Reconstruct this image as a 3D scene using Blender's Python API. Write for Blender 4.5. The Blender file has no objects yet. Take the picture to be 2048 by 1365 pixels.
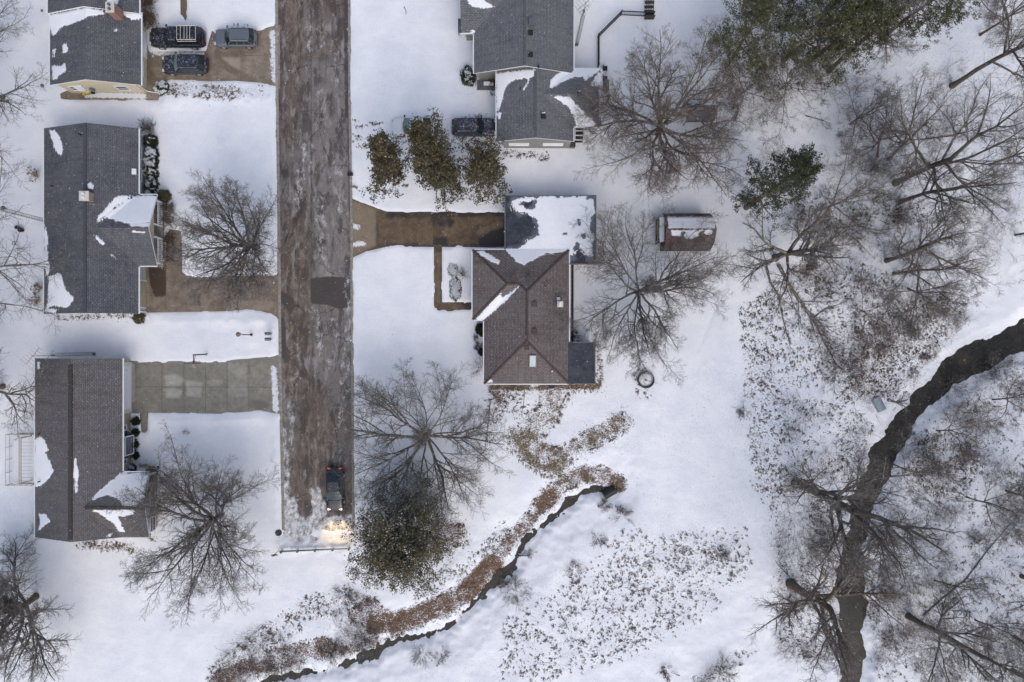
import bpy, bmesh, math, random
import numpy as np
from mathutils import Vector, Matrix

random.seed(7)
scene = bpy.context.scene
COL = scene.collection
CAMH = 73.0
PPM = 19.0          # pixels of the 2048 px photograph per metre at ground level

# ------------------------------------------------------------------ coordinates
def W(X, Y, z=0.0):
    """point at height z seen at photo pixel X, Y"""
    k = (CAMH - z) / CAMH / PPM
    return ((X - 1024.0) * k, (682.5 - Y) * k, z)

def PXY(x, y, z):
    k = PPM * CAMH / (CAMH - z)
    return 1024.0 + x * k, 682.5 - y * k

# ------------------------------------------------------------------ noise and distance helpers
def _hash(ix, iy, seed):
    h = (ix.astype(np.int64) * 374761393 + iy.astype(np.int64) * 668265263 + seed * 1274126177) & 0x7fffffff
    h = ((h ^ (h >> 13)) * 1103515245) & 0x7fffffff
    h = ((h ^ (h >> 16)) * 12820163) & 0x7fffffff
    return (h & 0xffff) / 65535.0

def vnoise(x, y, seed=0):
    x = np.asarray(x, float); y = np.asarray(y, float)
    ix = np.floor(x); iy = np.floor(y)
    fx = x - ix; fy = y - iy
    fx = fx * fx * (3 - 2 * fx); fy = fy * fy * (3 - 2 * fy)
    a = _hash(ix, iy, seed); b = _hash(ix + 1, iy, seed)
    c = _hash(ix, iy + 1, seed); d = _hash(ix + 1, iy + 1, seed)
    return (a * (1 - fx) + b * fx) * (1 - fy) + (c * (1 - fx) + d * fx) * fy

def fbm(x, y, seed=0, oct=3):
    s = 0; a = 0.5; t = 0
    for o in range(oct):
        s = s + a * vnoise(x * 2 ** o, y * 2 ** o, seed + o * 17); t += a; a *= 0.5
    return s / t

def sd_poly(px, py, poly):
    """signed distance, positive inside"""
    px = np.asarray(px, float); py = np.asarray(py, float)
    n = len(poly)
    d = np.full(px.shape, 1e18); s = np.ones(px.shape)
    for i in range(n):
        ax, ay = poly[i]; bx, by = poly[i - 1]
        ex, ey = bx - ax, by - ay
        wx, wy = px - ax, py - ay
        t = np.clip((wx * ex + wy * ey) / max(ex * ex + ey * ey, 1e-9), 0, 1)
        qx, qy = wx - ex * t, wy - ey * t
        d = np.minimum(d, qx * qx + qy * qy)
        c1 = py >= ay; c2 = py < by; c3 = ex * wy > ey * wx
        flip = (c1 & c2 & c3) | (~c1 & ~c2 & ~c3)
        s = np.where(flip, -s, s)
    return -s * np.sqrt(d)

def d_line(px, py, pts, widths=None):
    """distance to a polyline, minus its half width"""
    px = np.asarray(px, float); py = np.asarray(py, float)
    best = np.full(px.shape, 1e9)
    for i in range(len(pts) - 1):
        ax, ay = pts[i][:2]; bx, by = pts[i + 1][:2]
        ex, ey = bx - ax, by - ay
        t = np.clip(((px - ax) * ex + (py - ay) * ey) / max(ex * ex + ey * ey, 1e-9), 0, 1)
        d = np.hypot(px - ax - ex * t, py - ay - ey * t)
        if widths is not None:
            d = d - (widths[i] * (1 - t) + widths[i + 1] * t)
        best = np.minimum(best, d)
    return best

def sstep(a, b, v):
    t = np.clip((v - a) / (b - a), 0, 1)
    return t * t * (3 - 2 * t)

# ------------------------------------------------------------------ objects
def tag(o, label=None, cat=None, group=None, kind=None):
    if label: o['label'] = label
    if cat: o['category'] = cat
    if group: o['group'] = group
    if kind: o['kind'] = kind
    return o

def thing(name, label, cat, loc=(0, 0, 0), rz=0.0, group=None):
    o = bpy.data.objects.new(name, None)
    o.empty_display_size = 0.3
    COL.objects.link(o)
    o.location = loc; o.rotation_euler = (0, 0, rz)
    return tag(o, label, cat, group)

def link_mesh(name, me, mat, parent=None, loc=None):
    o = bpy.data.objects.new(name, me)
    if mat is not None: me.materials.append(mat)
    COL.objects.link(o)
    if parent is not None: o.parent = parent
    if loc is not None: o.location = loc
    return o

def mesh_np(name, verts, faces, smooth=False, attrs=None):
    """faces: int array (n,k), all the same size"""
    me = bpy.data.meshes.new(name)
    verts = np.ascontiguousarray(verts, dtype=np.float32)
    faces = np.ascontiguousarray(faces, dtype=np.int32)
    n, k = faces.shape
    me.vertices.add(len(verts)); me.vertices.foreach_set('co', verts.ravel())
    me.loops.add(n * k); me.loops.foreach_set('vertex_index', faces.ravel())
    me.polygons.add(n)
    me.polygons.foreach_set('loop_start', np.arange(0, n * k, k, dtype=np.int32))
    me.polygons.foreach_set('loop_total', np.full(n, k, dtype=np.int32))
    me.polygons.foreach_set('use_smooth', np.full(n, smooth, dtype=bool))
    for an, av in (attrs or {}).items():
        a = me.attributes.new(an, 'FLOAT', 'POINT')
        a.data.foreach_set('value', np.ascontiguousarray(av, dtype=np.float32))
    me.update(calc_edges=True)
    return me

class MB:
    """collects boxes, tubes and polygons; build() links them as ONE mesh object"""
    def __init__(s): s.v = []; s.f = []
    def poly(s, pts):
        b = len(s.v); s.v += [tuple(p) for p in pts]; s.f.append(tuple(range(b, b + len(pts)))); return s
    def box(s, c, d, rz=0.0):
        b = len(s.v); cs, sn = math.cos(rz), math.sin(rz)
        for dz in (-.5, .5):
            for dx, dy in ((-.5, -.5), (.5, -.5), (.5, .5), (-.5, .5)):
                x, y = dx * d[0], dy * d[1]
                s.v.append((c[0] + x * cs - y * sn, c[1] + x * sn + y * cs, c[2] + dz * d[2]))
        for q in ((0, 3, 2, 1), (4, 5, 6, 7), (0, 1, 5, 4), (1, 2, 6, 5), (2, 3, 7, 6), (3, 0, 4, 7)):
            s.f.append(tuple(b + i for i in q))
        return s
    def box2(s, x0, x1, y0, y1, z0, z1):
        return s.box(((x0 + x1) / 2, (y0 + y1) / 2, (z0 + z1) / 2), (abs(x1 - x0), abs(y1 - y0), abs(z1 - z0)))
    def tube(s, p0, p1, r0, r1=None, n=6, caps=True):
        r1 = r0 if r1 is None else r1
        p0 = Vector(p0); p1 = Vector(p1); d = (p1 - p0).normalized()
        ref = Vector((0, 0, 1)) if abs(d.z) < 0.9 else Vector((1, 0, 0))
        u = d.cross(ref).normalized(); w = d.cross(u)
        b = len(s.v)
        for p, r in ((p0, r0), (p1, r1)):
            for i in range(n):
                a = 2 * math.pi * i / n
                s.v.append(tuple(p + u * (r * math.cos(a)) + w * (r * math.sin(a))))
        for i in range(n):
            j = (i + 1) % n
            s.f.append((b + i, b + j, b + n + j, b + n + i))
        if caps:
            s.f.append(tuple(b + n - 1 - i for i in range(n))); s.f.append(tuple(b + n + i for i in range(n)))
        return s
    def path(s, pts, r, n=6):
        for a, c in zip(pts[:-1], pts[1:]): s.tube(a, c, r, r, n)
        return s
    def lathe(s, c, prof, n=16):
        """prof: list of (radius, z) bottom to top"""
        b = len(s.v)
        for r, z in prof:
            for i in range(n):
                a = 2 * math.pi * i / n
                s.v.append((c[0] + r * math.cos(a), c[1] + r * math.sin(a), c[2] + z))
        for k in range(len(prof) - 1):
            for i in range(n):
                j = (i + 1) % n
                s.f.append((b + k * n + i, b + k * n + j, b + (k + 1) * n + j, b + (k + 1) * n + i))
        s.f.append(tuple(b + n - 1 - i for i in range(n)))
        s.f.append(tuple(b + (len(prof) - 1) * n + i for i in range(n)))
        return s
    def build(s, name, mat, parent=None, origin=(0, 0, 0), smooth=False, loc=None):
        me = bpy.data.meshes.new(name)
        ox, oy, oz = origin
        me.from_pydata([(v[0] - ox, v[1] - oy, v[2] - oz) for v in s.v], [], s.f)
        bm = bmesh.new(); bm.from_mesh(me); bmesh.ops.recalc_face_normals(bm, faces=bm.faces); bm.to_mesh(me); bm.free()
        if smooth: me.polygons.foreach_set('use_smooth', [True] * len(me.polygons))
        me.update()
        return link_mesh(name, me, mat, parent, loc)
    def single(s, name, mat, label, cat, origin, group=None, smooth=False):
        o = s.build(name, mat, None, origin, smooth, origin)
        return tag(o, label, cat, group)

# ------------------------------------------------------------------ materials
class NT:
    def __init__(s, name):
        s.m = bpy.data.materials.new(name); s.m.use_nodes = True
        s.t = s.m.node_tree; s.n = s.t.nodes; s.l = s.t.links
        s.b = s.n['Principled BSDF']
    def node(s, t, **kw):
        n = s.n.new(t)
        for k, v in kw.items(): setattr(n, k, v)
        return n
    def set(s, sock, v):
        if hasattr(v, 'is_output') or isinstance(v, bpy.types.NodeSocket): s.l.new(v, sock)
        else: sock.default_value = v
    def pos(s): return s.node('ShaderNodeNewGeometry').outputs['Position']
    def attr(s, name): return s.node('ShaderNodeAttribute', attribute_name=name).outputs['Fac']
    def uv(s): return s.node('ShaderNodeUVMap').outputs['UV']
    def mapping(s, v, scale=(1, 1, 1), rot=(0, 0, 0)):
        m = s.node('ShaderNodeMapping'); s.set(m.inputs['Vector'], v)
        m.inputs['Scale'].default_value = scale; m.inputs['Rotation'].default_value = rot
        return m.outputs[0]
    def noise(s, v, scale, detail=4, rough=0.55, dist=0.0):
        n = s.node('ShaderNodeTexNoise'); s.set(n.inputs['Vector'], v)
        n.inputs['Scale'].default_value = scale; n.inputs['Detail'].default_value = detail
        n.inputs['Roughness'].default_value = rough; n.inputs['Distortion'].default_value = dist
        return n.outputs['Fac']
    def math(s, op, a, b=0.0, clamp=False):
        n = s.node('ShaderNodeMath', operation=op); n.use_clamp = clamp
        s.set(n.inputs[0], a); s.set(n.inputs[1], b); return n.outputs[0]
    def rng(s, v, a, b, c=0.0, d=1.0, smooth=False):
        n = s.node('ShaderNodeMapRange'); n.interpolation_type = 'SMOOTHSTEP' if smooth else 'LINEAR'
        s.set(n.inputs['Value'], v)
        for k, q in zip(('From Min', 'From Max', 'To Min', 'To Max'), (a, b, c, d)): s.set(n.inputs[k], q)
        return n.outputs['Result']
    def mix(s, f, a, b):
        n = s.node('ShaderNodeMix', data_type='RGBA')
        s.set(n.inputs[0], f)
        s.set(n.inputs[6], a if not isinstance(a, tuple) else (*a[:3], 1)); s.set(n.inputs[7], b if not isinstance(b, tuple) else (*b[:3], 1))
        return n.outputs[2]
    def bump(s, h, strength=0.3, dist=0.02):
        n = s.node('ShaderNodeBump'); n.inputs['Strength'].default_value = strength; n.inputs['Distance'].default_value = dist
        s.set(n.inputs['Height'], h); s.set(s.b.inputs['Normal'], n.outputs[0])
    def done(s, col=None, rough=0.8, spec=0.3, metal=0.0):
        if col is not None: s.set(s.b.inputs['Base Color'], (*col, 1) if isinstance(col, tuple) else col)
        s.set(s.b.inputs['Roughness'], rough); s.b.inputs['Specular IOR Level'].default_value = spec
        s.b.inputs['Metallic'].default_value = metal
        return s.m

def plain(name, c, rough=0.7, var=0.12, scale=6.0, spec=0.3, metal=0.0):
    n = NT(name); f = n.noise(n.pos(), scale, 4)
    a = tuple(x * (1 - var) for x in c); b = tuple(min(1, x * (1 + var)) for x in c)
    return n.done(n.mix(n.rng(f, .3, .7), a, b), rough, spec, metal)

SNOW = (0.80, 0.815, 0.85)
def snow_col(n, f=None):
    p = n.pos(); a = n.noise(p, 0.35, 3); b = n.noise(p, 7.0, 4)
    v = n.math('ADD', n.math('MULTIPLY', a, .6), n.math('MULTIPLY', b, .4))
    return n.mix(n.rng(v, .37, .63), (0.735, 0.75, 0.80), (0.85, 0.86, 0.88))

def mat_ground():
    n = NT('snow_ground'); p = n.pos()
    n1 = n.noise(n.mapping(p, (1, 1.5, 1), (0, 0, .6)), 4.2, 5, .6, .5); n2 = n.noise(n.mapping(p, (1, 1.9, 1), (0, 0, .6)), 13.0, 3, .6, .6)
    v = n.math('ADD', n.math('MULTIPLY', n1, .5), n.math('MULTIPLY', n2, .5))
    d = n.attr('litter')
    th = n.math('SUBTRACT', .745, n.math('MULTIPLY', d, .36))
    fac = n.rng(n.math('SUBTRACT', v, th), 0, .03)
    n3 = n.noise(n.mapping(p, (1, 1.4, 1), (0, 0, .5)), 9.5, 2, .5, .3)
    th3 = n.math('SUBTRACT', .81, n.math('MULTIPLY', d, .36))
    fac = n.math('MAXIMUM', fac, n.rng(n.math('SUBTRACT', n3, th3), 0, .025))
    lv = n.noise(p, 5.0, 4, .7)
    brown = n.mix(n.rng(lv, .35, .65), (0.06, 0.04, 0.03), (0.21, 0.13, 0.09))
    olive = n.mix(n.rng(lv, .35, .65), (0.075, 0.058, 0.03), (0.23, 0.175, 0.095))
    dark = n.mix(n.rng(lv, .35, .65), (0.05, 0.045, 0.038), (0.15, 0.125, 0.10))
    lc = n.mix(n.attr('olive'), n.mix(n.attr('brown'), dark, brown), olive)
    sc = snow_col(n)
    n.bump(n.math('ADD', n.math('MULTIPLY', n.noise(p, 1.6, 6, .6), .6), n.math('MULTIPLY', n.noise(p, 9.0, 4), .35)), .75, .10)
    return n.done(n.mix(fac, sc, lc), n.mix(fac, (.55,) * 3, (.9,) * 3), .25)

def mat_road():
    n = NT('road_surface'); p = n.pos()
    st = n.noise(n.mapping(p, (1.3, .16, 1)), 1.6, 6, .65, .4)
    bl = n.noise(p, .55, 6, .65, .5); fine = n.noise(p, 7.0, 5, .7)
    md = n.noise(n.mapping(p, (1, .55, 1)), 1.9, 6, .68, .15)
    v = n.math('ADD', n.math('MULTIPLY', st, .35), n.math('ADD', n.math('MULTIPLY', bl, .3), n.math('MULTIPLY', md, .35)))
    c = n.mix(n.rng(v, .42, .58), (0.065, 0.047, 0.037), (0.245, 0.198, 0.165))
    c = n.mix(n.rng(n.noise(p, .23, 5, .6), .42, .6), c, n.mix(n.rng(v, .4, .6), (.085, .062, .05), (.185, .145, .12)))
    c = n.mix(n.math('MULTIPLY', n.attr('grey'), .75), c, n.mix(n.rng(v, .38, .62), (0.17, 0.155, 0.15), (0.30, 0.28, 0.27)))
    c = n.mix(n.rng(fine, .48, .70, 0, .65), c, (0.05, 0.04, 0.036))
    c = n.mix(n.rng(n.noise(n.mapping(p, (1, .4, 1)), .8, 7, .68, .15), .51, .58, 0, .7), c, (0.052, 0.040, 0.034))
    c = n.mix(n.rng(n.noise(n.mapping(p, (1, .3, 1), (0, 0, .03)), 1.1, 6, .66, .1), .55, .63, 0, .5), c, (0.36, 0.34, 0.33))
    crk = n.node('ShaderNodeTexVoronoi', feature='DISTANCE_TO_EDGE'); n.set(crk.inputs['Vector'], n.mapping(p, (.55, .3, 1))); crk.inputs['Scale'].default_value = .9; crk.inputs['Randomness'].default_value = 1.0
    c = n.mix(n.math('MULTIPLY', n.rng(n.math('ADD', crk.outputs['Distance'], n.math('MULTIPLY', n.math('SUBTRACT', md, .5), .06)), .004, .018, .7, 0), n.rng(bl, .45, .55)), c, (.03, .026, .024))
    wet = n.attr('wet')
    c = n.mix(n.rng(n.math('ADD', wet, n.math('MULTIPLY', n.math('SUBTRACT', bl, .5), .9)), .3, .6), c, n.mix(n.rng(fine, .3, .7), (.045, .038, .036), (.085, .072, .066)))
    ice = n.attr('ice')
    iv = n.math('ADD', n.math('ADD', ice, n.math('MULTIPLY', n.math('SUBTRACT', md, .5), 2.2)), n.math('MULTIPLY', n.math('SUBTRACT', fine, .5), 1.3))
    n2 = n.mix(n.rng(n.noise(p, 2.2, 5), .35, .65), (0.42, 0.42, 0.43), (0.78, 0.79, 0.81))
    c = n.mix(n.rng(iv, .42, .95), c, n2)
    n.bump(fine, .35, .03)
    return n.done(c, n.rng(bl, .35, .65, .45, .8), .4)

def mat_concrete(name, c0, c1, dark, pale):
    n = NT(name); p = n.pos()
    bl = n.noise(p, .7, 6, .65, .4); fine = n.noise(p, 9.0, 4, .7)
    c = n.mix(n.rng(bl, .36, .64), c0, c1)
    c = n.mix(n.rng(n.noise(p, 1.6, 7, .7), .48, .62, 0, .6), c, tuple(x * .72 for x in c0))
    c = n.mix(n.rng(n.noise(p, 1.0, 7, .7), .54, .68, 0, .5), c, tuple(min(1, x * 1.25) for x in c1))
    c = n.mix(n.rng(fine, .48, .72, 0, .45), c, tuple(x * .45 for x in c0))
    wet = n.math('ADD', n.attr('wet'), n.math('MULTIPLY', n.math('SUBTRACT', n.noise(p, 1.3, 5, .6), .5), .9))
    c = n.mix(n.rng(wet, .35, .7), c, dark)
    pa = n.math('ADD', n.attr('pale'), n.math('MULTIPLY', n.math('SUBTRACT', n.noise(p, 1.1, 5, .6), .5), .7))
    c = n.mix(n.rng(pa, .35, .85, 0, .8), c, pale)
    ice = n.math('ADD', n.attr('ice'), n.math('MULTIPLY', n.math('SUBTRACT', n.noise(p, 3.0, 5, .65), .5), 1.6))
    c = n.mix(n.rng(ice, .45, .7), c, (0.70, 0.715, 0.74))
    c = n.mix(n.attr('joint'), c, tuple(x * .35 for x in c0))
    n.bump(fine, .2, .015)
    return n.done(c, n.rng(wet, .3, .7, .75, .35), .4)

def mat_roof(name, c0, c1, c2, course=.16, streak=.28):
    n = NT(name); uv = n.uv(); p = n.pos()
    c0, c1, c2 = (tuple(x * 1.18 for x in q) for q in (c0, c1, c2))
    br = n.node('ShaderNodeTexBrick'); n.set(br.inputs['Vector'], uv)
    br.inputs['Scale'].default_value = 1.0; br.inputs['Brick Width'].default_value = .33; br.inputs['Row Height'].default_value = course
    br.inputs['Mortar Size'].default_value = .03; br.inputs['Mortar Smooth'].default_value = .3
    br.inputs['Color1'].default_value = (*c0, 1); br.inputs['Color2'].default_value = (*c1, 1)
    br.inputs['Mortar'].default_value = (*[x * .38 for x in c0], 1); br.inputs['Bias'].default_value = -.1
    big = n.noise(p, .35, 5, .6, .5); fine = n.noise(p, 16, 3, .7)
    c = n.mix(n.rng(big, .38, .62, 0, .55), br.outputs['Color'], c2)
    c = n.mix(n.rng(fine, .42, .72, 0, streak), c, tuple(min(1, x * 2.1 + .03) for x in c1))
    dust = n.noise(n.mapping(p, (1, 1, 1), (0, 0, .5)), 5.5, 5, .75)
    c = n.mix(n.rng(dust, .54, .76, 0, .35), c, (.5, .51, .55))
    run = n.noise(n.mapping(uv, (2.2, .25, 1)), 1.0, 4, .65)
    c = n.mix(n.rng(run, .48, .7, 0, .4), c, tuple(x * .55 for x in c0))
    # settled snow, with edges stepping along the shingle courses
    cv = n.noise(n.mapping(uv, (1.1, 1 / course, 1)), 1.0, 2, .5)
    e = n.math('ADD', n.attr('snow'), n.math('MULTIPLY', n.math('SUBTRACT', cv, .5), .55))
    e = n.math('ADD', e, n.math('MULTIPLY', n.math('SUBTRACT', n.noise(p, 2.6, 5, .65), .5), .6))
    fac = n.rng(e, -.03, .10)
    c = n.mix(fac, c, snow_col(n))
    h = n.math('ADD', n.math('MULTIPLY', br.outputs['Fac'], -.15), n.math('MULTIPLY', n.rng(e, -.05, .35, 0, 1, True), 2.0))
    n.bump(h, .6, .03)
    return n.done(c, .8, .25)

def mat_flatroof():
    n = NT('flat_roof_membrane'); p = n.pos()
    f = n.noise(p, 1.2, 6, .6, .6); fine = n.noise(p, 12, 4, .75)
    c = n.mix(n.rng(f, .38, .62), (0.012, 0.015, 0.022), (0.036, 0.042, 0.056))
    c = n.mix(n.rng(fine, .5, .8, 0, .4), c, (.20, .22, .26))
    slush = n.math('ADD', n.attr('snow'), n.math('MULTIPLY', n.math('SUBTRACT', n.noise(p, .8, 5, .55, .3), .5), 2.2))
    c = n.mix(n.rng(slush, -.5, -.1, 0, .45), c, (.22, .25, .31))
    e = n.math('ADD', n.attr('snow'), n.math('MULTIPLY', n.math('SUBTRACT', n.noise(p, 1.1, 5, .6, .8), .5), 2.0))
    c = n.mix(n.rng(e, 0, .05), c, snow_col(n))
    n.bump(n.rng(e, -.05, .25, 0, 1, True), .5, .05)
    return n.done(c, .5, .4)

def mat_siding(name, c, pitch=.12, vertical=True):
    n = NT(name); p = n.pos()
    sep = n.node('ShaderNodeSeparateXYZ'); n.set(sep.inputs[0], p)
    fr = n.math('FRACT', n.math('DIVIDE', sep.outputs['Z'], pitch))
    v = n.noise(p, 3, 4)
    col = n.mix(n.rng(v, .3, .7), tuple(x * .92 for x in c), c)
    col = n.mix(n.rng(fr, 0, .16, .5, 0), col, tuple(x * .45 for x in c))
    n.bump(fr, .5, .02)
    return n.done(col, .6, .3)

def mat_brick(name, c0, c1, mort, w=.22, h=.075):
    n = NT(name); p = n.pos()
    sep = n.node('ShaderNodeSeparateXYZ'); n.set(sep.inputs[0], p)
    cb = n.node('ShaderNodeCombineXYZ'); n.set(cb.inputs[0], n.math('ADD', sep.outputs['X'], sep.outputs['Y'])); n.set(cb.inputs[1], sep.outputs['Z'])
    br = n.node('ShaderNodeTexBrick'); n.set(br.inputs['Vector'], cb.outputs[0]); br.inputs['Scale'].default_value = 1
    br.inputs['Brick Width'].default_value = w; br.inputs['Row Height'].default_value = h; br.inputs['Mortar Size'].default_value = .01
    br.inputs['Color1'].default_value = (*c0, 1); br.inputs['Color2'].default_value = (*c1, 1); br.inputs['Mortar'].default_value = (*mort, 1)
    f = n.noise(p, 4, 4)
    c = n.mix(n.rng(f, .35, .65, 0, .35), br.outputs['Color'], tuple(x * .6 for x in c0))
    n.bump(br.outputs['Fac'], -.4, .01)
    return n.done(c, .85, .2)

def mat_bark(name, c0, c1):
    n = NT(name); p = n.pos()
    f = n.noise(n.mapping(p, (1, 1, .35)), 9, 5, .7); g = n.noise(p, 1.1, 3)
    c = n.mix(n.rng(f, .35, .65), c0, c1)
    c = n.mix(n.rng(g, .5, .7, 0, .4), c, (0.075, 0.078, 0.045))
    sep = n.node('ShaderNodeSeparateXYZ'); n.set(sep.inputs[0], n.node('ShaderNodeNewGeometry').outputs['Normal'])
    sn = n.math('MULTIPLY', n.rng(sep.outputs['Z'], .55, .95), n.rng(n.noise(p, 3.0, 4, .6), .52, .6))
    c = n.mix(n.math('MULTIPLY', sn, .5), c, (.72, .74, .77))
    n.bump(f, .6, .03)
    return n.done(c, .9, .15)

def mat_leaf(name, stops, rough=.75):
    n = NT(name); t = n.attr('tone')
    r = n.node('ShaderNodeValToRGB'); n.set(r.inputs[0], t)
    el = r.color_ramp.elements
    el[0].position = stops[0][0]; el[0].color = (*stops[0][1], 1)
    el[1].position = stops[-1][0]; el[1].color = (*stops[-1][1], 1)
    for pz, c in stops[1:-1]:
        e = el.new(pz); e.color = (*c, 1)
    return n.done(r.outputs[0], rough, .2)

def mat_paint(name, c, dust=.5, rough=.25):
    n = NT(name); p = n.pos()
    f = n.noise(p, 9, 6, .78, .5); g = n.noise(p, 2.2, 3)
    sep = n.node('ShaderNodeSeparateXYZ'); n.set(sep.inputs[0], n.node('ShaderNodeNewGeometry').outputs['Normal'])
    up = n.rng(sep.outputs['Z'], .55, .9)
    v = n.math('ADD', n.math('MULTIPLY', f, .75), n.math('MULTIPLY', g, .25))
    fl = n.math('MULTIPLY', n.rng(v, .66 - .16 * dust, .72 - .10 * dust), up)
    col = n.mix(n.math('MULTIPLY', fl, .85), c, (.7, .72, .76))
    m = n.done(col, n.rng(fl, 0, 1, rough, .8), .5)
    n.b.inputs['Coat Weight'].default_value = .4; n.b.inputs['Coat Roughness'].default_value = .15
    return m

def mat_water():
    n = NT('creek_water'); p = n.pos()
    f = n.noise(p, 1.0, 5, .65, .5); g = n.noise(p, 6.0, 4, .7)
    c = n.mix(n.rng(f, .35, .65), (0.012, 0.011, 0.009), (0.036, 0.032, 0.024))
    c = n.mix(n.rng(n.noise(p, .5, 4), .55, .68, 0, .6), c, (.055, .040, .026))
    n.bump(n.math('ADD', n.noise(n.mapping(p, (1, .5, 1)), 5, 4), n.math('MULTIPLY', g, .5)), .25, .03)
    return n.done(c, n.rng(g, .3, .7, .15, .4), .3)

def emis(name, c, s):
    n = NT(name); n.b.inputs['Emission Color'].default_value = (*c, 1); n.b.inputs['Emission Strength'].default_value = s
    return n.done(c, .3, .5)

M = dict(
    ground=mat_ground(), road=mat_road(), water=mat_water(),
    drive_a=mat_concrete('damp_tan_concrete', (.19, .15, .115), (.30, .245, .19), (.15, .115, .075), (.35, .30, .24)),
    drive_b=mat_concrete('damp_brown_concrete', (.16, .125, .095), (.26, .205, .16), (.07, .05, .036), (.33, .28, .22)),
    drive_c=mat_concrete('grey_concrete', (.20, .185, .155), (.255, .24, .20), (.15, .138, .115), (.44, .42, .37)),
    drive_e=mat_concrete('wet_brown_concrete', (.095, .065, .04), (.165, .115, .07), (.04, .032, .027), (.27, .215, .155)),
    kerb=plain('kerb_concrete', (.27, .25, .225), .85, .3, 3),
    roof_a=mat_roof('grey_shingles', (.065, .068, .076), (.115, .12, .13), (.09, .09, .096)),
    roof_b=mat_roof('blue_grey_shingles', (.058, .062, .074), (.104, .108, .124), (.098, .094, .096)),
    roof_c=mat_roof('brown_grey_shingles', (.085, .076, .076), (.145, .132, .13), (.085, .083, .095)),
    roof_d=mat_roof('mid_grey_shingles', (.09, .095, .104), (.15, .155, .165), (.11, .11, .115)),
    roof_e=mat_roof('red_brown_shingles', (.092, .073, .069), (.155, .128, .12), (.115, .106, .105)),
    roof_f=mat_roof('shed_brown_shingles', (.075, .05, .042), (.12, .082, .072), (.095, .06, .055)),
    ridge_e=plain('red_brown_ridge_caps', (.085, .060, .056), .85, .3, 5),
    ridge_c=plain('dark_ridge_vent', (.055, .048, .048), .85, .3, 5),
    flat=mat_flatroof(),
    cream=mat_siding('cream_siding', (.62, .55, .40)), beige=mat_siding('beige_siding', (.45, .38, .28)),
    grey_siding=mat_siding('grey_siding', (.27, .265, .25)), light_siding=mat_siding('pale_grey_siding', (.48, .49, .52)),
    brownwall=mat_brick('brown_brick_wall', (.22, .12, .085), (.30, .18, .13), (.33, .30, .27)),
    stone=mat_brick('tan_stone_wall', (.36, .29, .20), (.48, .40, .29), (.42, .38, .32), .4, .2),
    brick=mat_brick('red_brick', (.24, .095, .06), (.33, .15, .10), (.35, .32, .29)),
    tanbrick=mat_brick('tan_brick', (.32, .22, .14), (.40, .29, .2), (.4, .36, .3)),
    white=plain('white_trim', (.74, .75, .77), .5, .06), offwhite=plain('offwhite_trim', (.58, .55, .50), .6, .1),
    black=plain('black_metal', (.022, .023, .026), .5, .3), iron=plain('grey_steel', (.16, .165, .175), .45, .25, 8, .4, .5),
    darkwood=plain('weathered_dark_wood', (.065, .052, .045), .8, .35, 7), wood=plain('weathered_wood', (.22, .165, .115), .8, .3, 7),
    glass=plain('window_glass', (.045, .06, .075), .08, .2, 2, .6), paleglass=plain('pale_window_glass', (.30, .37, .42), .12, .15, 2, .6),
    carglass=plain('car_glass', (.02, .032, .034), .08, .35, 4, .6), carglass_pale=plain('frosted_car_glass', (.16, .20, .19), .3, .35, 5, .5),
    paint_black=mat_paint('black_car_paint', (.014, .016, .022), .62), paint_navy=mat_paint('dark_navy_car_paint', (.018, .02, .032), .75),
    paint_grey=mat_paint('blue_grey_car_paint', (.115, .13, .155), .12, .3), paint_char=mat_paint('charcoal_car_paint', (.022, .025, .033), .02, .22),
    paint_plum=mat_paint('dark_plum_car_paint', (.04, .036, .046), .8), paint_white=mat_paint('snowed_white_car_paint', (.72, .73, .75), .95, .5),
    tyre=plain('tyre_rubber', (.018, .018, .019), .85, .2), rim=plain('wheel_rim', (.55, .56, .58), .3, .1, 4, .5, .7),
    red=emis('red_tail_lamp', (.75, .05, .03), .3), redoff=plain('unlit_tail_lamp', (.22, .03, .025), .3, .1),
    lamp=emis('lit_headlamp', (1.0, .86, .62), 1.0), lampoff=plain('unlit_headlamp', (.5, .52, .54), .15, .1),
    bark=mat_bark('grey_brown_bark', (.068, .057, .048), (.175, .150, .124)), twig=mat_bark('twig_bark', (.11, .096, .086), (.20, .176, .157)),
    bark2=mat_bark('warm_brown_bark', (.085, .062, .047), (.185, .142, .108)), twig2=mat_bark('reddish_twig_bark', (.12, .095, .082), (.21, .172, .15)),
    snowcap=None,
)
n_ = NT('loose_snow'); n_.bump(n_.noise(n_.pos(), 6, 4), .4, .04); M['snowcap'] = n_.done(snow_col(n_), .6, .25)
M['pine'] = mat_leaf('pine_needles', [(0, (.03, .034, .018)), (.4, (.075, .082, .036)), (.75, (.125, .125, .062)), (1, (.24, .235, .18))])
M['spruce'] = mat_leaf('spruce_needles', [(0, (.018, .024, .014)), (.5, (.048, .06, .03)), (.85, (.085, .095, .055)), (1, (.22, .225, .19))])
M['oakleaf'] = mat_leaf('olive_brown_leaves', [(0, (.035, .032, .020)), (.35, (.082, .074, .040)), (.65, (.14, .115, .062)), (.9, (.21, .145, .08)), (1, (.55, .55, .53))])
M['bushleaf'] = mat_leaf('dark_bush_leaves', [(0, (.04, .04, .022)), (.4, (.10, .092, .05)), (.75, (.17, .145, .08)), (.92, (.24, .18, .11)), (1, (.6, .61, .63))])
M['shrubleaf'] = mat_leaf('shrub_leaves', [(0, (.012, .018, .010)), (.5, (.038, .05, .022)), (.8, (.08, .09, .05)), (.82, (.62, .63, .65)), (1, (.8, .81, .84))])
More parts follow.
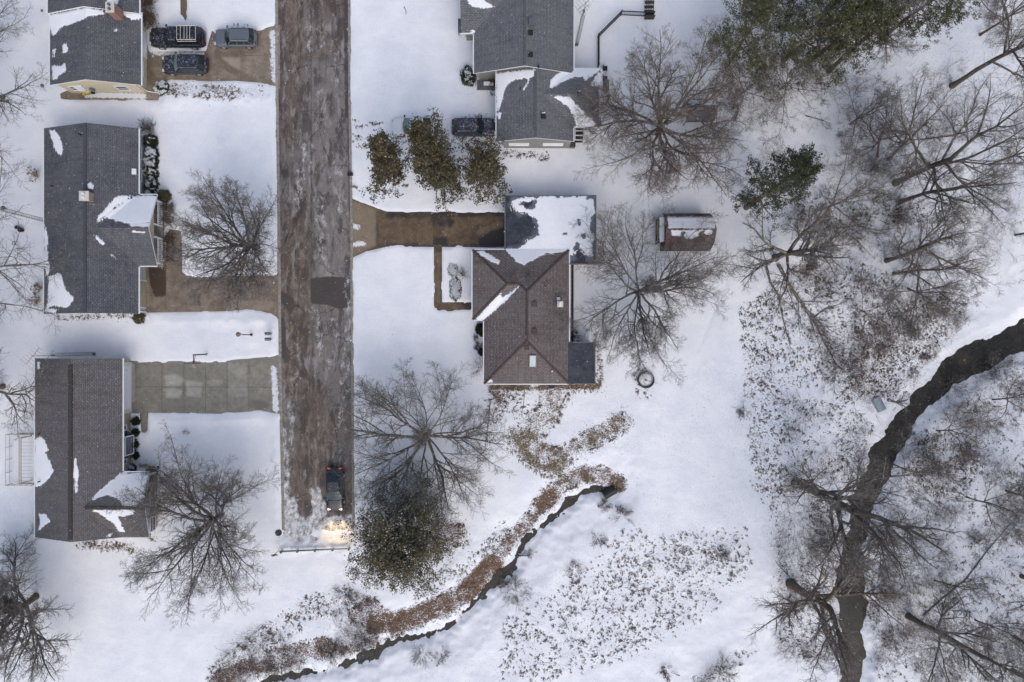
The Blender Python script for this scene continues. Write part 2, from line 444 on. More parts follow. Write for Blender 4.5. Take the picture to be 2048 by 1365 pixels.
M['greenleaf'] = mat_leaf('dark_green_leaves', [(0, (.010, .015, .010)), (.6, (.030, .042, .022)), (.96, (.06, .075, .04)), (1, (.6, .6, .62))])
M['drystalk'] = mat_leaf('dry_stalks', [(0, (.05, .044, .038)), (.5, (.115, .092, .07)), (.8, (.22, .155, .095)), (1, (.36, .25, .14))])
M['deadleaf'] = mat_leaf('dead_leaves', [(0, (.05, .034, .026)), (.5, (.13, .08, .055)), (.85, (.22, .135, .09)), (1, (.30, .21, .13))])

M['rail'] = plain('blue_grey_rail', (.13, .17, .20), .45, .2, 5, .4, .3)
M['ochre'] = plain('ochre_sign', (.45, .27, .07), .5, .1)
M['greywood'] = plain('grey_deck_boards', (.14, .14, .15), .85, .25, 7)
M['yellow'] = plain('yellow_plastic', (.62, .46, .04), .5, .1)
M['bluepaint'] = plain('blue_paint', (.06, .10, .16), .5, .1)
M['greenpaint'] = plain('green_paint', (.03, .10, .06), .5, .15)
M['culvert'] = plain('galvanised_sheet', (.24, .29, .33), .55, .2, 5, .4, .2)
# ================================================================== TERRAIN
ROAD = [(551, -2600), (697, -2600), (699, 200), (703, 450), (705, 760), (707, 1105), (568, 1105), (560, 760), (557, 450), (553, 150)]
DRIVE_A = [(288, 62), (298, 104), (412, 103), (424, 62), (430, 66), (470, 62), (515, 60), (536, 55), (560, 50), (560, 176), (545, 172), (522, 166), (470, 162), (420, 163), (345, 160), (318, 168), (322, 188), (316, 201), (250, 202), (200, 200), (122, 200), (116, 186), (150, 176), (288, 176)]
DRIVE_B = [(335, 466), (340, 459), (362, 462), (366, 540), (374, 549), (388, 553), (545, 551), (562, 549), (562, 640), (546, 630), (520, 622), (290, 626), (286, 540), (292, 528), (330, 524)]
DRIVE_C = [(256, 722), (330, 723), (440, 722), (500, 718), (530, 715), (562, 709), (562, 832), (545, 826), (520, 822), (495, 824), (440, 828), (300, 826), (256, 828)]
WALK_C = [(279, 822), (297, 822), (295, 862), (290, 866), (283, 865)]
DRIVE_E = [(700, 396), (712, 401), (774, 424), (1014, 424), (1014, 495), (772, 494), (730, 504), (700, 518)]
WALK_E = [(868, 490), (884, 490), (884, 605), (946, 605), (946, 623), (876, 623), (868, 616)]
WALK_A = [(360, -60), (373, -60), (374, 34), (371, 42), (367, 36), (361, 28)]
PAVES = [ROAD, DRIVE_A, DRIVE_B, DRIVE_C, WALK_C, DRIVE_E, WALK_E, WALK_A]

CREEK = [(2420, 560, 34), (2200, 618, 34), (2048, 672, 33), (2000, 694, 30), (1940, 723, 32), (1880, 762, 28), (1840, 797, 27), (1815, 830, 25), (1790, 865, 28), (1768, 905, 31), (1752, 950, 30), (1738, 985, 26), (1722, 1020, 24), (1714, 1060, 23), (1706, 1100, 26), (1703, 1150, 30), (1704, 1200, 32), (1701, 1250, 32), (1698, 1300, 30), (1700, 1365, 28), (1706, 1440, 28), (1720, 1700, 30)]
DITCH = [(1228, 974, 7), (1205, 979, 9), (1180, 982, 8), (1160, 990, 7), (1140, 1005, 8), (1115, 1025, 8), (1090, 1046, 8), (1068, 1066, 10), (1050, 1082, 12), (1040, 1100, 8), (1034, 1118, 12), (1012, 1145, 13), (982, 1172, 13), (955, 1198, 10), (932, 1222, 3), (920, 1232, 3), (900, 1250, 8), (880, 1262, 12), (850, 1272, 12), (810, 1276, 11), (780, 1286, 12), (750, 1305, 12), (715, 1320, 13), (680, 1332, 8), (640, 1345, 7), (590, 1350, 7), (540, 1362, 8), (470, 1400, 9), (380, 1480, 10), (250, 1600, 12)]
ZC, ZD = -1.25, -0.75
CREEK_W = [W(a, b, ZC)[:2] for a, b, c in CREEK]; CREEK_H = [(c - 4) / PPM * (CAMH - ZC) / CAMH for a, b, c in CREEK]
DITCH_W = [W(a, b, ZD)[:2] for a, b, c in DITCH]; DITCH_H = [(c - 2) / PPM * (CAMH - ZD) / CAMH for a, b, c in DITCH]
PAVES_W = [[W(a, b)[:2] for a, b in p] for p in PAVES]
BANKS = [  # ploughed snow ridges: px path, half width m, height
    ([(572, 1078), (640, 1086), (706, 1082)], .6, .38), ([(580, 1062), (700, 1068)], .5, .28), ([(548, 60), (549, 170)], .5, .16), ([(549, 200), (552, 540)], .45, .12), ([(552, 632), (554, 705)], .5, .2),
    ([(710, 520), (712, 980)], .4, .10), ([(704, 10), (708, 390)], .4, .10), ([(556, 835), (562, 1060)], .6, .2), ([(300, 205), (420, 190), (545, 200)], .9, .14), ([(340, 640), (540, 640)], .7, .12), ([(300, 838), (545, 834)], .6, .1)]
BANKS_W = [([W(a, b)[:2] for a, b in p], w, h) for p, w, h in BANKS]

def pave_sd(x, y):
    s = np.full(np.shape(x), -1e9)
    for p in PAVES_W: s = np.maximum(s, sd_poly(x, y, p))
    return s

def height(x, y):
    x = np.asarray(x, float); y = np.asarray(y, float)
    und = (fbm(x * .25, y * .25, 3, 3) - .5) * .16 + (fbm(x * 1.1, y * 1.1, 5, 2) - .5) * .05
    rough = sstep(24, 29, x + .12 * y) + sstep(-18, -22, y) * sstep(-28, -14, x)
    und = und + np.clip(rough, 0, 1) * ((fbm(x * .5, y * .5, 9, 3) - .5) * .20 + (fbm(x * 1.9, y * 1.9, 11, 3) - .5) * .10)
    z = .07 + und
    for p, w, h in BANKS_W:
        d = d_line(x, y, p)
        z = z + 1.25 * h * np.exp(-(d / w) ** 2) * (.6 + 1.3 * (fbm(x * 1.7, y * 1.7, 21, 3) - .3))
    s = pave_sd(x, y) + (fbm(x * .9, y * .9, 31, 3) - .5) * .55 + (fbm(x * 4, y * 4, 33, 2) - .5) * .12
    flat = sstep(-.9, -.15, s)
    z = z * (1 - flat) + .075 * flat
    end = np.exp(-np.clip(d_line(x, y, [W(575, 1090)[:2], W(705, 1092)[:2]]) + (fbm(x * 1.3, y * 1.3, 47, 3) - .5) * .9 - .2, 0, 9) ** 2 / .55) * sstep(W(0, 1060)[1], W(0, 1084)[1], y)
    end = end * sstep(.34, .56, fbm(x * 1.1, y * 1.1, 57, 3) + .22 * sstep(W(0, 1076)[1], W(0, 1092)[1], y))
    cut = sstep(-.14, .16, s) * (1 - sstep(.12, .4, end))
    z = z - .17 * cut
    z = z + end * (.04 + .16 * fbm(x * 1.5, y * 1.5, 41, 3) + .22 * (fbm(x * 3.6, y * 3.6, 43, 2) - .4))
    z = z + .20 * np.exp(-(d_line(x, y, [W(632, 1067)[:2], W(706, 1069)[:2]]) / .55) ** 2) * (.7 + .9 * (fbm(x * 2.4, y * 2.4, 45, 2) - .4))
    for q in ([(1522, 1050), (1524, 1150), (1530, 1260), (1538, 1420)], [(1548, 1040), (1551, 1150), (1556, 1260), (1566, 1420)], [(1335, 690), (1400, 560), (1440, 430)], [(1395, 700), (1455, 560), (1470, 430)]):
        z = z - .06 * np.exp(-(d_line(x, y, [W(*c)[:2] for c in q]) / .22) ** 2)
    # valleys
    dc = d_line(x, y, CREEK_W, CREEK_H) + (fbm(x * .45, y * .45, 51, 3) - .5) * 1.5 + (fbm(x * 2.6, y * 2.6, 52, 2) - .5) * .35
    bank = sstep(11, 1.0, dc) * .55 + sstep(1.4, -.1, dc) * .7 + sstep(.1, -.5, dc) * .35
    z = z - bank
    dd = d_line(x, y, DITCH_W, DITCH_H) + (fbm(x * .9, y * .9, 53, 3) - .5) * 1.0 + (fbm(x * 2.6, y * 2.6, 54, 2) - .5) * .65
    z = z - (sstep(4.2, .7, dd) * .40 + sstep(.9, -.1, dd) * .34 + sstep(.05, -.3, dd) * .22)
    return z

def zat(x, y): return float(height(np.array([x]), np.array([y]))[0])
def G(X, Y):
    z = 0.0
    for _ in range(3):
        x, y, _z = W(X, Y, z); z = zat(x, y)
    return (x, y, z)

# density of leaf litter and dead grass showing through the snow: (kind, px geometry, soft px, density, brown, olive)
LIT = [
    ('l', [(1236, 968), (1205, 950), (1160, 950), (1120, 975), (1085, 1010)], 16, 13, .90, 1, .3),
    ('l', [(1085, 1010), (1050, 1050), (1020, 1082), (985, 1128)], 12, 14, .80, 1, .1),
    ('l', [(985, 1128), (955, 1165), (925, 1190), (880, 1215), (835, 1232), (790, 1246), (750, 1250)], 20, 12, .95, 1, .08),
    ('l', [(740, 1215), (715, 1228), (760, 1235)], 18, 16, .74, 1, 0),
    ('l', [(800, 1262), (740, 1290), (690, 1302)], 8, 14, .76, .7, 0),
    ('l', [(650, 1295), (600, 1305), (555, 1320), (500, 1335), (440, 1360)], 18, 16, .82, 1, 0),
    ('l', [(690, 1195), (620, 1215), (560, 1255), (500, 1300), (440, 1350)], 26, 20, .44, .3, .2),
    ('l', [(840, 1185), (900, 1150), (960, 1110), (1010, 1060)], 18, 22, .44, .5, .4),
    ('l', [(1112, 790), (1095, 822), (1075, 850), (1045, 880)], 20, 24, .80, .2, 1), ('l', [(1045, 880), (1075, 912), (1110, 925)], 26, 18, .86, .2, 1),
    ('l', [(1110, 920), (1160, 892), (1205, 868), (1245, 842)], 16, 16, .80, .2, 1),
    ('l', [(988, 775), (1000, 800), (985, 830)], 10, 22, .80, 1, .2), ('l', [(985, 774), (1195, 774)], 6, 8, .95, .8, .5), ('l', [(1030, 800), (1050, 850)], 20, 26, .42, .2, .2),
    ('l', [(1195, 690), (1198, 770)], 5, 9, .66, .6, .8), ('p', [(880, 1045), (925, 1050), (935, 1080), (900, 1102), (870, 1095)], 0, 24, .76, 1, 0),
    ('p', [(900, 960), (1240, 800), (1480, 700), (1500, 1050), (1260, 1050), (1230, 930), (1100, 935)], 0, 60, .33, .2, .2),
    ('p', [(1220, 800), (1320, 740), (1490, 690), (1490, 830), (1300, 850)], 0, 40, .335, .2, .2),
    ('p', [(1480, 620), (1560, 560), (1560, 800), (1490, 800)], 0, 24, .48, .15, .1), ('p', [(1490, 780), (1560, 780), (1580, 980), (1545, 1040), (1500, 960)], 0, 30, .45, .15, .1),
    ('p', [(1540, 560), (1720, 520), (1800, 560), (1760, 720), (1700, 760), (1560, 780)], 0, 26, .43, .4, .3),
    ('p', [(1700, 640), (1840, 590), (1940, 600), (1860, 720), (1780, 800), (1690, 790)], 0, 30, .55, .7, .5), ('l', [(1700, 790), (1740, 740), (1800, 690)], 14, 24, .66, 1, .3),
    ('p', [(1250, 1060), (1490, 1055), (1505, 1130), (1420, 1230), (1240, 1320), (1000, 1400), (1010, 1250), (1180, 1130)], 0, 70, .43, .25, .3), ('l', [(1320, 1110), (1400, 1120), (1450, 1100)], 26, 34, .50, .2, .4), ('p', [(960, 1260), (1200, 1040), (1260, 1060), (1020, 1400), (760, 1400)], 0, 60, .34, .3, .2),
    ('p', [(1545, 1130), (1620, 1120), (1660, 1240), (1620, 1330), (1560, 1280)], 0, 24, .47, .7, .3), ('p', [(1450, 1310), (1520, 1300), (1400, 1400), (1300, 1400)], 0, 30, .42, .5, .2),
    ('l', [(1640, 1020), (1680, 1100), (1670, 1180)], 20, 26, .54, .6, .2), ('l', [(1750, 1090), (1760, 1160), (1745, 1240)], 20, 24, .54, 1, 0),
    ('p', [(1820, 870), (1940, 860), (1960, 960), (1880, 1010), (1800, 960)], 0, 40, .50, 1, .1), ('p', [(1780, 760), (2100, 700), (2100, 1420), (1740, 1420)], 0, 60, .36, .6, .2),
    ('p', [(1600, 90), (2100, 20), (2100, 560), (1640, 520), (1500, 520), (1480, 120)], 0, 60, .345, .5, .3), ('p', [(1740, 380), (1850, 400), (1840, 450), (1760, 440)], 0, 26, .52, 1, 0),
    ('l', [(1640, 420), (1700, 450)], 40, 40, .50, .9, .1), ('l', [(1585, 540), (1625, 532)], 9, 12, .66, 1, 0), ('p', [(1440, 80), (1640, 90), (1600, 190), (1450, 190)], 0, 40, .46, .5, .3),
    ('l', [(345, 178), (400, 182), (470, 186)], 12, 12, .56, .2, .9), ('l', [(420, 180), (520, 182)], 12, 14, .43, .1, .4), ('l', [(160, 1086), (215, 1090), (260, 1098)], 8, 12, .66, .6, 1),
    ('l', [(120, 636), (290, 630)], 5, 8, .58, .3, .6), ('l', [(1008, 306), (1090, 312)], 6, 10, .55, .3, .2), ('l', [(930, 238), (990, 236)], 8, 12, .5, .2, .2), ('l', [(950, 165), (992, 190)], 5, 8, .5, .5, .2),
    ('p', [(720, 500), (860, 500), (860, 740), (720, 760)], 0, 40, .29, .2, .5), ('l', [(1150, 660), (1160, 690)], 8, 12, .48, .2, .2), ('l', [(460, 60), (500, 62)], 12, 14, .42, .1, .1), ('l', [(560, 1066), (575, 1100)], 4, 8, .4, .3, .2),
    ('l', [(968, 800), (984, 800)], 3, 6, .6, 1, 0), ('l', [(270, 836), (262, 930)], 5, 6, .50, .2, .5), ('l', [(300, 940), (310, 1080)], 6, 10, .52, .4, .4),
    ('p', [(1555, 790), (1700, 800), (1760, 850), (1710, 980), (1640, 960), (1570, 1000)], 0, 34, .39, .4, .2), ('p', [(1510, 1050), (1560, 1000), (1620, 1010), (1560, 1130)], 0, 30, .36, .3, .2), ('l', [(699, 234), (712, 243), (735, 246), (765, 246)], 1.5, 5, .60, .1, 0), ('l', [(700, 247), (715, 253), (735, 250)], 1.5, 5, .58, .1, 0), ('l', [(697, 266), (715, 272), (745, 277)], 1.5, 5, .60, .1, 0), ('l', [(697, 286), (715, 278), (745, 280), (800, 282)], 1.5, 5, .60, .1, 0), ('l', [(720, 242), (810, 238)], 1, 5, .36, 0, 0), ('l', [(1285, 742), (1292, 790)], 18, 10, .40, .3, .2),
]

def litter(px, py):
    den = np.full(px.shape, .16); br = np.zeros(px.shape); ol = np.zeros(px.shape); wsum = np.full(px.shape, 1e-4)
    for k, g, w, soft, dv, b, o in LIT:
        sd = (w - d_line(px, py, g)) if k == 'l' else sd_poly(px, py, g)
        wt = sstep(-soft, soft * .45, sd)
        den = np.maximum(den, .16 + (dv - .16) * wt)
        ww = wt * wt * dv
        br += ww * b; ol += ww * o; wsum += ww
    return den, br / wsum, ol / wsum

def axis(lo, hi, step, far):
    a = list(np.arange(lo, hi + 1e-6, step)); s = step; q = hi
    while q < far:
        s *= 1.35; q += s; a.append(q)
    s = step; q = lo
    while q > -far:
        s *= 1.35; q -= s; a.insert(0, q)
    return np.array(a)

def build_ground():
    xs = axis(-56, 56, .2, 320); ys = axis(-38, 38, .2, 320)
    gx, gy = np.meshgrid(xs, ys); x = gx.ravel(); y = gy.ravel()
    z = height(x, y)
    px, py = PXY(x, y, z)
    den, br, ol = litter(px, py)
    ou = (np.abs(x) > 56) | (np.abs(y) > 38)
    den = np.where(ou, .2, den)
    den = den + (fbm(x * .5, y * .5, 61, 3) - .5) * .16 * (den > .2) - np.clip(fbm(x * .9, y * .9, 63, 3) - .42, 0, 1) * .8 * (den > .55) + (fbm(x * 2.2, y * 2.2, 65, 2) - .5) * .25 * (den > .5)
    nx, ny = len(xs), len(ys)
    i = np.arange(nx - 1)[None, :] + np.arange(ny - 1)[:, None] * nx
    f = np.stack([i, i + 1, i + nx + 1, i + nx], -1).reshape(-1, 4)
    me = mesh_np('ground', np.stack([x, y, z], 1), f, True, {'litter': den, 'brown': br, 'olive': ol})
    tag(link_mesh('ground', me, M['ground']), kind='structure', label='snow covered ground with leaf litter showing through')
build_ground()

# ------------------------------------------------------------------ road
def build_road():
    xl0, xr0 = W(545, 0)[0], W(712, 0)[0]
    xs = np.arange(xl0, xr0, .11); ys = np.concatenate([np.arange(W(0, 1108)[1], 37, .11), np.arange(37, 140, 3.0)])
    gx, gy = np.meshgrid(xs, ys); x = gx.ravel(); y = gy.ravel()
    sd = sd_poly(x, y, PAVES_W[0])
    px, py = PXY(x, y, 0)
    mid = sstep(3.6, 0, np.abs(x - W(630, 0)[0]))
    z = .0 + .05 * mid * 0
    def blob(gs, soft):
        v = np.zeros(px.shape)
        for k, g, w, a in gs:
            s = (w - d_line(px, py, g)) if k == 'l' else sd_poly(px, py, g)
            v = np.maximum(v, a * sstep(-soft, soft * .3, s))
        return v
    ice = blob([('p', [(560, 1035), (620, 1040), (708, 1030), (710, 1110), (560, 1110)], 0, .80), ('p', [(562, 985), (592, 1000), (600, 1060), (565, 1070)], 0, .85), ('l', [(632, 985), (634, 1060)], 9, .8), ('l', [(645, 1010), (646, 1040)], 6, .7), ('l', [(600, 1045), (650, 1042)], 8, .7),
                ('l', [(566, 860), (572, 930), (574, 1000)], 5, .75), ('l', [(580, 810), (584, 850), (578, 900)], 6, .60), ('l', [(590, 670), (594, 730), (588, 790)], 8, .42), ('l', [(628, 620), (640, 680), (655, 730)], 7, .50), ('l', [(685, 690), (690, 780), (684, 850)], 7, .48), ('l', [(668, 640), (682, 700)], 6, .45),
                ('l', [(618, 10), (620, 100)], 3, .62), ('l', [(640, 60), (645, 95)], 5, .45), ('l', [(672, 80), (678, 170)], 5, .42), ('l', [(598, 330), (594, 420)], 3, .65), ('l', [(607, 290), (604, 400)], 4, .6), ('l', [(622, 290), (620, 340)], 3, .55), ('l', [(635, 180), (640, 240)], 8, .42), ('l', [(640, 400), (648, 530)], 8, .52), ('l', [(676, 330), (684, 420)], 8, .45), ('l', [(648, 400), (645, 420)], 4, .6),
                ('l', [(556, 40), (558, 130)], 4, .35), ('l', [(697, 60), (699, 130)], 2.5, .6), ('l', [(694, 560), (698, 700), (694, 760)], 4, .5), ('l', [(548, 725), (552, 830)], 8, .7), ('l', [(552, 560), (553, 635)], 3, .75), ('l', [(551, 80), (551, 175)], 5, .7), ('l', [(703, 450), (712, 455)], 3, .5)], 9)
    wet = blob([('p', [(623, 560), (660, 556), (698, 558), (698, 612), (680, 616), (655, 608), (624, 606)], 0, 1.0), ('l', [(562, 595), (575, 602)], 10, .75), ('l', [(562, 640), (566, 710)], 6, .7), ('l', [(622, -20), (623, 560)], .8, .55), ('l', [(625, 620), (628, 1000)], .8, .45), ('l', [(640, 0), (645, 380)], 4, .25), ('l', [(694, 0), (697, 230)], 6, .62), ('l', [(556, 20), (560, 260)], 5, .48), ('l', [(600, 680), (610, 720)], 8, .3), ('l', [(690, 900), (700, 1030)], 9, .42), ('l', [(650, 1000), (690, 1030)], 8, .5), ('l', [(568, 345), (572, 350)], 6, .6), ('l', [(583, 1015), (590, 1028)], 9, .8), ('l', [(612, 1005), (613, 1040)], 4, .6), ('p', [(575, 730), (618, 745), (612, 830), (585, 840)], 0, .26), ('l', [(700, 240), (703, 420)], 4, .6)], 6)
    grey = blob([('p', [(612, 130), (695, 120), (700, 330), (690, 430), (700, 555), (626, 552), (624, 420), (605, 300)], 0, .9), ('p', [(625, 610), (698, 615), (700, 800), (665, 820), (628, 740)], 0, .7), ('p', [(556, 300), (600, 290), (590, 420), (560, 400)], 0, .5), ('p', [(610, 20), (690, 20), (690, 100), (620, 110)], 0, .4), ('p', [(680, 860), (708, 860), (708, 980), (685, 960)], 0, .7), ('p', [(570, 800), (590, 800), (580, 980), (568, 960)], 0, .6)], 14)
    ice = np.where(py < 960, ice * .84, ice)
    nx, ny = len(xs), len(ys)
    i = np.arange(nx - 1)[None, :] + np.arange(ny - 1)[:, None] * nx
    f = np.stack([i, i + 1, i + nx + 1, i + nx], -1).reshape(-1, 4)
    keep = (sd[f] > -.3).all(1)
    f = f[keep]
    used = np.unique(f); re = np.full(len(x), -1); re[used] = np.arange(len(used))
    me = mesh_np('road', np.stack([x, y, np.zeros_like(x)], 1)[used], re[f], True, {'ice': ice[used], 'wet': wet[used], 'grey': grey[used]})
    tag(link_mesh('road', me, M['road']), kind='structure', label='patched brown asphalt road with ice streaks')
    # kerbs
    for side, xs_ in (('l', [(552, -600), (554, 150), (558, 450), (561, 760), (567, 1060)]), ('r', [(697, -600), (699, 200), (703, 450), (705, 760), (707, 1060)])):
        mb = MB(); pts = [W(a, b)[:2] for a, b in xs_]
        cross = [(-.17, -.10), (-.15, .075), (-.02, .085), (.12, .03), (.17, -.05)]
        sg = 1 if side == 'l' else -1
        ring = [[(p[0] + sg * c[0], p[1], c[1]) for c in cross] for p in pts]
        for a, b in zip(ring[:-1], ring[1:]):
            for k in range(len(cross) - 1): mb.poly([a[k], a[k + 1], b[k + 1], b[k]])
        o = mb.build('kerb', M['kerb']); tag(o, 'concrete kerb along the %s side of the road' % ('house row' if side == 'l' else 'lawn'), kind='structure')
build_road()

# ------------------------------------------------------------------ polygon sheets cut into a grid that carries painted values
def grid_cut(polys, step, uvdir=None):
    """polys: list of 3d polygons -> bmesh whose faces are cut into cells"""
    bm = bmesh.new()
    for p in polys:
        vs = [bm.verts.new(v) for v in p]; bm.faces.new(vs)
    bmesh.ops.triangulate(bm, faces=[f for f in bm.faces if len(f.verts) > 4])
    for ax in (0, 1):
        c = [v.co[ax] for v in bm.verts]; lo, hi = min(c), max(c)
        q = lo + step * .5
        nrm = Vector((1, 0, 0)) if ax == 0 else Vector((0, 1, 0))
        while q < hi:
            bmesh.ops.bisect_plane(bm, geom=bm.verts[:] + bm.edges[:] + bm.faces[:], plane_co=nrm * q, plane_no=nrm, dist=1e-5)
            q += step
    return bm

def soft(px, py, geo, s):
    v = np.zeros(px.shape)
    for g in geo:
        k, pts, w, a = g
        d = (w - d_line(px, py, pts)) if k == 'l' else sd_poly(px, py, pts)
        v = np.maximum(v, a * sstep(-s, s * .4, d))
    return v

def pavement(name, poly_w, mat, wet=(), pale=(), ice=(), joints=(), z=.004, label=None, step=.22):
    cx = sum(p[0] for p in poly_w) / len(poly_w); cy = sum(p[1] for p in poly_w) / len(poly_w)
    # grow a little so that the snow edge covers the sheet's rim
    bm = grid_cut([[(x, y, z) for x, y in poly_w]], step)
    me = bpy.data.meshes.new(name); bm.to_mesh(me); bm.free()
    co = np.zeros(len(me.vertices) * 3); me.vertices.foreach_get('co', co); co = co.reshape(-1, 3)
    px, py = PXY(co[:, 0], co[:, 1], 0)
    for an, geo, s in (('wet', wet, 9), ('pale', pale, 9), ('ice', ice, 7)):
        a = me.attributes.new(an, 'FLOAT', 'POINT'); a.data.foreach_set('value', soft(px, py, geo, s).astype(np.float32))
    o = link_mesh(name, me, mat); tag(o, label, kind='structure')
    mb = MB()
    for a, b in joints:
        A = Vector(W(*a, z)); B = Vector(W(*b, z)); d = (B - A).normalized(); q = Vector((-d.y, d.x, 0)) * .014
        mb.poly([A + q + Vector((0, 0, .004)), A - q + Vector((0, 0, .004)), B - q + Vector((0, 0, .004)), B + q + Vector((0, 0, .004))])
    if joints:
        j = mb.build('joint_lines', M['joint'], o)
M['joint'] = plain('dark_joint', (.07, .058, .046), .9, .3)

pavement('driveway', PAVES_W[1], M['drive_a'], [('l', [(435, 105), (440, 125), (480, 150), (505, 160)], 8, .55), ('l', [(295, 90), (300, 170)], 8, .5), ('l', [(440, 112), (470, 112)], 7, .6), ('l', [(120, 195), (170, 196)], 7, .6), ('l', [(300, 150), (310, 170)], 10, .6), ('l', [(350, 157), (540, 166)], 5, .5)], [('p', [(445, 115), (482, 118), (482, 140), (465, 132)], 0, .8), ('p', [(486, 116), (545, 112), (545, 160), (486, 158)], 0, .4), ('l', [(300, 205), (180, 197)], 4, .3)], [('l', [(304, 104), (318, 108), (405, 108)], 3, .8), ('l', [(172, 190), (288, 193)], 4, .95), ('l', [(545, 66), (550, 160)], 6, .75), ('l', [(303, 90), (306, 112)], 3, .6)], [((482, 100), (482, 164)), ((303, 122), (320, 130)), ((482, 112), (545, 110))], label='damp tan concrete driveway holding three dark cars')
pavement('driveway', PAVES_W[2], M['drive_b'], [('p', [(298, 532), (330, 530), (330, 590), (312, 592), (302, 570)], 0, .95), ('l', [(350, 470), (352, 540)], 9, .25), ('l', [(318, 590), (325, 612)], 9, .4), ('l', [(420, 560), (470, 585)], 12, .25)], [('l', [(294, 560), (296, 610)], 4, .7), ('l', [(470, 612), (540, 610)], 9, .55), ('l', [(300, 610), (318, 606)], 6, .5)], [('l', [(548, 556), (550, 635)], 2, .4)], [((331, 530), (331, 622)), ((372, 585), (372, 622)), ((292, 585), (331, 586))], label='brown concrete driveway beside the house with white porch railings')
pavement('driveway', PAVES_W[3], M['drive_c'], [('l', [(262, 730), (450, 730)], 6, .25), ('l', [(300, 800), (440, 815)], 8, .25), ('l', [(505, 808), (530, 812)], 8, .7), ('l', [(440, 735), (448, 815)], 4, .35)], [('p', [(330, 752), (352, 749), (366, 758), (362, 772), (332, 772)], 0, .75), ('p', [(328, 780), (348, 776), (366, 782), (358, 796), (332, 796)], 0, .7), ('p', [(372, 760), (405, 766), (400, 795), (374, 792)], 0, .7), ('p', [(412, 760), (450, 758), (448, 772), (414, 772)], 0, .5), ('p', [(456, 726), (495, 726), (495, 795), (456, 795)], 0, .5), ('l', [(264, 730), (266, 800)], 4, .7), ('p', [(500, 730), (545, 728), (545, 790), (500, 790)], 0, .4)], [('l', [(548, 740), (552, 820)], 5, .8), ('l', [(545, 735), (550, 750)], 3, .8)],
         [((324, 724), (324, 826)), ((368, 724), (368, 826)), ((411, 724), (411, 826)), ((454, 723), (454, 826)), ((498, 720), (498, 822)), ((272, 774), (545, 775)), ((272, 724), (272, 826))], label='grey concrete driveway with slab joints under a basketball hoop')
pavement('walkway', PAVES_W[4], M['drive_c'], [('l', [(281, 826), (284, 860)], 3, .6)], [], [], [], z=.010, label='short concrete slab path beside the lawn lights')
pavement('driveway', PAVES_W[5], M['drive_e'], [('l', [(775, 430), (1005, 427)], 7, .65), ('l', [(750, 440), (756, 492)], 5, .5), ('l', [(870, 442), (900, 446)], 8, .7), ('p', [(960, 480), (1012, 445), (1012, 494), (960, 494)], 0, 1.0), ('p', [(868, 476), (894, 476), (894, 494), (868, 494)], 0, .8), ('l', [(756, 490), (960, 493)], 4, .6)], [('p', [(704, 400), (752, 420), (752, 490), (704, 514)], 0, .75), ('l', [(895, 448), (890, 470)], 4, .5), ('l', [(960, 465), (1000, 450)], 7, .55), ('l', [(765, 490), (850, 486)], 5, .35), ('l', [(800, 450), (850, 450)], 10, .25)], [('l', [(706, 452), (716, 456)], 4, .8), ('l', [(706, 490), (728, 488)], 4, .8)], [((753, 424), (753, 494)), ((867, 426), (867, 494)), ((705, 400), (774, 426))], label='dark wet brown driveway leading to the flat roofed garage')
pavement('walkway', PAVES_W[6], M['drive_e'], [('l', [(930, 606), (944, 622)], 6, .8), ('l', [(870, 500), (882, 500)], 5, .6), ('l', [(870, 578), (884, 578)], 4, .5)], [('l', [(876, 510), (876, 600)], 5, .45), ('l', [(885, 614), (925, 614)], 6, .4)], [], [((868, 570), (884, 570)), ((904, 606), (904, 622)), ((884, 606), (884, 622))], z=.010, label='brown concrete walk turning from the driveway to the red brown house')
pavement('walkway', PAVES_W[7], M['drive_a'], [('l', [(366, -10), (366, 36)], 6, .9)], [], [], [], label='dark strip of cleared walk above the parked truck')

# ------------------------------------------------------------------ water
def ribbon(name, pts, hw, z, label, extra=.25):
    V = []; F = []
    P = [Vector((p[0], p[1], 0)) for p in pts]
    for i, p in enumerate(P):
        t = (P[min(i + 1, len(P) - 1)] - P[max(i - 1, 0)]).normalized(); q = Vector((-t.y, t.x, 0))
        for s in (-1, -.5, 0, .5, 1): V.append(tuple(p + q * (hw[i] + extra) * s + Vector((0, 0, z))))
    for i in range(len(P) - 1):
        for k in range(4): F.append((i * 5 + k, i * 5 + k + 1, i * 5 + k + 6, i * 5 + k + 5))
    me = mesh_np(name, np.array(V), np.array(F), True)
    tag(link_mesh(name, me, M['water']), label, kind='structure')
ribbon('creek', CREEK_W, CREEK_H, ZC, 'dark creek running through the snowy woods', .95)
ribbon('ditch_water', DITCH_W, DITCH_H, ZD, 'narrow dark drainage ditch curving below the lawn', .45)
M['roof_b_cap'] = plain('blue_grey_ridge_caps', (.062, .065, .078), .9, .25, 6)
# ================================================================== HOUSES
def wx(X, z): return (X - 1024) * (CAMH - z) / CAMH / PPM
def wy(Y, z): return (682.5 - Y) * (CAMH - z) / CAMH / PPM

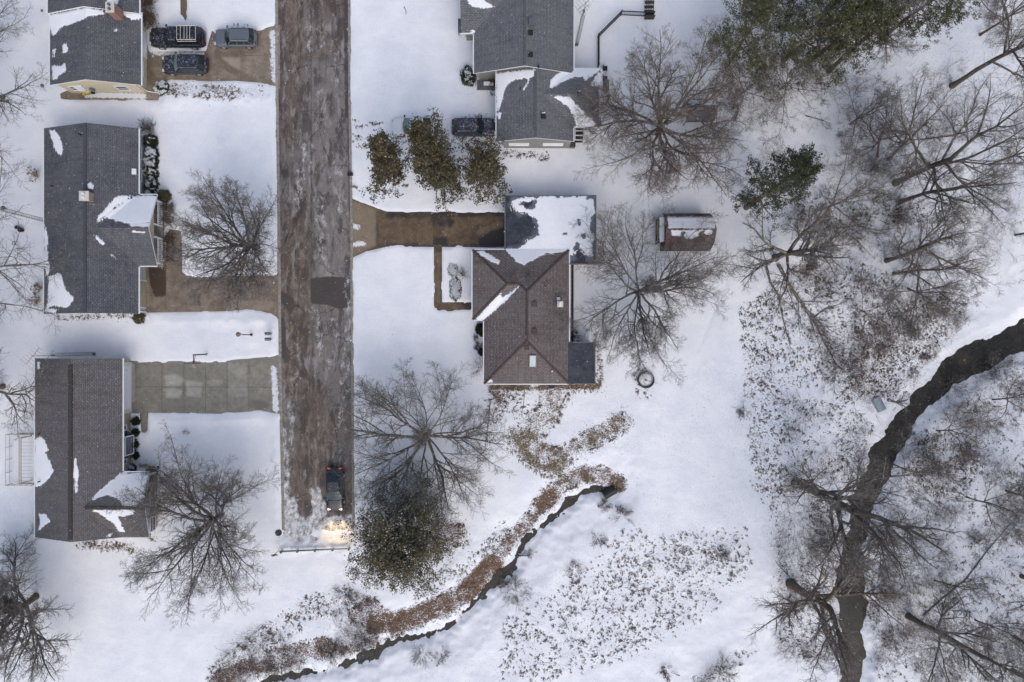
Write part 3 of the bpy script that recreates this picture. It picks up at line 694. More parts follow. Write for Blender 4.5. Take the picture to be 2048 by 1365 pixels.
def roof_mesh(name, root, polys, mat, snow=(), step=.16, origin=(0, 0, 0)):
    bm = grid_cut(polys, step)
    bmesh.ops.recalc_face_normals(bm, faces=bm.faces)
    for f in bm.faces:
        if f.normal.z < 0: f.normal_flip()
    uvl = bm.loops.layers.uv.new('UVMap')
    Z = Vector((0, 0, 1))
    for f in bm.faces:
        n = f.normal
        e = Z.cross(n)
        e = e.normalized() if e.length > .02 else Vector((1, 0, 0))
        u = n.cross(e)
        for l in f.loops: l[uvl].uv = (l.vert.co.dot(e), l.vert.co.dot(u))
    me = bpy.data.meshes.new(name); bm.to_mesh(me); bm.free()
    co = np.zeros(len(me.vertices) * 3); me.vertices.foreach_get('co', co); co = co.reshape(-1, 3)
    px, py = PXY(co[:, 0], co[:, 1], co[:, 2])
    v = np.full(len(px), -1.5)
    for p in snow: v = np.maximum(v, sd_poly(px, py, p) / PPM)
    v = np.where(v > 0, v * (3.2 if mat == M['roof_f'] else 1.8), v)
    a = me.attributes.new('snow', 'FLOAT', 'POINT'); a.data.foreach_set('value', np.clip(v, -1.5, 1.5).astype(np.float32))
    co -= np.array(origin); me.vertices.foreach_set('co', co.ravel().astype(np.float32)); me.update()
    return link_mesh(name, me, mat, root)

def edges_of(polys):
    cnt = {}
    for p in polys:
        for a, b in zip(p, p[1:] + p[:1]):
            ka = tuple(round(q, 2) for q in a); kb = tuple(round(q, 2) for q in b)
            k = (min(ka, kb), max(ka, kb)); cnt[k] = cnt.get(k, 0) + 1
    return [k for k, c in cnt.items() if c == 1]

def roof(root, polys, mat, snow, origin, trim='white', thick=.17, gutter=True, noskirt=lambda a, b: False, name='roof'):
    polys = [[tuple(q) for q in p] for p in polys]
    r = roof_mesh(name, root, polys, M[mat], snow, origin=origin)
    fb = MB(); gb = []
    for p in polys: fb.poly([(q[0], q[1], q[2] - thick) for q in p])
    for a, b in edges_of(polys):
        if noskirt(a, b): continue
        fb.poly([a, b, (b[0], b[1], b[2] - thick), (a[0], a[1], a[2] - thick)])
        if gutter and abs(a[2] - b[2]) < .02 and min(a[2], b[2]) < 3.3:
            A = Vector(a); B = Vector(b); c = (A + B) / 2
            cen = Vector((sum(q[0] for p in polys for q in p), sum(q[1] for p in polys for q in p), 0)) / sum(len(p) for p in polys)
            d = (B - A).normalized(); q = Vector((-d.y, d.x, 0))
            if q.dot(c - cen) < 0: q = -q
            off = q * .055 + Vector((0, 0, -.075))
            g1 = MB(); g1.box(tuple(c + off), ((B - A).length - .01, .10, .10), math.atan2(d.y, d.x)); gb.append(g1)
    fb.build('fascia', M[trim], r)
    for o in r.children: o.data.transform(Matrix.Translation(-Vector(origin)))
    for g1 in gb: g1.build('gutter', M[trim], r, origin)
    return r

def gable_polys(x0, x1, y0, y1, xr, ze, zr):
    return [[(x0, y0, ze), (xr, y0, zr), (xr, y1, zr), (x0, y1, ze)], [(xr, y0, zr), (x1, y0, ze), (x1, y1, ze), (xr, y1, zr)]]

def prism(name, root, foot, z0, z1, mat, origin, tops=()):
    mb = MB()
    for a, b in zip(foot, foot[1:] + foot[:1]):
        mb.poly([(a[0], a[1], z0), (b[0], b[1], z0), (b[0], b[1], z1), (a[0], a[1], z1)])
    for t in tops: mb.poly(t)
    return mb.build(name, M[mat], root, origin)

def rect(x0, x1, y0, y1): return [(x0, y0), (x1, y0), (x1, y1), (x0, y1)]

def window(root, c, w, h, ax, sgn, origin, frame='white', pane='glass', name='window'):
    """ax 'x': the window looks along x"""
    fb = MB(); pb = MB(); t = .07; d = .06
    def bx(mb, u0, u1, z0, z1, dd):
        if ax == 'x': mb.box((c[0] + sgn * dd / 2, c[1] + (u0 + u1) / 2, c[2] + (z0 + z1) / 2), (dd, abs(u1 - u0), abs(z1 - z0)))
        else: mb.box((c[0] + (u0 + u1) / 2, c[1] + sgn * dd / 2, c[2] + (z0 + z1) / 2), (abs(u1 - u0), dd, abs(z1 - z0)))
    bx(fb, -w / 2, w / 2, h / 2 - t, h / 2, d); bx(fb, -w / 2, w / 2, -h / 2, -h / 2 + t, d + .05)
    bx(fb, -w / 2, -w / 2 + t, -h / 2 + t, h / 2 - t, d); bx(fb, w / 2 - t, w / 2, -h / 2 + t, h / 2 - t, d)
    bx(fb, -w / 2 + t, w / 2 - t, -.025, .025, d * .8)
    bx(pb, -w / 2 + t, w / 2 - t, -h / 2 + t, h / 2 - t, d * .5)
    f = fb.build(name, M[frame], root, origin); pb.build('pane', M[pane], f, origin)
    return f

def door(root, c, w, h, ax, sgn, origin, mat='white', name='door'):
    mb = MB(); d = .06
    if ax == 'x':
        mb.box((c[0] + sgn * d / 2, c[1], c[2] + h / 2), (d, w, h))
        for k in range(4): mb.box((c[0] + sgn * (d + .012), c[1], c[2] + h * (.14 + .24 * k)), (.025, w * .9, h * .19))
    else:
        mb.box((c[0], c[1] + sgn * d / 2, c[2] + h / 2), (w, d, h))
        for k in range(4): mb.box((c[0], c[1] + sgn * (d + .012), c[2] + h * (.14 + .24 * k)), (w * .9, .025, h * .19))
    o = mb.build(name, M[mat], root, origin)
    hb = MB()
    if ax == 'x': hb.box((c[0] + sgn * .1, c[1] + w * .4, c[2] + h * .48), (.06, .05, .12))
    else: hb.box((c[0] + w * .4, c[1] + sgn * .1, c[2] + h * .48), (.05, .06, .12))
    hb.build('handle', M['iron'], o, origin)
    return o

def chimney(rf, x, y, z0, z1, sx, sy, mat, origin, snowy=True):
    mb = MB(); mb.box2(x - sx / 2, x + sx / 2, y - sy / 2, y + sy / 2, z0, z1)
    c = mb.build('chimney', M[mat], rf, origin)
    cp = MB(); cp.box2(x - sx / 2 - .05, x + sx / 2 + .05, y - sy / 2 - .05, y + sy / 2 + .05, z1 + .002, z1 + .09); cp.build('cap', M['offwhite'], c, origin)
    fl = MB(); fl.tube((x, y + sy * .2, z1 + .09), (x, y + sy * .2, z1 + .34), .12, .12, 12); fl.tube((x, y - sy * .22, z1 + .09), (x, y - sy * .22, z1 + .26), .15, .13, 12); fl.build('flue', M['white' if snowy else 'iron'], c, origin)

def vent(rf, x, y, z, origin, kind='box', mat='black'):
    mb = MB()
    if kind == 'box':
        mb.box((x, y, z + .10), (.42, .42, .22)); mb.box((x, y, z + .225), (.50, .50, .035))
    else:
        mb.lathe((x, y, z - .05), [(.13, 0), (.10, .08), (.055, .09), (.055, .42), (.075, .42), (.075, .46)], 12)
    mb.build('roof_vent' if kind == 'box' else 'vent_pipe', M[mat], rf, origin)

def snowpile(rf, pts, z, origin, h=.16):
    """a small heap of snow on a roof"""
    cx = sum(p[0] for p in pts) / len(pts); cy = sum(p[1] for p in pts) / len(pts)
    mb = MB()
    for a, b in zip(pts, pts[1:] + pts[:1]):
        m = lambda p, t, hh: (cx + (p[0] - cx) * t, cy + (p[1] - cy) * t, z + hh)
        mb.poly([m(a, 1, -.1), m(b, 1, -.1), m(b, .8, h * .7), m(a, .8, h * .7)]); mb.poly([m(a, .8, h * .7), m(b, .8, h * .7), (cx, cy, z + h)])
    mb.build('snow_heap', M['snowcap'], rf, origin, True)

# ------------------------------------------------------------------ A: cream house, top left
def house_a():
    O = (-42.3, 30.0, 0)
    R = thing('house', 'cream sided house with grey shingle roof beside the three parked cars', 'house', O)
    x0, x1, xr = wx(100, 2.7), wx(282, 2.7), -42.3
    y0 = 25.95; ym = 33.05
    snow = [[(98, 30), (175, 14), (200, 20), (216, 30), (182, 32), (150, 46), (122, 55), (112, 68), (104, 74), (98, 45)], [(244, 24), (284, 26), (284, 38), (266, 40), (252, 34)], [(123, 88), (133, 88), (137, 106), (126, 107)], [(104, 131), (120, 132), (130, 126), (132, 144), (118, 150), (112, 160), (104, 160)], [(227, 59), (236, 57), (236, 62), (229, 64)], [(105, 100), (110, 98), (110, 116), (106, 114)]]
    rf = roof(R, gable_polys(x0, x1, y0, ym + .3, xr, 2.7, 4.2), 'roof_a', snow, O)
    roof(R, gable_polys(x0, x1, ym, 44, xr, 3.05, 4.55), 'roof_a', [[(212, -4), (238, -2), (236, 8), (226, 12), (216, 6)]], O)
    wxl, wxr = x0 + .5, -38.45
    prism('wall', R, rect(wxl, wxr, 26.12, 44), -.2, 2.6, 'cream', O, [[(wxl, 26.12, 2.6), (wxr, 26.12, 2.6), (xr, 26.12, 4.02)]])
    chimney(rf, wx(226, 4.6), wy(20, 4.6), 3.4, 5.1, .75, .95, 'brick', O, False)
    window(R, (wx(150, 1.2) + .2, 26.12, 1.35), 1.1, 1.0, 'y', -1, O)
    window(R, (-40.2, 26.12, 1.45), 1.2, 1.1, 'y', -1, O)
    door(R, (-44.6, 26.12, 0), .95, 2.05, 'y', -1, O)
    window(R, (wxr, 28.3, 1.4), 1.6, 1.2, 'x', 1, O); door(R, (wxr, 31.0, 0), 2.6, 2.2, 'x', 1, O, 'white', 'garage_door'); window(R, (wxr, 36, 1.4), 1.6, 1.2, 'x', 1, O)
    mb = MB(); mb.path([(wxr + .08, 26.25, 2.5), (wxr + .08, 26.25, .2), (wxr + 1.35, 26.05, .12)], .05); mb.build('downspout', M['white'], R, O)
    # meter box on the end wall
    mb = MB(); mb.box((-43.4, 26.02, 1.3), (.35, .18, .5)); mb.build('meter_box', M['iron'], R, O)
house_a()

# ------------------------------------------------------------------ B: house with the white porch railings
def house_b():
    O = (-42.4, 12, 0)
    R = thing('house', 'blue grey shingled house with white porch railings and a snowy cross gable', 'house', O)
    ze, zr = 2.8, 4.6
    x0, x1, xr = wx(88, ze), wx(277, ze), -42.1
    y1, y0 = wy(257, ze), wy(628, ze)
    cy0, cy1, cyr, cz = wy(532, ze), wy(390, ze), 11.25, 4.2
    xe = wx(314, ze)
    t = (cz - ze) / (zr - ze); xv = x1 + (xr - x1) * t
    W_ = [[(x0, y0, ze), (xr, y0, zr), (xr, y1, zr), (x0, y1, ze)]]
    E_ = [[(x1, y1, ze), (xr, y1, zr), (xr, cyr, zr), (xv, cyr, cz), (x1, cy1, ze)], [(x1, cy0, ze), (xv, cyr, cz), (xr, cyr, zr), (xr, y0, zr), (x1, y0, ze)]]
    xg = xe - .15
    C_ = [[(x1, cy1, ze), (xv, cyr, cz), (xg, cyr, cz), (xe, cy1, ze)], [(xe, cy0, ze), (xg, cyr, cz), (xv, cyr, cz), (x1, cy0, ze)]]
    snow = [[(278, 391), (314, 391), (310, 440), (301, 446), (258, 449), (213, 436), (187, 449), (220, 424), (250, 402)], [(193, 440), (215, 412), (235, 392), (262, 391), (252, 402), (232, 412), (214, 430)], [(258, 448), (300, 446), (299, 454), (258, 454)], [(262, 463), (290, 463), (290, 466), (262, 466)], [(187, 470), (196, 474), (210, 487), (206, 491), (194, 480)], [(222, 508), (233, 516), (232, 520), (224, 512)],
            [(98, 260), (110, 260), (120, 276), (127, 300), (121, 314), (110, 300), (104, 280)], [(88, 448), (95, 472), (96, 515), (100, 545), (93, 552), (88, 530)], [(98, 552), (121, 546), (131, 580), (149, 598), (135, 616), (104, 612), (93, 620), (95, 590)], [(90, 616), (116, 619), (112, 626), (90, 626)]]
    rf = roof(R, W_ + E_ + C_, 'roof_b', snow, O)
    mb = MB(); mb.box((xr, (y0 + y1) / 2, zr + .015), (.32, y1 - y0 - .1, .06)); mb.build('ridge_cap', M['roof_b_cap'], rf, O)
    wl, wr = x0 + .5, -38.55
    prism('wall', R, rect(wl, wr, y0 + .2, y1 - .2), -.2, 2.7, 'light_siding', O, [[(wl, y1 - .2, 2.7), (wr, y1 - .2, 2.7), (xr, y1 - .2, 4.4)], [(wl, y0 + .2, 2.7), (wr, y0 + .2, 2.7), (xr, y0 + .2, 4.4)]])
    # gable end over the porch
    prism('gable_wall', R, rect(wr + .01, -37.9, cy0 + .3, cy1 - .3), -.2, 2.68, 'beige', O, [[(xe - .35, cy0 + .35, 2.72), (xe - .35, cy1 - .35, 2.72), (xe - .35, cyr, 4.05)]])
    chimney(rf, wx(170.5, 5.0), wy(393, 5.0), 4.0, 5.15, .85, .85, 'tanbrick', O)
    snowpile(rf, [W(a, b, 4.6)[:2] for a, b in ((173, 368), (180, 363), (185, 370), (183, 378), (175, 378))], 4.45, O)
    vent(rf, wx(161, 4.5), wy(270, 4.5), 4.4, O, 'pipe', 'black'); vent(rf, wx(106, 3.2), wy(373, 3.2), 3.15, O, 'pipe', 'black')
    # skylight
    mb = MB(); zz = 3.05; c = W(268.5, 343.5, zz); mb.poly([(c[0] - .2, c[1] - .28, zz + .12), (c[0] + .2, c[1] - .28, zz - .02), (c[0] + .2, c[1] + .28, zz - .02), (c[0] - .2, c[1] + .28, zz + .12)])
    for s in (-1, 1): mb.poly([(c[0] - .2, c[1] + s * .28, zz + .12), (c[0] + .2, c[1] + s * .28, zz - .02), (c[0] + .2, c[1] + s * .28, zz - .2), (c[0] - .2, c[1] + s * .28, zz - .1)])
    mb.build('roof_panel', M['white'], rf, O)
    # porch
    fl = MB(); fl.box2(-37.9, -36.55, cy0 + .15, cy1 - .55, -.2, .32); fl.build('porch_floor', M['kerb'], R, O)
    for ya, yb in ((wy(451, .9), wy(406, .9)), (wy(525, .9), wy(479, .9))):
        mb = MB(); xq = -36.62
        mb.box2(xq - .05, xq + .05, ya, yb, 1.22, 1.30); mb.box2(xq - .04, xq + .04, ya, yb, .42, .50)
        n = 12
        for i in range(n + 1): mb.box((xq, ya + (yb - ya) * i / n, .86), (.06, .075, .72))
        mb.box2(xq - .75, xq - .68, ya, yb, 1.2, 1.28)
        mb.build('railing', M['white'], R, O)
    for Y in (404, 452, 477, 527):
        pm = MB(); pm.box2(-36.75, -36.55, wy(Y, .9) - .07, wy(Y, .9) + .07, .32, 2.62); pm.build('porch_post', M['white'], R, O)
    # garage door with surround
    gy0, gy1 = wy(615, 0), wy(562, 0)
    door(R, (wr, (gy0 + gy1) / 2, 0), abs(gy1 - gy0) - .2, 2.2, 'x', 1, O, 'beige', 'garage_door')
    mb = MB(); mb.box2(wr, wr + .09, gy0 - .12, gy0, -.1, 2.4); mb.box2(wr, wr + .09, gy1 - .1, gy1 + .02, -.1, 2.4); mb.box2(wr + .002, wr + .09, gy0, gy1 - .1, 2.28, 2.4); mb.build('door_trim', M['white'], R, O)
    mb = MB(); mb.box((wr + .12, wy(541, 2.2), 2.0), (.16, .2, .36)); mb.build('wall_lamp', M['black'], R, O)
    for yy in (19.5, 17.2): window(R, (wr, yy, 1.5), 1.4, 1.2, 'x', 1, O)
    window(R, (-44.5, y0 + .2, 1.5), 1.2, 1.1, 'y', -1, O)
    mb = MB(); mb.path([(wr + .1, y0 + .3, 2.5), (wr + .1, y0 + .3, .15), (wr + .5, y0 - .4, .1)], .05); mb.build('downspout', M['white'], R, O)
house_b()

# ------------------------------------------------------------------ C: brown grey house bottom left
def house_c():
    O = (-43.8, -10.8, 0)
    R = thing('house', 'brown grey shingled house with a bay window and stone gable beside the grey driveway', 'house', O)
    ze, zr = 2.8, 4.5
    x0, x1, xr = wx(70, ze), wx(245, ze), -43.6
    y1, y0 = wy(717, ze), wy(1075, ze)
    cy1 = wy(945, ze); cyr = -16.6; cz = 4.15; cy0 = y0
    xe = wx(298, ze); xg = wx(289, cz)
    t = (cz - ze) / (zr - ze); xv = x1 + (xr - x1) * t
    W_ = [[(x0, y0, ze), (xr, y0, zr), (xr, y1, zr), (x0, y1, ze)]]
    E_ = [[(x1, y1, ze), (xr, y1, zr), (xr, cyr, zr), (xv, cyr, cz), (x1, cy1, ze)], [(x1, cy0, ze), (xv, cyr, cz), (xr, cyr, zr), (xr, y0, zr)]]
    C_ = [[(x1, cy1, ze), (xv, cyr, cz), (xg, cyr, cz), (xe, cy1, ze)], [(xe, cy0, ze), (xg, cyr, cz), (xv, cyr, cz), (x1, cy0, ze)]]
    snow = [[(243, 946), (298, 946), (291, 985), (288, 1014), (246, 1013), (238, 1000), (215, 990), (200, 995), (181, 1003), (195, 985), (220, 963)], [(184, 1021), (236, 1020), (272, 1020), (265, 1030), (237, 1034), (243, 1050), (250, 1064), (240, 1066), (225, 1045), (205, 1032)], [(215, 1070), (224, 1066), (222, 1073), (210, 1074)],
            [(69, 880), (82, 872), (90, 882), (97, 900), (90, 906), (100, 925), (108, 942), (98, 958), (82, 972), (70, 974)], [(148, 916), (153, 918), (157, 940), (155, 985), (150, 988), (148, 950)], [(78, 1028), (90, 1028), (102, 1044), (88, 1052), (80, 1062), (75, 1060), (80, 1045)], [(74, 722), (79, 724), (80, 738), (75, 738)]]
    rf = roof(R, W_ + E_ + C_, 'roof_c', snow, O)
    mb = MB(); mb.box((xr, (y0 + y1) / 2 - .2, zr + .05), (.36, y1 - y0 - .9, .12)); mb.build('ridge_vent', M['ridge_c'], rf, O)
    mb = MB(); mb.box(((xv + xg) / 2 + .2, cyr, cz + .02), (abs(xg - xv) - .3, .26, .06)); mb.build('ridge_cap', M['ridge_c'], rf, O)
    vent(rf, wx(81, 3.0), wy(963, 3.0), 2.95, O, 'pipe', 'black'); vent(rf, wx(81, 3.0), wy(868, 3.0), 2.95, O, 'pipe', 'black')
    wl, wr = x0 + .45, -40.1
    prism('wall', R, rect(wl, wr, y0 + .25, y1 - .25), -.2, 2.7, 'beige', O, [[(wl, y1 - .25, 2.7), (wr, y1 - .25, 2.7), (xr, y1 - .25, 4.3)], [(wl, y0 + .25, 2.7), (wr, y0 + .25, 2.7), (xr, y0 + .25, 4.3)]])
    sx = -37.3; sy0, sy1 = y0 + .3, wy(980, 0)
    prism('stone_wall', R, rect(wr + .01, sx, sy0, sy1), -.2, 2.66, 'stone', O, [[(sx, sy0, 2.66), (sx, sy1, 2.66), (sx, sy1 + .0, 3.0), (sx, cyr, 4.0)]])
    for Y in (1012, 1050):
        yy = wy(Y, 1.4); window(R, (sx, yy, 1.05), 1.5, 1.1, 'x', 1, O); window(R, (sx, yy, 2.1), 1.5, .8, 'x', 1, O, 'white', 'paleglass')
    mb = MB(); mb.box2(wr, sx, sy1 + .002, cy1 - .35, -.2, .18); mb.build('porch_floor', M['kerb'], R, O)
    mb = MB(); mb.box2(sx - .14, sx, cy1 - .55, cy1 - .41, .18, 2.7); mb.build('porch_post', M['white'], R, O)
    door(R, (wr, -14.9, .18), .95, 2.05, 'x', 1, O, 'darkwood')
    st = MB(); st.box2(wx(280, 0), wx(296, 0), cy1 - .35 + .002, cy1 + .35, -.1, .12); st.build('porch_step', M['kerb'], R, O)
    # garage door
    ga, gb = wy(822, 0), wy(728, 0)
    door(R, (wr, (ga + gb) / 2, 0), abs(gb - ga) - .3, 2.2, 'x', 1, O, 'white', 'garage_door')
    mb = MB()
    for yy in (ga, gb): mb.box2(wr, wr + .12, yy - .16, yy + .16, -.1, 2.45)
    mb.box2(wr + .002, wr + .1, ga + .16, gb - .16, 2.32, 2.45); mb.build('door_trim', M['offwhite'], R, O)
    # bay window
    ba, bb = wy(920, 1.4), wy(862, 1.4); o = .62
    out = [(wr, ba), (wr + o, ba + .55), (wr + o, bb - .55), (wr, bb)]
    mb = MB()
    for z0_, z1_ in ((.5, .72), (2.1, 2.32)):
        mb.poly([(p[0], p[1], z1_) for p in out]); mb.poly([(p[0], p[1], z0_) for p in out])
        for a, b in zip(out[:-1], out[1:]): mb.poly([(a[0], a[1], z0_), (b[0], b[1], z0_), (b[0], b[1], z1_), (a[0], a[1], z1_)])
    for p in out: mb.box((p[0], p[1], 1.41), (.1, .1, 1.5))
    bw = mb.build('bay_window', M['white'], R, O)
    mb = MB()
    for a, b in zip(out[:-1], out[1:]): mb.poly([(a[0], a[1], .72), (b[0], b[1], .72), (b[0], b[1], 2.1), (a[0], a[1], 2.1)])
    mb.build('pane', M['glass'], bw, O)
    mb = MB(); mb.poly([(out[1][0] + .12, out[1][1] + .05, 2.36), (out[2][0] + .12, out[2][1] - .05, 2.36), (wr + .02, bb - .3, 2.62), (wr + .02, ba + .3, 2.62)]); mb.build('bay_roof', M['paleglass'], bw, O)
    for Y in (856, 924): window(R, (wr, wy(Y, 1.4), 1.5), .55, 1.1, 'x', 1, O)
    window(R, (-46, y0 + .25, 1.5), 1.2, 1.1, 'y', -1, O)
    mb = MB(); mb.tube((wx(110, 1.0), y0 + .1, 1.2), (wx(110, 1.0), y0 - .75, 1.1), .06, .06, 8); mb.build('exhaust_pipe', M['offwhite'], R, O)
house_c()

# ------------------------------------------------------------------ D: grey house top centre
def house_d():
    O = (2.3, 28, 0)
    R = thing('house', 'mid grey shingled house at the top with hipped side wing and stepped gables', 'house', O)
    ze, zr = 2.8, 4.75
    x0, x1, xr = wx(948, ze), wx(1147, ze), 1.25
    yS = wy(147, ze)
    main = [[(x0, yS, ze), (xr, yS, zr), (xr, 44, zr), (x0, wy(62, ze), ze)], [(xr, yS, zr), (x1, yS, ze), (x1, 44, ze), (xr, 44, zr)]]
    # west cross wing
    wxe = wx(922, ze); wy0 = wy(66, ze); wyr = 34.9; wz = 4.25
    xvw = x0 + (xr - x0) * (wz - ze) / (zr - ze)
    main[0] = [(x0, yS, ze), (xr, yS, zr), (xr, 44, zr), (xvw, 44, wz), (xvw, wyr, wz), (x0, wy0, ze)]
    wing = [[(wxe, wy0, ze), (x0, wy0, ze), (xvw, wyr, wz), (wxe, wyr, wz)], [(wxe, wyr, wz), (xvw, wyr, wz), (x0, 38.6, ze), (wxe, 38.6, ze)]]
    rf = roof(R, main + wing[:1], 'roof_d', [[(930, -2), (962, -4), (990, 14), (968, 18), (944, 14)], [(944, 60), (950, 62), (948, 70), (940, 66)]], O)
    roof(R, wing[1:], 'roof_d', [], O, gutter=False)
    # lower south block + hipped east wing
    lz = 2.72; lzr = 3.95
    a0, a1, ar = wx(993, lz), wx(1147, lz), 2.33
    aS = wy(283, lz)
    ex = wx(1203, lz); eN, eS = wy(138, lz), wy(253, lz); em = (eN + eS) / 2; eh = (eN - eS) / 2; ez = 3.75
    xhip = ex - eh; xv = a1 + (ar - a1) * (ez - lz) / (lzr - lz)
    yt = 27.6
    low = [[(a0, aS, lz), (ar, aS, lzr), (ar, yt, lzr), (a0, yt, lz)],
           [(ar, aS, lzr), (a1, aS, lz), (a1, eS, lz), (xv, em, ez), (xv, em, ez), (ar, em, lzr)][:4] + [(xv, em, ez), (ar, em, lzr)][1:],
           [(ar, em, lzr), (xv, em, ez), (a1, eN, lz), (ar, eN, lzr)],
           [(a1, eS, lz), (ex, eS, lz), (xhip, em, ez), (xv, em, ez)], [(a1, eN, lz), (xv, em, ez), (xhip, em, ez), (ex, eN, lz)], [(ex, eS, lz), (ex, eN, lz), (xhip, em, ez)]]
    snow = [[(993, 148), (1030, 142), (1073, 139), (1068, 152), (1052, 166), (1058, 158), (1048, 158), (1030, 160), (1015, 170), (1008, 185), (1004, 205), (998, 222), (993, 224)], [(1045, 180), (1055, 164), (1058, 164), (1050, 180)], [(994, 222), (1003, 226), (1002, 240), (995, 238)],
            [(1100, 180), (1102, 160), (1110, 152), (1122, 144), (1146, 136), (1204, 136), (1188, 150), (1170, 162), (1165, 154), (1150, 155), (1135, 160), (1115, 170)], [(1180, 172), (1190, 155), (1203, 140), (1204, 175), (1192, 172)], [(1102, 192), (1140, 194), (1152, 210), (1165, 222), (1190, 246), (1196, 254), (1152, 253), (1148, 235), (1138, 215), (1122, 204)], [(1198, 180), (1203, 176), (1203, 245), (1199, 240)]]
    rl = roof(R, low, 'roof_d', snow, O)
    for X, Y, k in ((1064, 45, 'box'), (1061, 66, 'box'), (1061, 110, 'box'), (1077, 133, 'pipe')): vent(rf, wx(X, 4.6), wy(Y, 4.6), 4.45, O, k, 'iron' if Y == 45 else 'black')
    mb = MB(); c = W(1064, 45, 4.7); mb.box((c[0], c[1], 4.78), (.55, .75, .3)); mb.build('roof_hatch', M['iron'], rf, O)
    vent(rl, wx(1041, 3.5), wy(178, 3.5), 3.45, O, 'pipe'); vent(rl, wx(1087, 3.9), wy(233, 3.9), 3.78, O, 'box'); vent(rl, wx(1159, 3.6), wy(189, 3.6), 3.55, O, 'box')
    for X, Y, z in ((1087, 227, 3.9), (1159, 184, 3.7)):
        snowpile(rl, [W(X + dx, Y + dy, z)[:2] for dx, dy in ((-4, -2), (4, -3), (4, 3), (-3, 4))], z - .05, O)
    for y_a, y_b, x_, z_ in ((yS, 44, xr, zr), (aS, 27, ar, lzr)):
        mb = MB(); mb.box((x_, (y_a + y_b) / 2, z_ + .015), (.26, y_b - y_a - .2, .05)); mb.build('ridge_cap', M['roof_d_cap'], rf if z_ == zr else rl, O)
    prism('wall', R, rect(x0 + .45, x1 - .45, yS + .25, 44), -.2, 2.7, 'grey_siding', O, [[(x0 + .45, yS + .25, 2.7), (x1 - .45, yS + .25, 2.7), (xr, yS + .25, 4.5)]])
    sx0, sx1, sy = -.84, 6.0, 20.28
    prism('wall', R, rect(sx0, sx1, sy, yS + .24), -.2, 2.62, 'grey_siding', O, [[(sx0, sy, 2.62), (sx1, sy, 2.62), (ar, sy, 3.78)]])
    prism('wall', R, rect(sx1 + .01, ex - .45, eS + .45, eN - .45), -.2, 2.62, 'grey_siding', O)
    prism('wall', R, rect(wxe + .4, x0 + .44, wy0 + .4, 38), -.2, 2.7, 'grey_siding', O)
    for X in (1038, 1106): window(R, (wx(X, 1.6), sy, 1.6), 2.1, .75, 'y', -1, O, 'white', 'white')
    window(R, (ex - .45, em, 1.5), 1.2, 1.1, 'x', 1, O); window(R, (x0 + .45, 29.5, 1.5), 1.2, 1.1, 'x', -1, O)
    # stoop and steps
    mb = MB(); mb.box2(x0 + .2, a0 - .1, yS - .75, yS + .24, -.1, .35); mb.box2(x0 + .6, x0 + 1.6, yS - .5, yS - .1, .352, .6); mb.build('stoop', M['iron'], R, O)
    mb = MB(); mb.box2(x0 + .9, x0 + 1.9, yS - .45, yS - .05, .61, .70); mb.build('door_mat', M['white'], R, O)
    s0, s1 = wx(1149, .4), wx(1166, .4); t0, t1 = wy(284, .4), wy(256, .4)
    mb = MB()
    for k in range(4): mb.box2(s0, s1, t0 + k * .32, t0 + k * .32 + .29, .06, .2 + .17 * k)
    mb.build('steps', M['black'], R, O)
    mb = MB()
    for xx in (s0, s1): mb.path([(xx, t0, 0), (xx, t0, 1.1), (xx, t1, 1.6), (xx, t1, .3)], .035)
    for k in range(3): mb.box2(s0 + .05, s1 - .05, t0 + .12 + k * .42, t0 + .24 + k * .42, .40 + k * .2, .46 + k * .2)
    mb.build('stair_railing', M['white'], R, O)
    mb = MB(); mb.box2(wx(918, .3), wx(924, .3), wy(65, .3), wy(38, .3), -.1, .3); mb.build('stoop', M['iron'], R, O)
    mb = MB(); mb.path([(wx(917, .9), wy(65, .9), 0), (wx(917, .9), wy(65, .9), .95), (wx(917, .9), wy(38, .9), .95), (wx(917, .9), wy(38, .9), 0)], .04); mb.build('hand_rail', M['black'], R, O)
M['roof_d_cap'] = plain('grey_ridge_caps', (.09, .093, .10), .9, .25, 6)
house_d()

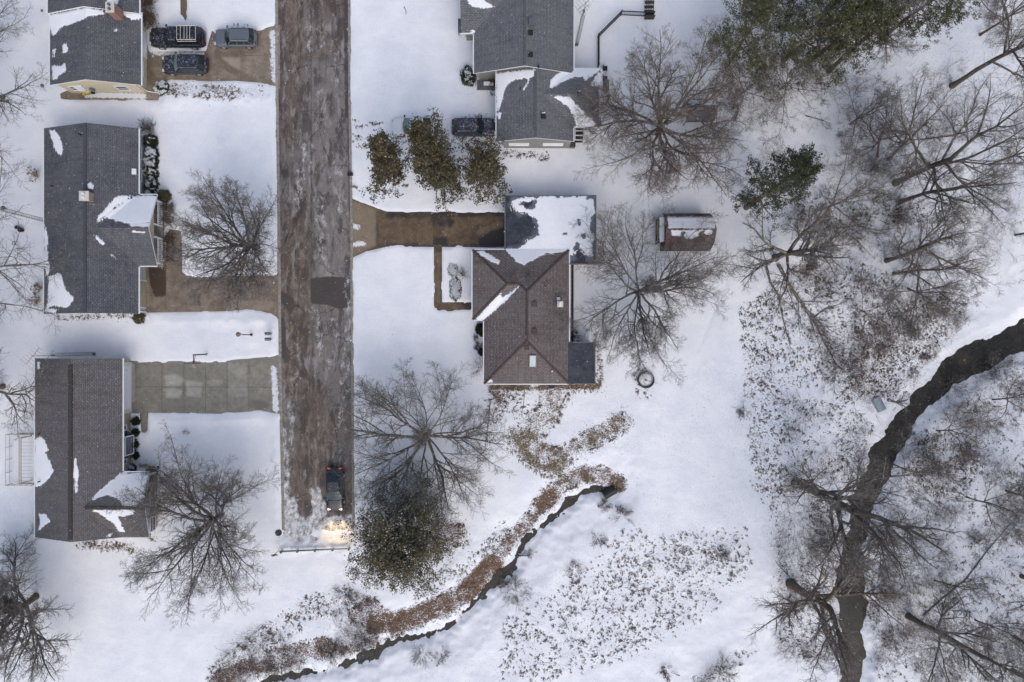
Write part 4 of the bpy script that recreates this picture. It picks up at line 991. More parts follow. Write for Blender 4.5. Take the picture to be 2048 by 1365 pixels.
# ------------------------------------------------------------------ E: red brown hip roofed house, centre
def house_e():
    O = (1.5, 3, 0)
    R = thing('house', 'red brown hip roofed house with a snow covered flat garage roof in the centre', 'house', O)
    ze, zr = 2.7, 4.35
    xw, xm, xE = wx(945, ze), wx(968, ze), wx(1138, ze)
    yN, yW, yS = wy(500, ze), wy(640, ze), wy(768, ze)
    h = (xE - xm) / 2; xr = (xE + xm) / 2; k = (zr - ze) / h
    hw = (yN - yW) / 2; zw = ze + k * hw; yw = (yN + yW) / 2
    A = (xr, yN - h, zr); B = (xr, yS + h, zr); C = (xm + hw, yw, zw); D = (xw + hw, yw, zw)
    polys = [[(xw, yN, ze), D, C, A, (xE, yN, ze)], [(xw, yN, ze), (xw, yW, ze), D], [(xw, yW, ze), (xm, yW, ze), C, D], [(xm, yW, ze), (xm, yS, ze), B, A, C], [(xm, yS, ze), (xE, yS, ze), B], [(xE, yS, ze), (xE, yN, ze), A, B]]
    snow = [[(952, 503), (966, 501), (985, 512), (1001, 524), (998, 530), (985, 526), (970, 516)], [(1008, 496), (1142, 496), (1140, 502), (1110, 507), (1092, 508), (1075, 516), (1060, 524), (1048, 532), (1034, 524), (1022, 512)],
            [(950, 640), (968, 640), (990, 622), (1012, 602), (1036, 576), (1037, 572), (1020, 586), (1004, 596), (1003, 586), (990, 596), (970, 618)], [(970, 762), (984, 760), (986, 764), (972, 767)]]
    rf = roof(R, polys, 'roof_e', snow, O)
    hp = MB()
    for a, b in (((xw, yN, ze), D), ((xw, yW, ze), D), (D, C), ((xm, yS, ze), B), ((xE, yS, ze), B), ((xE, yN, ze), A), (A, B), (C, A)):
        a = Vector(a); b = Vector(b); d = (b - a); n = int(d.length / .28)
        s = d.normalized().cross(Vector((0, 0, 1))).normalized() * .13
        for i in range(n):
            p = a + d * (i / n); q = a + d * ((i + 1.08) / n); u = Vector((0, 0, .035)); m = Vector((0, 0, .075)); e = Vector((0, 0, -.01))
            hp.poly([p + s + e, q + s + u * .3, q + m, p + u]); hp.poly([p + u, q + m, q - s + u * .3, p - s + e])
    hp.build('ridge_cap', M['ridge_e'], rf, O)
    for X, Y in ((1027, 556), (1058, 556), (1069, 609), (1069, 663), (1053, 695)):
        z = 4.15; vent(rf, wx(X, z), wy(Y, z), z - .12, O, 'box', 'ridge_e')
    vent(rf, wx(1091, 3.6), wy(573, 3.6), 3.5, O, 'pipe'); vent(rf, wx(1104, 3.2), wy(743, 3.2), 3.1, O, 'pipe', 'white')
    chimney(rf, wx(1120, 3.7), wy(609, 3.7), 2.9, 3.95, .5, .5, 'brick', O)
    snowpile(rf, [W(a, b, 3.4)[:2] for a, b in ((1113, 594), (1121, 595), (1121, 602), (1114, 601))], 3.25, O)
    c = W(1065.5, 723, 3.6); mb = MB(); dz = k * .5; zb = ze + k * (c[1] - yS)
    mb.poly([(c[0] - .28, c[1] - .55, zb - .55 * k + .14), (c[0] + .28, c[1] - .55, zb - .55 * k + .14), (c[0] + .28, c[1] + .55, zb + .55 * k + .14), (c[0] - .28, c[1] + .55, zb + .55 * k + .14)])
    sk = mb.build('skylight', M['paleglass'], rf, O)
    fm = MB()
    for dx, dy, wx_, wy_ in ((-.32, 0, .09, 1.26), (.32, 0, .09, 1.26)): fm.tube((c[0] + dx, c[1] - .6, zb - .6 * k + .08), (c[0] + dx, c[1] + .6, zb + .6 * k + .08), .06, .06, 6)
    for dy in (-.6, .6): fm.tube((c[0] - .33, c[1] + dy, zb + dy * k + .08), (c[0] + .33, c[1] + dy, zb + dy * k + .08), .06, .06, 6)
    fm.build('skylight_frame', M['iron'], sk, O)
    i = .45
    prism('wall', R, [(xw + i, yW + i), (xm + i, yW + i), (xm + i, yS + i), (xE - i, yS + i), (xE - i, yN - i), (xw + i, yN - i)], -.2, 2.6, 'brownwall', O)
    # garage
    gx0, gx1, gy0, gy1 = wx(1010, 2.8), wx(1192, 2.8), wy(528, 2.8), wy(391, 2.8)
    zf = 2.66
    fl = [[(gx0, yN - .02, zf), (gx1, yN - .02, zf), (gx1, gy1, zf), (gx0, gy1, zf)], [(xE + .005, gy0, zf), (gx1, gy0, zf), (gx1, yN - .02, zf), (xE + .005, yN - .02, zf)]]
    fsn = [[(1028, 400), (1040, 397), (1060, 396), (1150, 394), (1188, 398), (1190, 420), (1184, 436), (1180, 450), (1184, 470), (1188, 500), (1176, 516), (1166, 500), (1160, 492), (1154, 486), (1148, 498), (1146, 515), (1134, 506), (1100, 520), (1030, 516), (1024, 500), (1034, 498), (1056, 482), (1076, 470), (1078, 462), (1074, 448), (1070, 432), (1056, 428), (1040, 424), (1026, 420), (1024, 408)]]
    def hole(v): return v
    gr = roof_mesh('garage_roof', R, fl, M['flat'], fsn, .16, O)
    # bare patches inside the snow
    at = gr.data.attributes['snow']; n = len(gr.data.vertices)
    v = np.zeros(n, np.float32); at.data.foreach_get('value', v)
    co = np.zeros(n * 3, np.float32); gr.data.vertices.foreach_get('co', co); co = co.reshape(-1, 3) + np.array(O)
    px, py = PXY(co[:, 0], co[:, 1], co[:, 2])
    for p in ([(1040, 404), (1058, 400), (1072, 402), (1066, 414), (1052, 418), (1044, 412)], [(1152, 446), (1158, 442), (1160, 450), (1154, 452)], [(1126, 464), (1136, 462), (1136, 467), (1128, 467)], [(1164, 472), (1170, 470), (1170, 475)]):
        v = np.minimum(v, -sd_poly(px, py, p) / PPM * 1.3)
    at.data.foreach_set('value', v)
    mb = MB()
    for a, b in (((gx0, gy1), (gx1, gy1)), ((gx1, gy1), (gx1, gy0)), ((gx1, gy0), (xE + .06, gy0)), ((gx0, gy1), (gx0, yN + .06))):
        a = Vector((*a, 0)); b = Vector((*b, 0)); m = (a + b) / 2; d = b - a
        mb.box((m.x, m.y, zf - .06), (d.length + .09, .10, .24), math.atan2(d.y, d.x))
    mb.build('roof_edge', M['iron'], gr, O)
    prism('garage_wall', R, rect(gx0 + .2, gx1 - .2, yN - i + .01, gy1 - .2), -.2, zf - .02, 'brownwall', O); prism('garage_wall', R, rect(xE - i + .01, gx1 - .2, gy0 + .2, yN - i), -.2, zf - .02, 'brownwall', O)
    door(R, (gx0 + .2, (wy(424, 0) + wy(495, 0)) / 2 + .3, 0), 2.9, 2.15, 'x', -1, O, 'white', 'garage_door')
    door(R, (xw + i, wy(613, 0), .1), .95, 2.05, 'x', -1, O, 'darkwood'); window(R, (xm + i, 0, 1.5), 1.8, 1.2, 'x', -1, O); window(R, (xw + i, 6.5, 1.5), 1.8, 1.2, 'x', -1, O); window(R, (2, yS + i, 1.5), 1.4, 1.1, 'y', -1, O); window(R, (xE - i, 4.0, 1.5), 1.4, 1.1, 'x', 1, O)
    # back porch with a flat roof
    p0, p1, q0, q1 = wx(1136, 2.6), wx(1190, 2.6), wy(768, 2.6), wy(685, 2.6)
    pr = roof_mesh('porch_roof', R, [[(p0 - .05, q0, 2.74), (p1, q0, 2.66), (p1, q1, 2.66), (p0 - .05, q1, 2.74)]], M['flat'], [], .3, O)
    mb = MB()
    for a, b in (((p0 + .06, q0), (p1, q0)), ((p1, q0), (p1, q1)), ((p1, q1), (p0 + .06, q1))):
        a = Vector((*a, 0)); b = Vector((*b, 0)); m = (a + b) / 2; d = b - a; mb.box((m.x, m.y, 2.62), (d.length + .08, .09, .2), math.atan2(d.y, d.x))
    mb.build('roof_edge', M['iron'], pr, O)
    prism('porch_wall', R, rect(xE - i + .01, p1 - .15, q0 + .15, q1 - .15), -.2, 2.58, 'grey_siding', O)
    for yy in (q0 + 1.2, q0 + 3.0): window(R, (p1 - .15, yy, 1.5), 1.2, 1.2, 'x', 1, O)
house_e()
mbx = MB(); mbx.box2(wx(1141, 0) + .1, wx(1147, 0), wy(684, 0), wy(530, 0), -.1, .12)
for kk in range(16): mbx.box((wx(1144.5, 0), wy(530, 0) - .3 - kk * .49, .125), (.26, .40, .03))
mbx.single('gravel_bed', M['black'], 'narrow dark edging bed along the back wall of the red brown house', 'garden bed', (wx(1144, 0), wy(600, 0), 0))

# ------------------------------------------------------------------ F: garden shed
def shed():
    O = (18.2, 11.2, 0)
    R = thing('garden_shed', 'small brown gambrel roofed shed with snow on its far slope', 'shed', O)
    x0, x1 = wx(1329, 2.6), wx(1429, 2.6); yS, yN = 9.25, 13.1; ym = 11.2
    pr = [(yS, 1.85), (9.95, 2.85), (ym, 3.4), (12.42, 2.85), (yN, 1.85)]
    ins = [.22, .08, 0, .08, .22]
    polys = []
    for (a, za), (b, zb), ia, ib in zip(pr[:-1], pr[1:], ins[:-1], ins[1:]): polys.append([(x0, a, za), (x1 - ia, a, za), (x1 - ib, b, zb), (x0, b, zb)])
    snow = [[(1335, 434), (1430, 434), (1430, 457), (1337, 457)], [(1342, 463), (1360, 462), (1362, 472), (1344, 472)], [(1368, 472), (1372, 462), (1398, 463), (1396, 474), (1384, 477), (1374, 478)], [(1408, 463), (1426, 463), (1420, 470), (1411, 470)], [(1342, 461), (1426, 461), (1426, 464), (1342, 464)]]
    roof(R, polys, 'roof_f', snow, O, 'darkwood', .1, False)
    end = [(p[0], p[1] - .1) for p in pr]
    mb = MB()
    for xx in (x0 + .1, x1 - .3):
        mb.poly([(xx, yS + .2, -.2)] + [(xx, min(max(p[0], yS + .2), yN - .2), p[1]) for p in end] + [(xx, yN - .2, -.2)])
    for yy in (yS + .2, yN - .2): mb.poly([(x0 + .1, yy, -.2), (x1 - .3, yy, -.2), (x1 - .3, yy, 1.8), (x0 + .1, yy, 1.8)])
    mb.build('wall', M['darkwood'], R, O)
    # lean-to on the west end
    l0, l1 = wx(1317, 2.0), x0 + .08
    pr2 = [[(l0, wy(486, 2), 1.95), (l1, wy(486, 2), 2.15), (l1, wy(433, 2), 2.15), (l0, wy(433, 2), 1.95)]]
    roof(R, pr2, 'roof_f', [[(1319, 434), (1334, 434), (1334, 484), (1319, 484)]], O, 'darkwood', .1, False, name='lean_to_roof')
    mb = MB()
    for yy in (wy(483, 2), wy(436, 2)): mb.box((l0 + .12, yy, .9), (.1, .1, 1.95))
    mb.box((l0 + .02, wy(459, 1.2), .9), (.05, 2.3, .1)); mb.box((l0 + .1, wy(459, 1.2), .45), (.05, 2.3, .5)); mb.build('post', M['darkwood'], R, O)
    door(R, (x1 - .3, 11.2, .1), 1.2, 1.9, 'x', 1, O, 'darkwood')
    mb = MB(); mb.path([(x1 - .1, wy(489, 1.5), 1.5), (x1 + .45, wy(489.5, 1.5), 1.5)], .035); mb.build('bracket', M['black'], R, O)
shed()
# ================================================================== VEHICLES
def interp(x, pts): return float(np.interp(x, [p[0] for p in pts], [p[1] for p in pts]))

def car(name, label, loc, rz, L=4.6, Wd=1.85, H=1.62, style='suv', paint='paint_black', group='parked cars', lit=False, dusty=False):
    """x forward, origin on the ground under the middle of the car"""
    R = thing(name, label, 'car' if style != 'truck' else 'pickup truck', loc, rz, group)
    hw = Wd / 2; a = L / 2
    if style == 'sedan':
        prof = [(-a, .72), (-a + .12, .88), (-a + .9, .98), (-.2, .93), (a * .5, .92), (a - .45, .82), (a - .1, .66), (a, .55)]
        belt = .92; gb, gt, rt, rb = a * .50, a * .14, -a * .44, -a * .82
    elif style == 'truck':
        prof = [(-a, .85), (-a + .06, 1.08), (-.5, 1.10), (a * .42, 1.10), (a - .5, 1.04), (a - .12, .96), (a, .75)]
        belt = 1.10; gb, gt, rt, rb = a * .42, a * .22, -a * .12, -a * .17
    else:
        prof = [(-a, .75), (-a + .08, .98), (-.3, 1.02), (a * .42, 1.0), (a - .55, .92), (a - .15, .80), (a, .60)]
        belt = 1.0; gb, gt, rt, rb = a * .44, a * .16, -a * .74, -a * .93
    # body: lofted along x
    xs = [-a, -a + .04, -a + .14, -a + .35] + list(np.linspace(-a + .7, a - .8, 16)) + [a - .5, a - .28, a - .12, a - .03, a]
    V = []; ns = 0
    for x in xs:
        s = abs(x) / a
        w = hw * (1 - .26 * max(0, (s - .72) / .28) ** 2.4)
        zt = interp(x, prof); zb = .30 + .10 * max(0, (s - .86) / .14)
        sec = [(0, zt), (.45, zt - .004), (.74, zt - .02), (.90, zt - .06), (.975, zt - .15), (1, zt - .32), (.985, .48), (.93, zb), (.6, zb - .05), (0, zb - .05)]
        ring = [(x, w * u, z) for u, z in sec] + [(x, -w * u, z) for u, z in sec[-2:0:-1]]
        ns = len(ring); V += ring
    F = []
    for k in range(len(xs) - 1):
        for i in range(ns):
            j = (i + 1) % ns; F.append((k * ns + i, k * ns + j, (k + 1) * ns + j, (k + 1) * ns + i))
    mb = MB(); mb.v = V; mb.f = F + [tuple(range(ns)), tuple(range((len(xs) - 1) * ns, len(xs) * ns))]
    body = mb.build('body', M[paint], R, smooth=True)
    # greenhouse: belt outline to roof outline
    wb, wt = hw * .93, hw * .74
    ht = H
    def outline(xf, xb, w, z, bf, bb, zdrop=0):
        f = [(xf - bf * (abs(t) ** 2.2), w * t, z) for t in np.linspace(-1, 1, 9)]
        b = [(xb + bb * (abs(t) ** 2.2), w * t, z) for t in np.linspace(1, -1, 9)]
        return f + b
    lo = outline(gb, rb, wb, belt - .05, .22, .10); hi = outline(gt, rt, wt, ht - .07, .14, .08)
    hi2 = outline(gt - .12, rt + .12, wt * .86, ht - .015, .12, .07)
    n = len(lo); V = lo + hi + hi2; F = []
    for k in range(2):
        for i in range(n):
            j = (i + 1) % n; F.append((k * n + i, k * n + j, (k + 1) * n + j, (k + 1) * n + i))
    mb = MB(); mb.v = [tuple(p) for p in V]; mb.f = F
    for i in range(8): mb.f.append((2 * n + i, 2 * n + i + 1, 2 * n + 16 - i, 2 * n + 17 - i))
    mb.build('cabin', M[paint], R, smooth=False)
    lo = [Vector(p) for p in lo]; hi = [Vector(p) for p in hi]
    def strip(nm, idx, t0, t1, mat, off=.012):
        mb = MB(); cen = Vector((0, 0, belt))
        rows = []
        for i in idx:
            p = lo[i].lerp(hi[i], t0); q = lo[i].lerp(hi[i], t1); rows.append((p, q))
        for (p, q), (p2, q2) in zip(rows[:-1], rows[1:]):
            nrm = (q - p).cross(p2 - p).normalized()
            m = (p + q2) / 2
            if nrm.dot(m - Vector((m.x * .5, 0, belt - 1.0))) < 0: nrm = -nrm
            o = nrm * off; mb.poly([p + o, p2 + o, q2 + o, q + o])
        return mb.build(nm, M[mat], R)
    strip('windshield', range(0, 9), .06, .96, 'carglass_pale' if dusty else 'carglass')
    strip('rear_window', range(9, 18), .12, .92, 'carglass')
    for s, (i0, i1) in ((1, (8, 9)), (-1, (17, 0))):
        P, Q, P2, Q2 = lo[i0], hi[i0], lo[i1], hi[i1]
        mb = MB()
        for u0, u1 in ((.05, .47), (.50, .80)) if style == 'sedan' or style == 'truck' else ((.04, .36), (.39, .68), (.71, .95)):
            def pt(u, t): return P.lerp(P2, u).lerp(Q.lerp(Q2, u), t) + Vector((0, .012 * s, .008))
            mb.poly([pt(u0, .14), pt(u1, .14), pt(u1, .88), pt(u0, .88)])
        mb.build('side_window', M['carglass'], R)
    # wheels
    for sx in (a * .60, -a * .58):
        for s in (1, -1):
            t = MB(); t.tube((sx, s * (hw - .24), .345), (sx, s * (hw - .005), .345), .345, .345, 22); w = t.build('wheel', M['tyre'], R)
            r = MB(); r.tube((sx, s * (hw - .1), .345), (sx, s * (hw + .008), .345), .23, .21, 18); r.tube((sx, s * (hw), .345), (sx, s * (hw + .02), .345), .06, .05, 10); r.build('rim', M['rim'], w)
    # lamps, mirrors, wipers
    for s in (1, -1):
        mb = MB(); mb.box((a - .20, s * hw * .66, interp(a - .20, prof) - .055), (.20, .30, .11), -s * .30); mb.build('headlight', M['lamp' if lit else 'lampoff'], R)
        mb = MB(); mb.box((-a + .10, s * hw * .64, interp(-a + .12, prof) - .085), (.12, .30, .16), s * .18); mb.build('taillight', M['red' if lit else 'redoff'], R)
        mb = MB(); mb.box((gb - .28, s * (hw + .10), belt + .05), (.12, .24, .15), s * .25); mb.build('mirror', M[paint if paint != 'paint_white' else 'black'], R)
    mb = MB()
    for yy in (-.35, .35): mb.tube((gb + .02, yy - .3, belt + .0), (gb - .03, yy + .3, belt + .03), .012, .012, 5)
    mb.build('wiper', M['black'], R)
    mb = MB()
    for s in (1, -1): mb.path([(-a * .1 + hw * 0, s * hw * .995, .78), (-a * .1 + .16, s * hw * 1.0, .78)], .02)
    mb.build('door_handle', M['iron'], R)
    if style == 'suv':
        mb = MB()
        for s in (1, -1): mb.path([(gt - .25, s * wt * .86, ht - .02), (gt - .4, s * wt * .86, ht + .035), (rt + .35, s * wt * .86, ht + .035), (rt + .2, s * wt * .86, ht - .03)], .022)
        mb.build('roof_rail', M['black'], R)
    if style == 'truck':
        b0, b1 = -a + .12, rb + .02; zc = ht - .03; wc = hw * .90
        lo2 = [(b0, -wc, 1.08), (b1, -wc, 1.08), (b1, wc, 1.08), (b0, wc, 1.08)]; hi3 = [(b0 + .28, -wc * .84, zc), (b1 - .03, -wc * .84, zc), (b1 - .03, wc * .84, zc), (b0 + .28, wc * .84, zc)]
        mb = MB()
        for i in range(4): mb.poly([lo2[i], lo2[(i + 1) % 4], hi3[(i + 1) % 4], hi3[i]])
        mb.poly(hi3); mb.build('bed_cap', M[paint], R)
        mb = MB()
        x0, x1 = b0 + .30, b1 - .06; yw = wc * .80
        for s in (1, -1):
            mb.path([(x0, s * yw, zc + .16), (x1, s * yw, zc + .16)], .035); mb.path([(x0, s * (yw + .12), zc + .02), (x1, s * (yw + .12), zc + .02)], .03)
            for k in range(5): mb.tube((x0 + (x1 - x0) * k / 4, s * yw, zc - .02), (x0 + (x1 - x0) * k / 4, s * yw, zc + .16), .02)
        for u in (0, .30, .45, .60, .80, 1): mb.path([(x0 + (x1 - x0) * u, -yw, zc + .17), (x0 + (x1 - x0) * u, yw, zc + .17)], .026)
        mb.build('roof_rack', M['offwhite'], R)
    return R

R_ = math.radians
car('parked_car', 'dark navy snow flecked car parked below the truck with the roof rack', W(375.5, 135, .1), R_(180), 4.75, 1.92, 1.66, 'suv', 'paint_navy', dusty=True)
car('parked_car', 'clean blue grey hatchback parked nearest the road behind the black truck', W(476, 82, .1), R_(180), 4.5, 1.84, 1.58, 'suv', 'paint_grey')
car('pickup_truck', 'black pickup truck with a pale ladder rack over its covered bed', W(361, 82, .1), R_(180), 5.75, 1.98, 1.82, 'truck', 'paint_black')
car('parked_car', 'snow covered white car half hidden under the brown leafed trees', W(829, 258, .1), R_(180), 4.7, 1.84, 1.45, 'sedan', 'paint_white', dusty=True)
car('parked_car', 'dark plum snow dusted car parked nose in to the grey house', W(949, 259, .1), R_(0), 4.7, 1.88, 1.6, 'suv', 'paint_plum')
sed = car('sedan', 'black sedan with red tail lamps glowing at the dead end of the road', W(673, 976, .1), R_(-90), 4.55, 1.82, 1.44, 'sedan', 'paint_char', None, True)
for s in (1, -1):
    ld = bpy.data.lights.new('headlight_beam', 'SPOT'); ld.energy = 330; ld.color = (1.0, .64, .24); ld.spot_size = R_(64); ld.spot_blend = .6; ld.shadow_soft_size = .06
    lo_ = bpy.data.objects.new('headlight_beam', ld); COL.objects.link(lo_); lo_.parent = sed
    lo_.location = (2.34, s * .6, .64)
    lo_.rotation_euler = (R_(86), 0, R_(-90))

# ================================================================== YARD AND STREET OBJECTS
def tower(name, label, base, h, top, boom_dir=0.6):
    x, y, z0 = base
    R = thing(name, label, 'antenna mast', base)
    mb = MB(); r = .2
    legs = [(r * math.cos(a), r * math.sin(a)) for a in (R_(90), R_(210), R_(330))]
    for lx, ly in legs: mb.tube((lx, ly, .0), (lx, ly, h), .018, .018, 5)
    n = int(h / .38)
    for k in range(n):
        for i in range(3):
            a = legs[i]; b = legs[(i + 1) % 3]
            mb.tube((a[0], a[1], k * .38), (b[0], b[1], k * .38), .010, .010, 4, False); mb.tube((a[0], a[1], k * .38), (b[0], b[1], (k + 1) * .38), .008, .008, 4, False)
    mb.box((0, 0, .03), (.3, .3, .12)); mb.build('lattice', M['iron'], R)
    mb = MB(); mb.tube((0, 0, h - .6), (0, 0, top), .028, .022, 7); mb.box((0, 0, h + .25), (.2, .2, .3)); mb.build('mast', M['iron'], R)
    for zz, ln, el in ((top - .25, 1.9, 1.5), (h + .75, 1.2, .9)):
        mb = MB(); d = Vector((math.cos(boom_dir), math.sin(boom_dir), 0)); q = Vector((-d.y, d.x, 0))
        mb.tube(-d * ln / 2 + Vector((0, 0, zz)), d * ln / 2 + Vector((0, 0, zz)), .02, .02, 5)
        for k in range(7):
            p = d * (ln * (k / 6 - .5)) + Vector((0, 0, zz)); e = q * (el * (1 - .09 * k) / 2); mb.tube(p - e, p + e, .009, .009, 4)
        mb.build('antenna', M['iron'], R)
    return R
def GZ(X, Y): x, y, z = G(X, Y); return (x, y, z - .05)
tower('antenna_tower', 'lattice antenna mast at the end wall of the brown grey house with the bay window', (-43.97, -1.37, 0), 6.3, 9.6, .9)
tower('antenna_tower', 'lattice antenna mast beside the top grey house with stepped gables', GZ(1153, 90), 7.2, 9.3, .7)
tower('antenna_tower', 'lattice antenna mast rising behind the house with white porch railings', (-47.75, 12.3, 0), 9.4, 10.5, .9)

# lamp post
b = GZ(503, 670); R = thing('lamp_post', 'dark lawn lamp post with a pale round lantern near the mailboxes', 'lamp post', b)
mb = MB(); mb.lathe((0, 0, 0), [(.14, 0), (.14, .12), (.07, .3), (.055, .5), (.05, 3.1), (.09, 3.12), (.09, 3.2)], 10); mb.build('post', M['black'], R)
mb = MB(); mb.lathe((0, 0, 3.2), [(.10, 0), (.2, .1), (.22, .3), (.12, .42)], 14); l = mb.build('lantern', M['offwhite'], R)
mb = MB(); mb.lathe((0, 0, 3.62), [(.24, 0), (.2, .06), (.05, .16), (.02, .22)], 14); mb.build('lantern_cap', M['drystem'] if 'drystem' in M else M['wood'], l)
# mailboxes
for i, Y in enumerate((668, 679)):
    b = GZ(543, Y); R = thing('mailbox', ('upper' if i == 0 else 'lower') + ' of two grey mailboxes standing side by side at the kerb', 'mailbox', b, 0, 'mailboxes at the kerb')
    mb = MB(); mb.box((0, 0, .55), (.1, .1, 1.15)); mb.build('post', M['wood'], R)
    mb = MB()
    sec = [(-.16, 1.05), (-.16, 1.22), (-.11, 1.31), (0, 1.345), (.11, 1.31), (.16, 1.22), (.16, 1.05)]
    for p, q in zip(sec, sec[1:] + sec[:1]): mb.poly([(-.27, p[0], p[1]), (-.27, q[0], q[1]), (.27, q[0], q[1]), (.27, p[0], p[1])])
    mb.poly([(-.27, p[0], p[1]) for p in sec]); mb.poly([(.27, p[0], p[1]) for p in sec]); bx = mb.build('box', M['iron'], R)
    mb = MB(); mb.box((.05, .19, 1.25), (.04, .02, .2)); mb.build('flag', M['redoff'], bx)
# basketball hoop
b = GZ(414, 709); R = thing('basketball_hoop', 'black pole basketball hoop reaching over the grey driveway', 'basketball hoop', b)
mb = MB(); mb.tube((0, 0, 0), (0, 0, 3.2), .07, .06, 10); mb.path([(0, 0, 3.15), (0, -.8, 3.15)], .045); mb.path([(0, 0, 2.75), (0, -.8, 3.0)], .035); mb.build('pole', M['black'], R)
mb = MB(); mb.box((0, -.84, 3.3), (1.35, .05, .9)); mb.build('backboard', M['black'], R)
mb = MB(); pts = [(.23 * math.cos(t), -1.14 + .23 * math.sin(t), 3.05) for t in np.linspace(0, 2 * math.pi, 19)]; mb.path(pts, .016, 5); mb.box((0, -.88, 3.03), (.16, .1, .08)); hp = mb.build('rim', M['brick'], R)
mb = MB()
for t in np.linspace(0, 2 * math.pi, 13)[:-1]: mb.tube((.22 * math.cos(t), -1.14 + .22 * math.sin(t), 3.04), (.13 * math.cos(t + .4), -1.14 + .13 * math.sin(t + .4), 2.66), .008, .008, 4)
mb.build('net', M['white'], hp)
# guard rail at the road end
b = GZ(630, 1098); R = thing('guard_rail', 'blue grey steel guard rail across the dead end of the road', 'guard rail', b)
mb = MB(); A = G(562, 1101); B = G(702, 1095); d = Vector((B[0] - A[0], B[1] - A[1], 0)).normalized(); q = Vector((-d.y, d.x, 0))
sec = [(0, .42), (.05, .47), (.05, .52), (0, .57), (.05, .62), (.05, .67), (0, .72)]
ra = [(A[0] + q.x * s, A[1] + q.y * s, z) for s, z in sec]; rb_ = [(B[0] + q.x * s, B[1] + q.y * s, z) for s, z in sec]
for k in range(6): mb.poly([ra[k], ra[k + 1], rb_[k + 1], rb_[k]])
mb.tube((A[0], A[1], .72), (B[0], B[1], .72), .05, .05, 6)
mb.build('beam', M['rail'] if 'rail' in M else M['paleglass'], R, b)
for t in (.02, .25, .5, .75, .98):
    p = Vector(A).lerp(Vector(B), t); mb = MB(); mb.box((p.x - q.x * .1, p.y - q.y * .1, .25), (.14, .16, 1.0), math.atan2(d.y, d.x)); mb.build('post', M['darkwood'], R, b)
b = GZ(558, 1101); R = thing('road_sign', 'ochre diamond sign seen edge on at the end of the guard rail', 'sign', b)
mb = MB(); mb.tube((0, 0, 0), (0, 0, 2.2), .035, .035, 6); mb.build('post', M['iron'], R)
mb = MB(); yy = -.05; s_ = .42; mb.poly([(-s_, yy, 1.5), (0, yy, 1.5 - s_), (s_, yy, 1.5), (0, yy, 1.5 + s_)]); mb.poly([(-s_, yy - .02, 1.5), (0, yy - .02, 1.5 - s_), (s_, yy - .02, 1.5), (0, yy - .02, 1.5 + s_)])
mb.build('plate', M['ochre'], R)
b = G(557, 1066); mb = MB(); mb.lathe((b[0], b[1], b[2] - .1), [(.34, 0), (.34, .16), (.30, .18), (.28, .165)], 24)
mb.single('manhole_cover', M['ridge_c'], 'round dark iron lid in the snow left of the road end', 'manhole', b)
# fire ring
b = GZ(1291, 760); R = thing('fire_pit', 'round dark steel fire ring standing on the open snowy lawn', 'fire pit', b)
mb = MB(); n = 32
for k in range(n):
    a0, a1 = 2 * math.pi * k / n, 2 * math.pi * (k + 1) / n
    for (r0, z0), (r1, z1) in zip([(.88, 0), (.88, .45), (.80, .45), (.80, 0)][:-1], [(.88, .45), (.80, .45), (.80, 0)]):
        mb.poly([(r0 * math.cos(a0), r0 * math.sin(a0), z0), (r0 * math.cos(a1), r0 * math.sin(a1), z0), (r1 * math.cos(a1), r1 * math.sin(a1), z1), (r1 * math.cos(a0), r1 * math.sin(a0), z1)])
mb.build('ring', M['darkwood'], R)
mb = MB(); mb.lathe((0, 0, .02), [(.79, 0), (.6, .14), (.01, .2)], 24); mb.build('snow_fill', M['snowcap'], R, smooth=True)
mb = MB(); mb.tube((0, -.05, .25), (1.25, -.35, .5), .02, .02, 5); mb.lathe((0, -.05, .2), [(.12, 0), (.12, .1), (.05, .12)], 10); mb.build('poker', M['iron'], R)
# play set under the tree
b = GZ(1392, 240); R = thing('play_set', 'weathered grey wooden play set standing under the wide bare tree', 'play set', b)
mb = MB()
for sx in (-1.35, 1.35):
    for sy in (-.55, .55): mb.tube((sx, sy * 1.1, 0), (sx, sy, 2.4), .06, .06, 6)
    mb.tube((sx * .98, 1.0, 0), (sx, 1.3, 2.3), .05, .05, 6)
mb.path([(-1.35, 1.35, 2.35), (1.5, 1.35, 2.35)], .05); mb.path([(1.55, -.8, 2.2), (1.55, 1.5, 2.2)], .05)
mb.build('frame', M['wood'], R)
mb = MB(); mb.box((0, 0, 1.15), (2.6, 1.2, .06)); mb.build('deck', M['wood'], R)
mb = MB()
for k in range(9):
    x_ = -1.4 + k * .31; mb.poly([(x_, -.78, 2.18), (x_ + .295, -.78, 2.18), (x_ + .295, .02, 2.62), (x_, .02, 2.62)]); mb.poly([(x_, .02, 2.62), (x_ + .295, .02, 2.62), (x_ + .295, .80, 2.2), (x_, .80, 2.2)])
mb.build('roof', M['greywood'], R)
mb = MB()
for sx in (-1.2, -.2): mb.tube((sx, 1.35, 2.33), (sx, 1.42, .6), .012, .012, 4); mb.tube((sx + .45, 1.35, 2.33), (sx + .45, 1.42, .6), .012, .012, 4); mb.box((sx + .22, 1.42, .58), (.5, .2, .04))
mb.build('swing', M['black'], R)
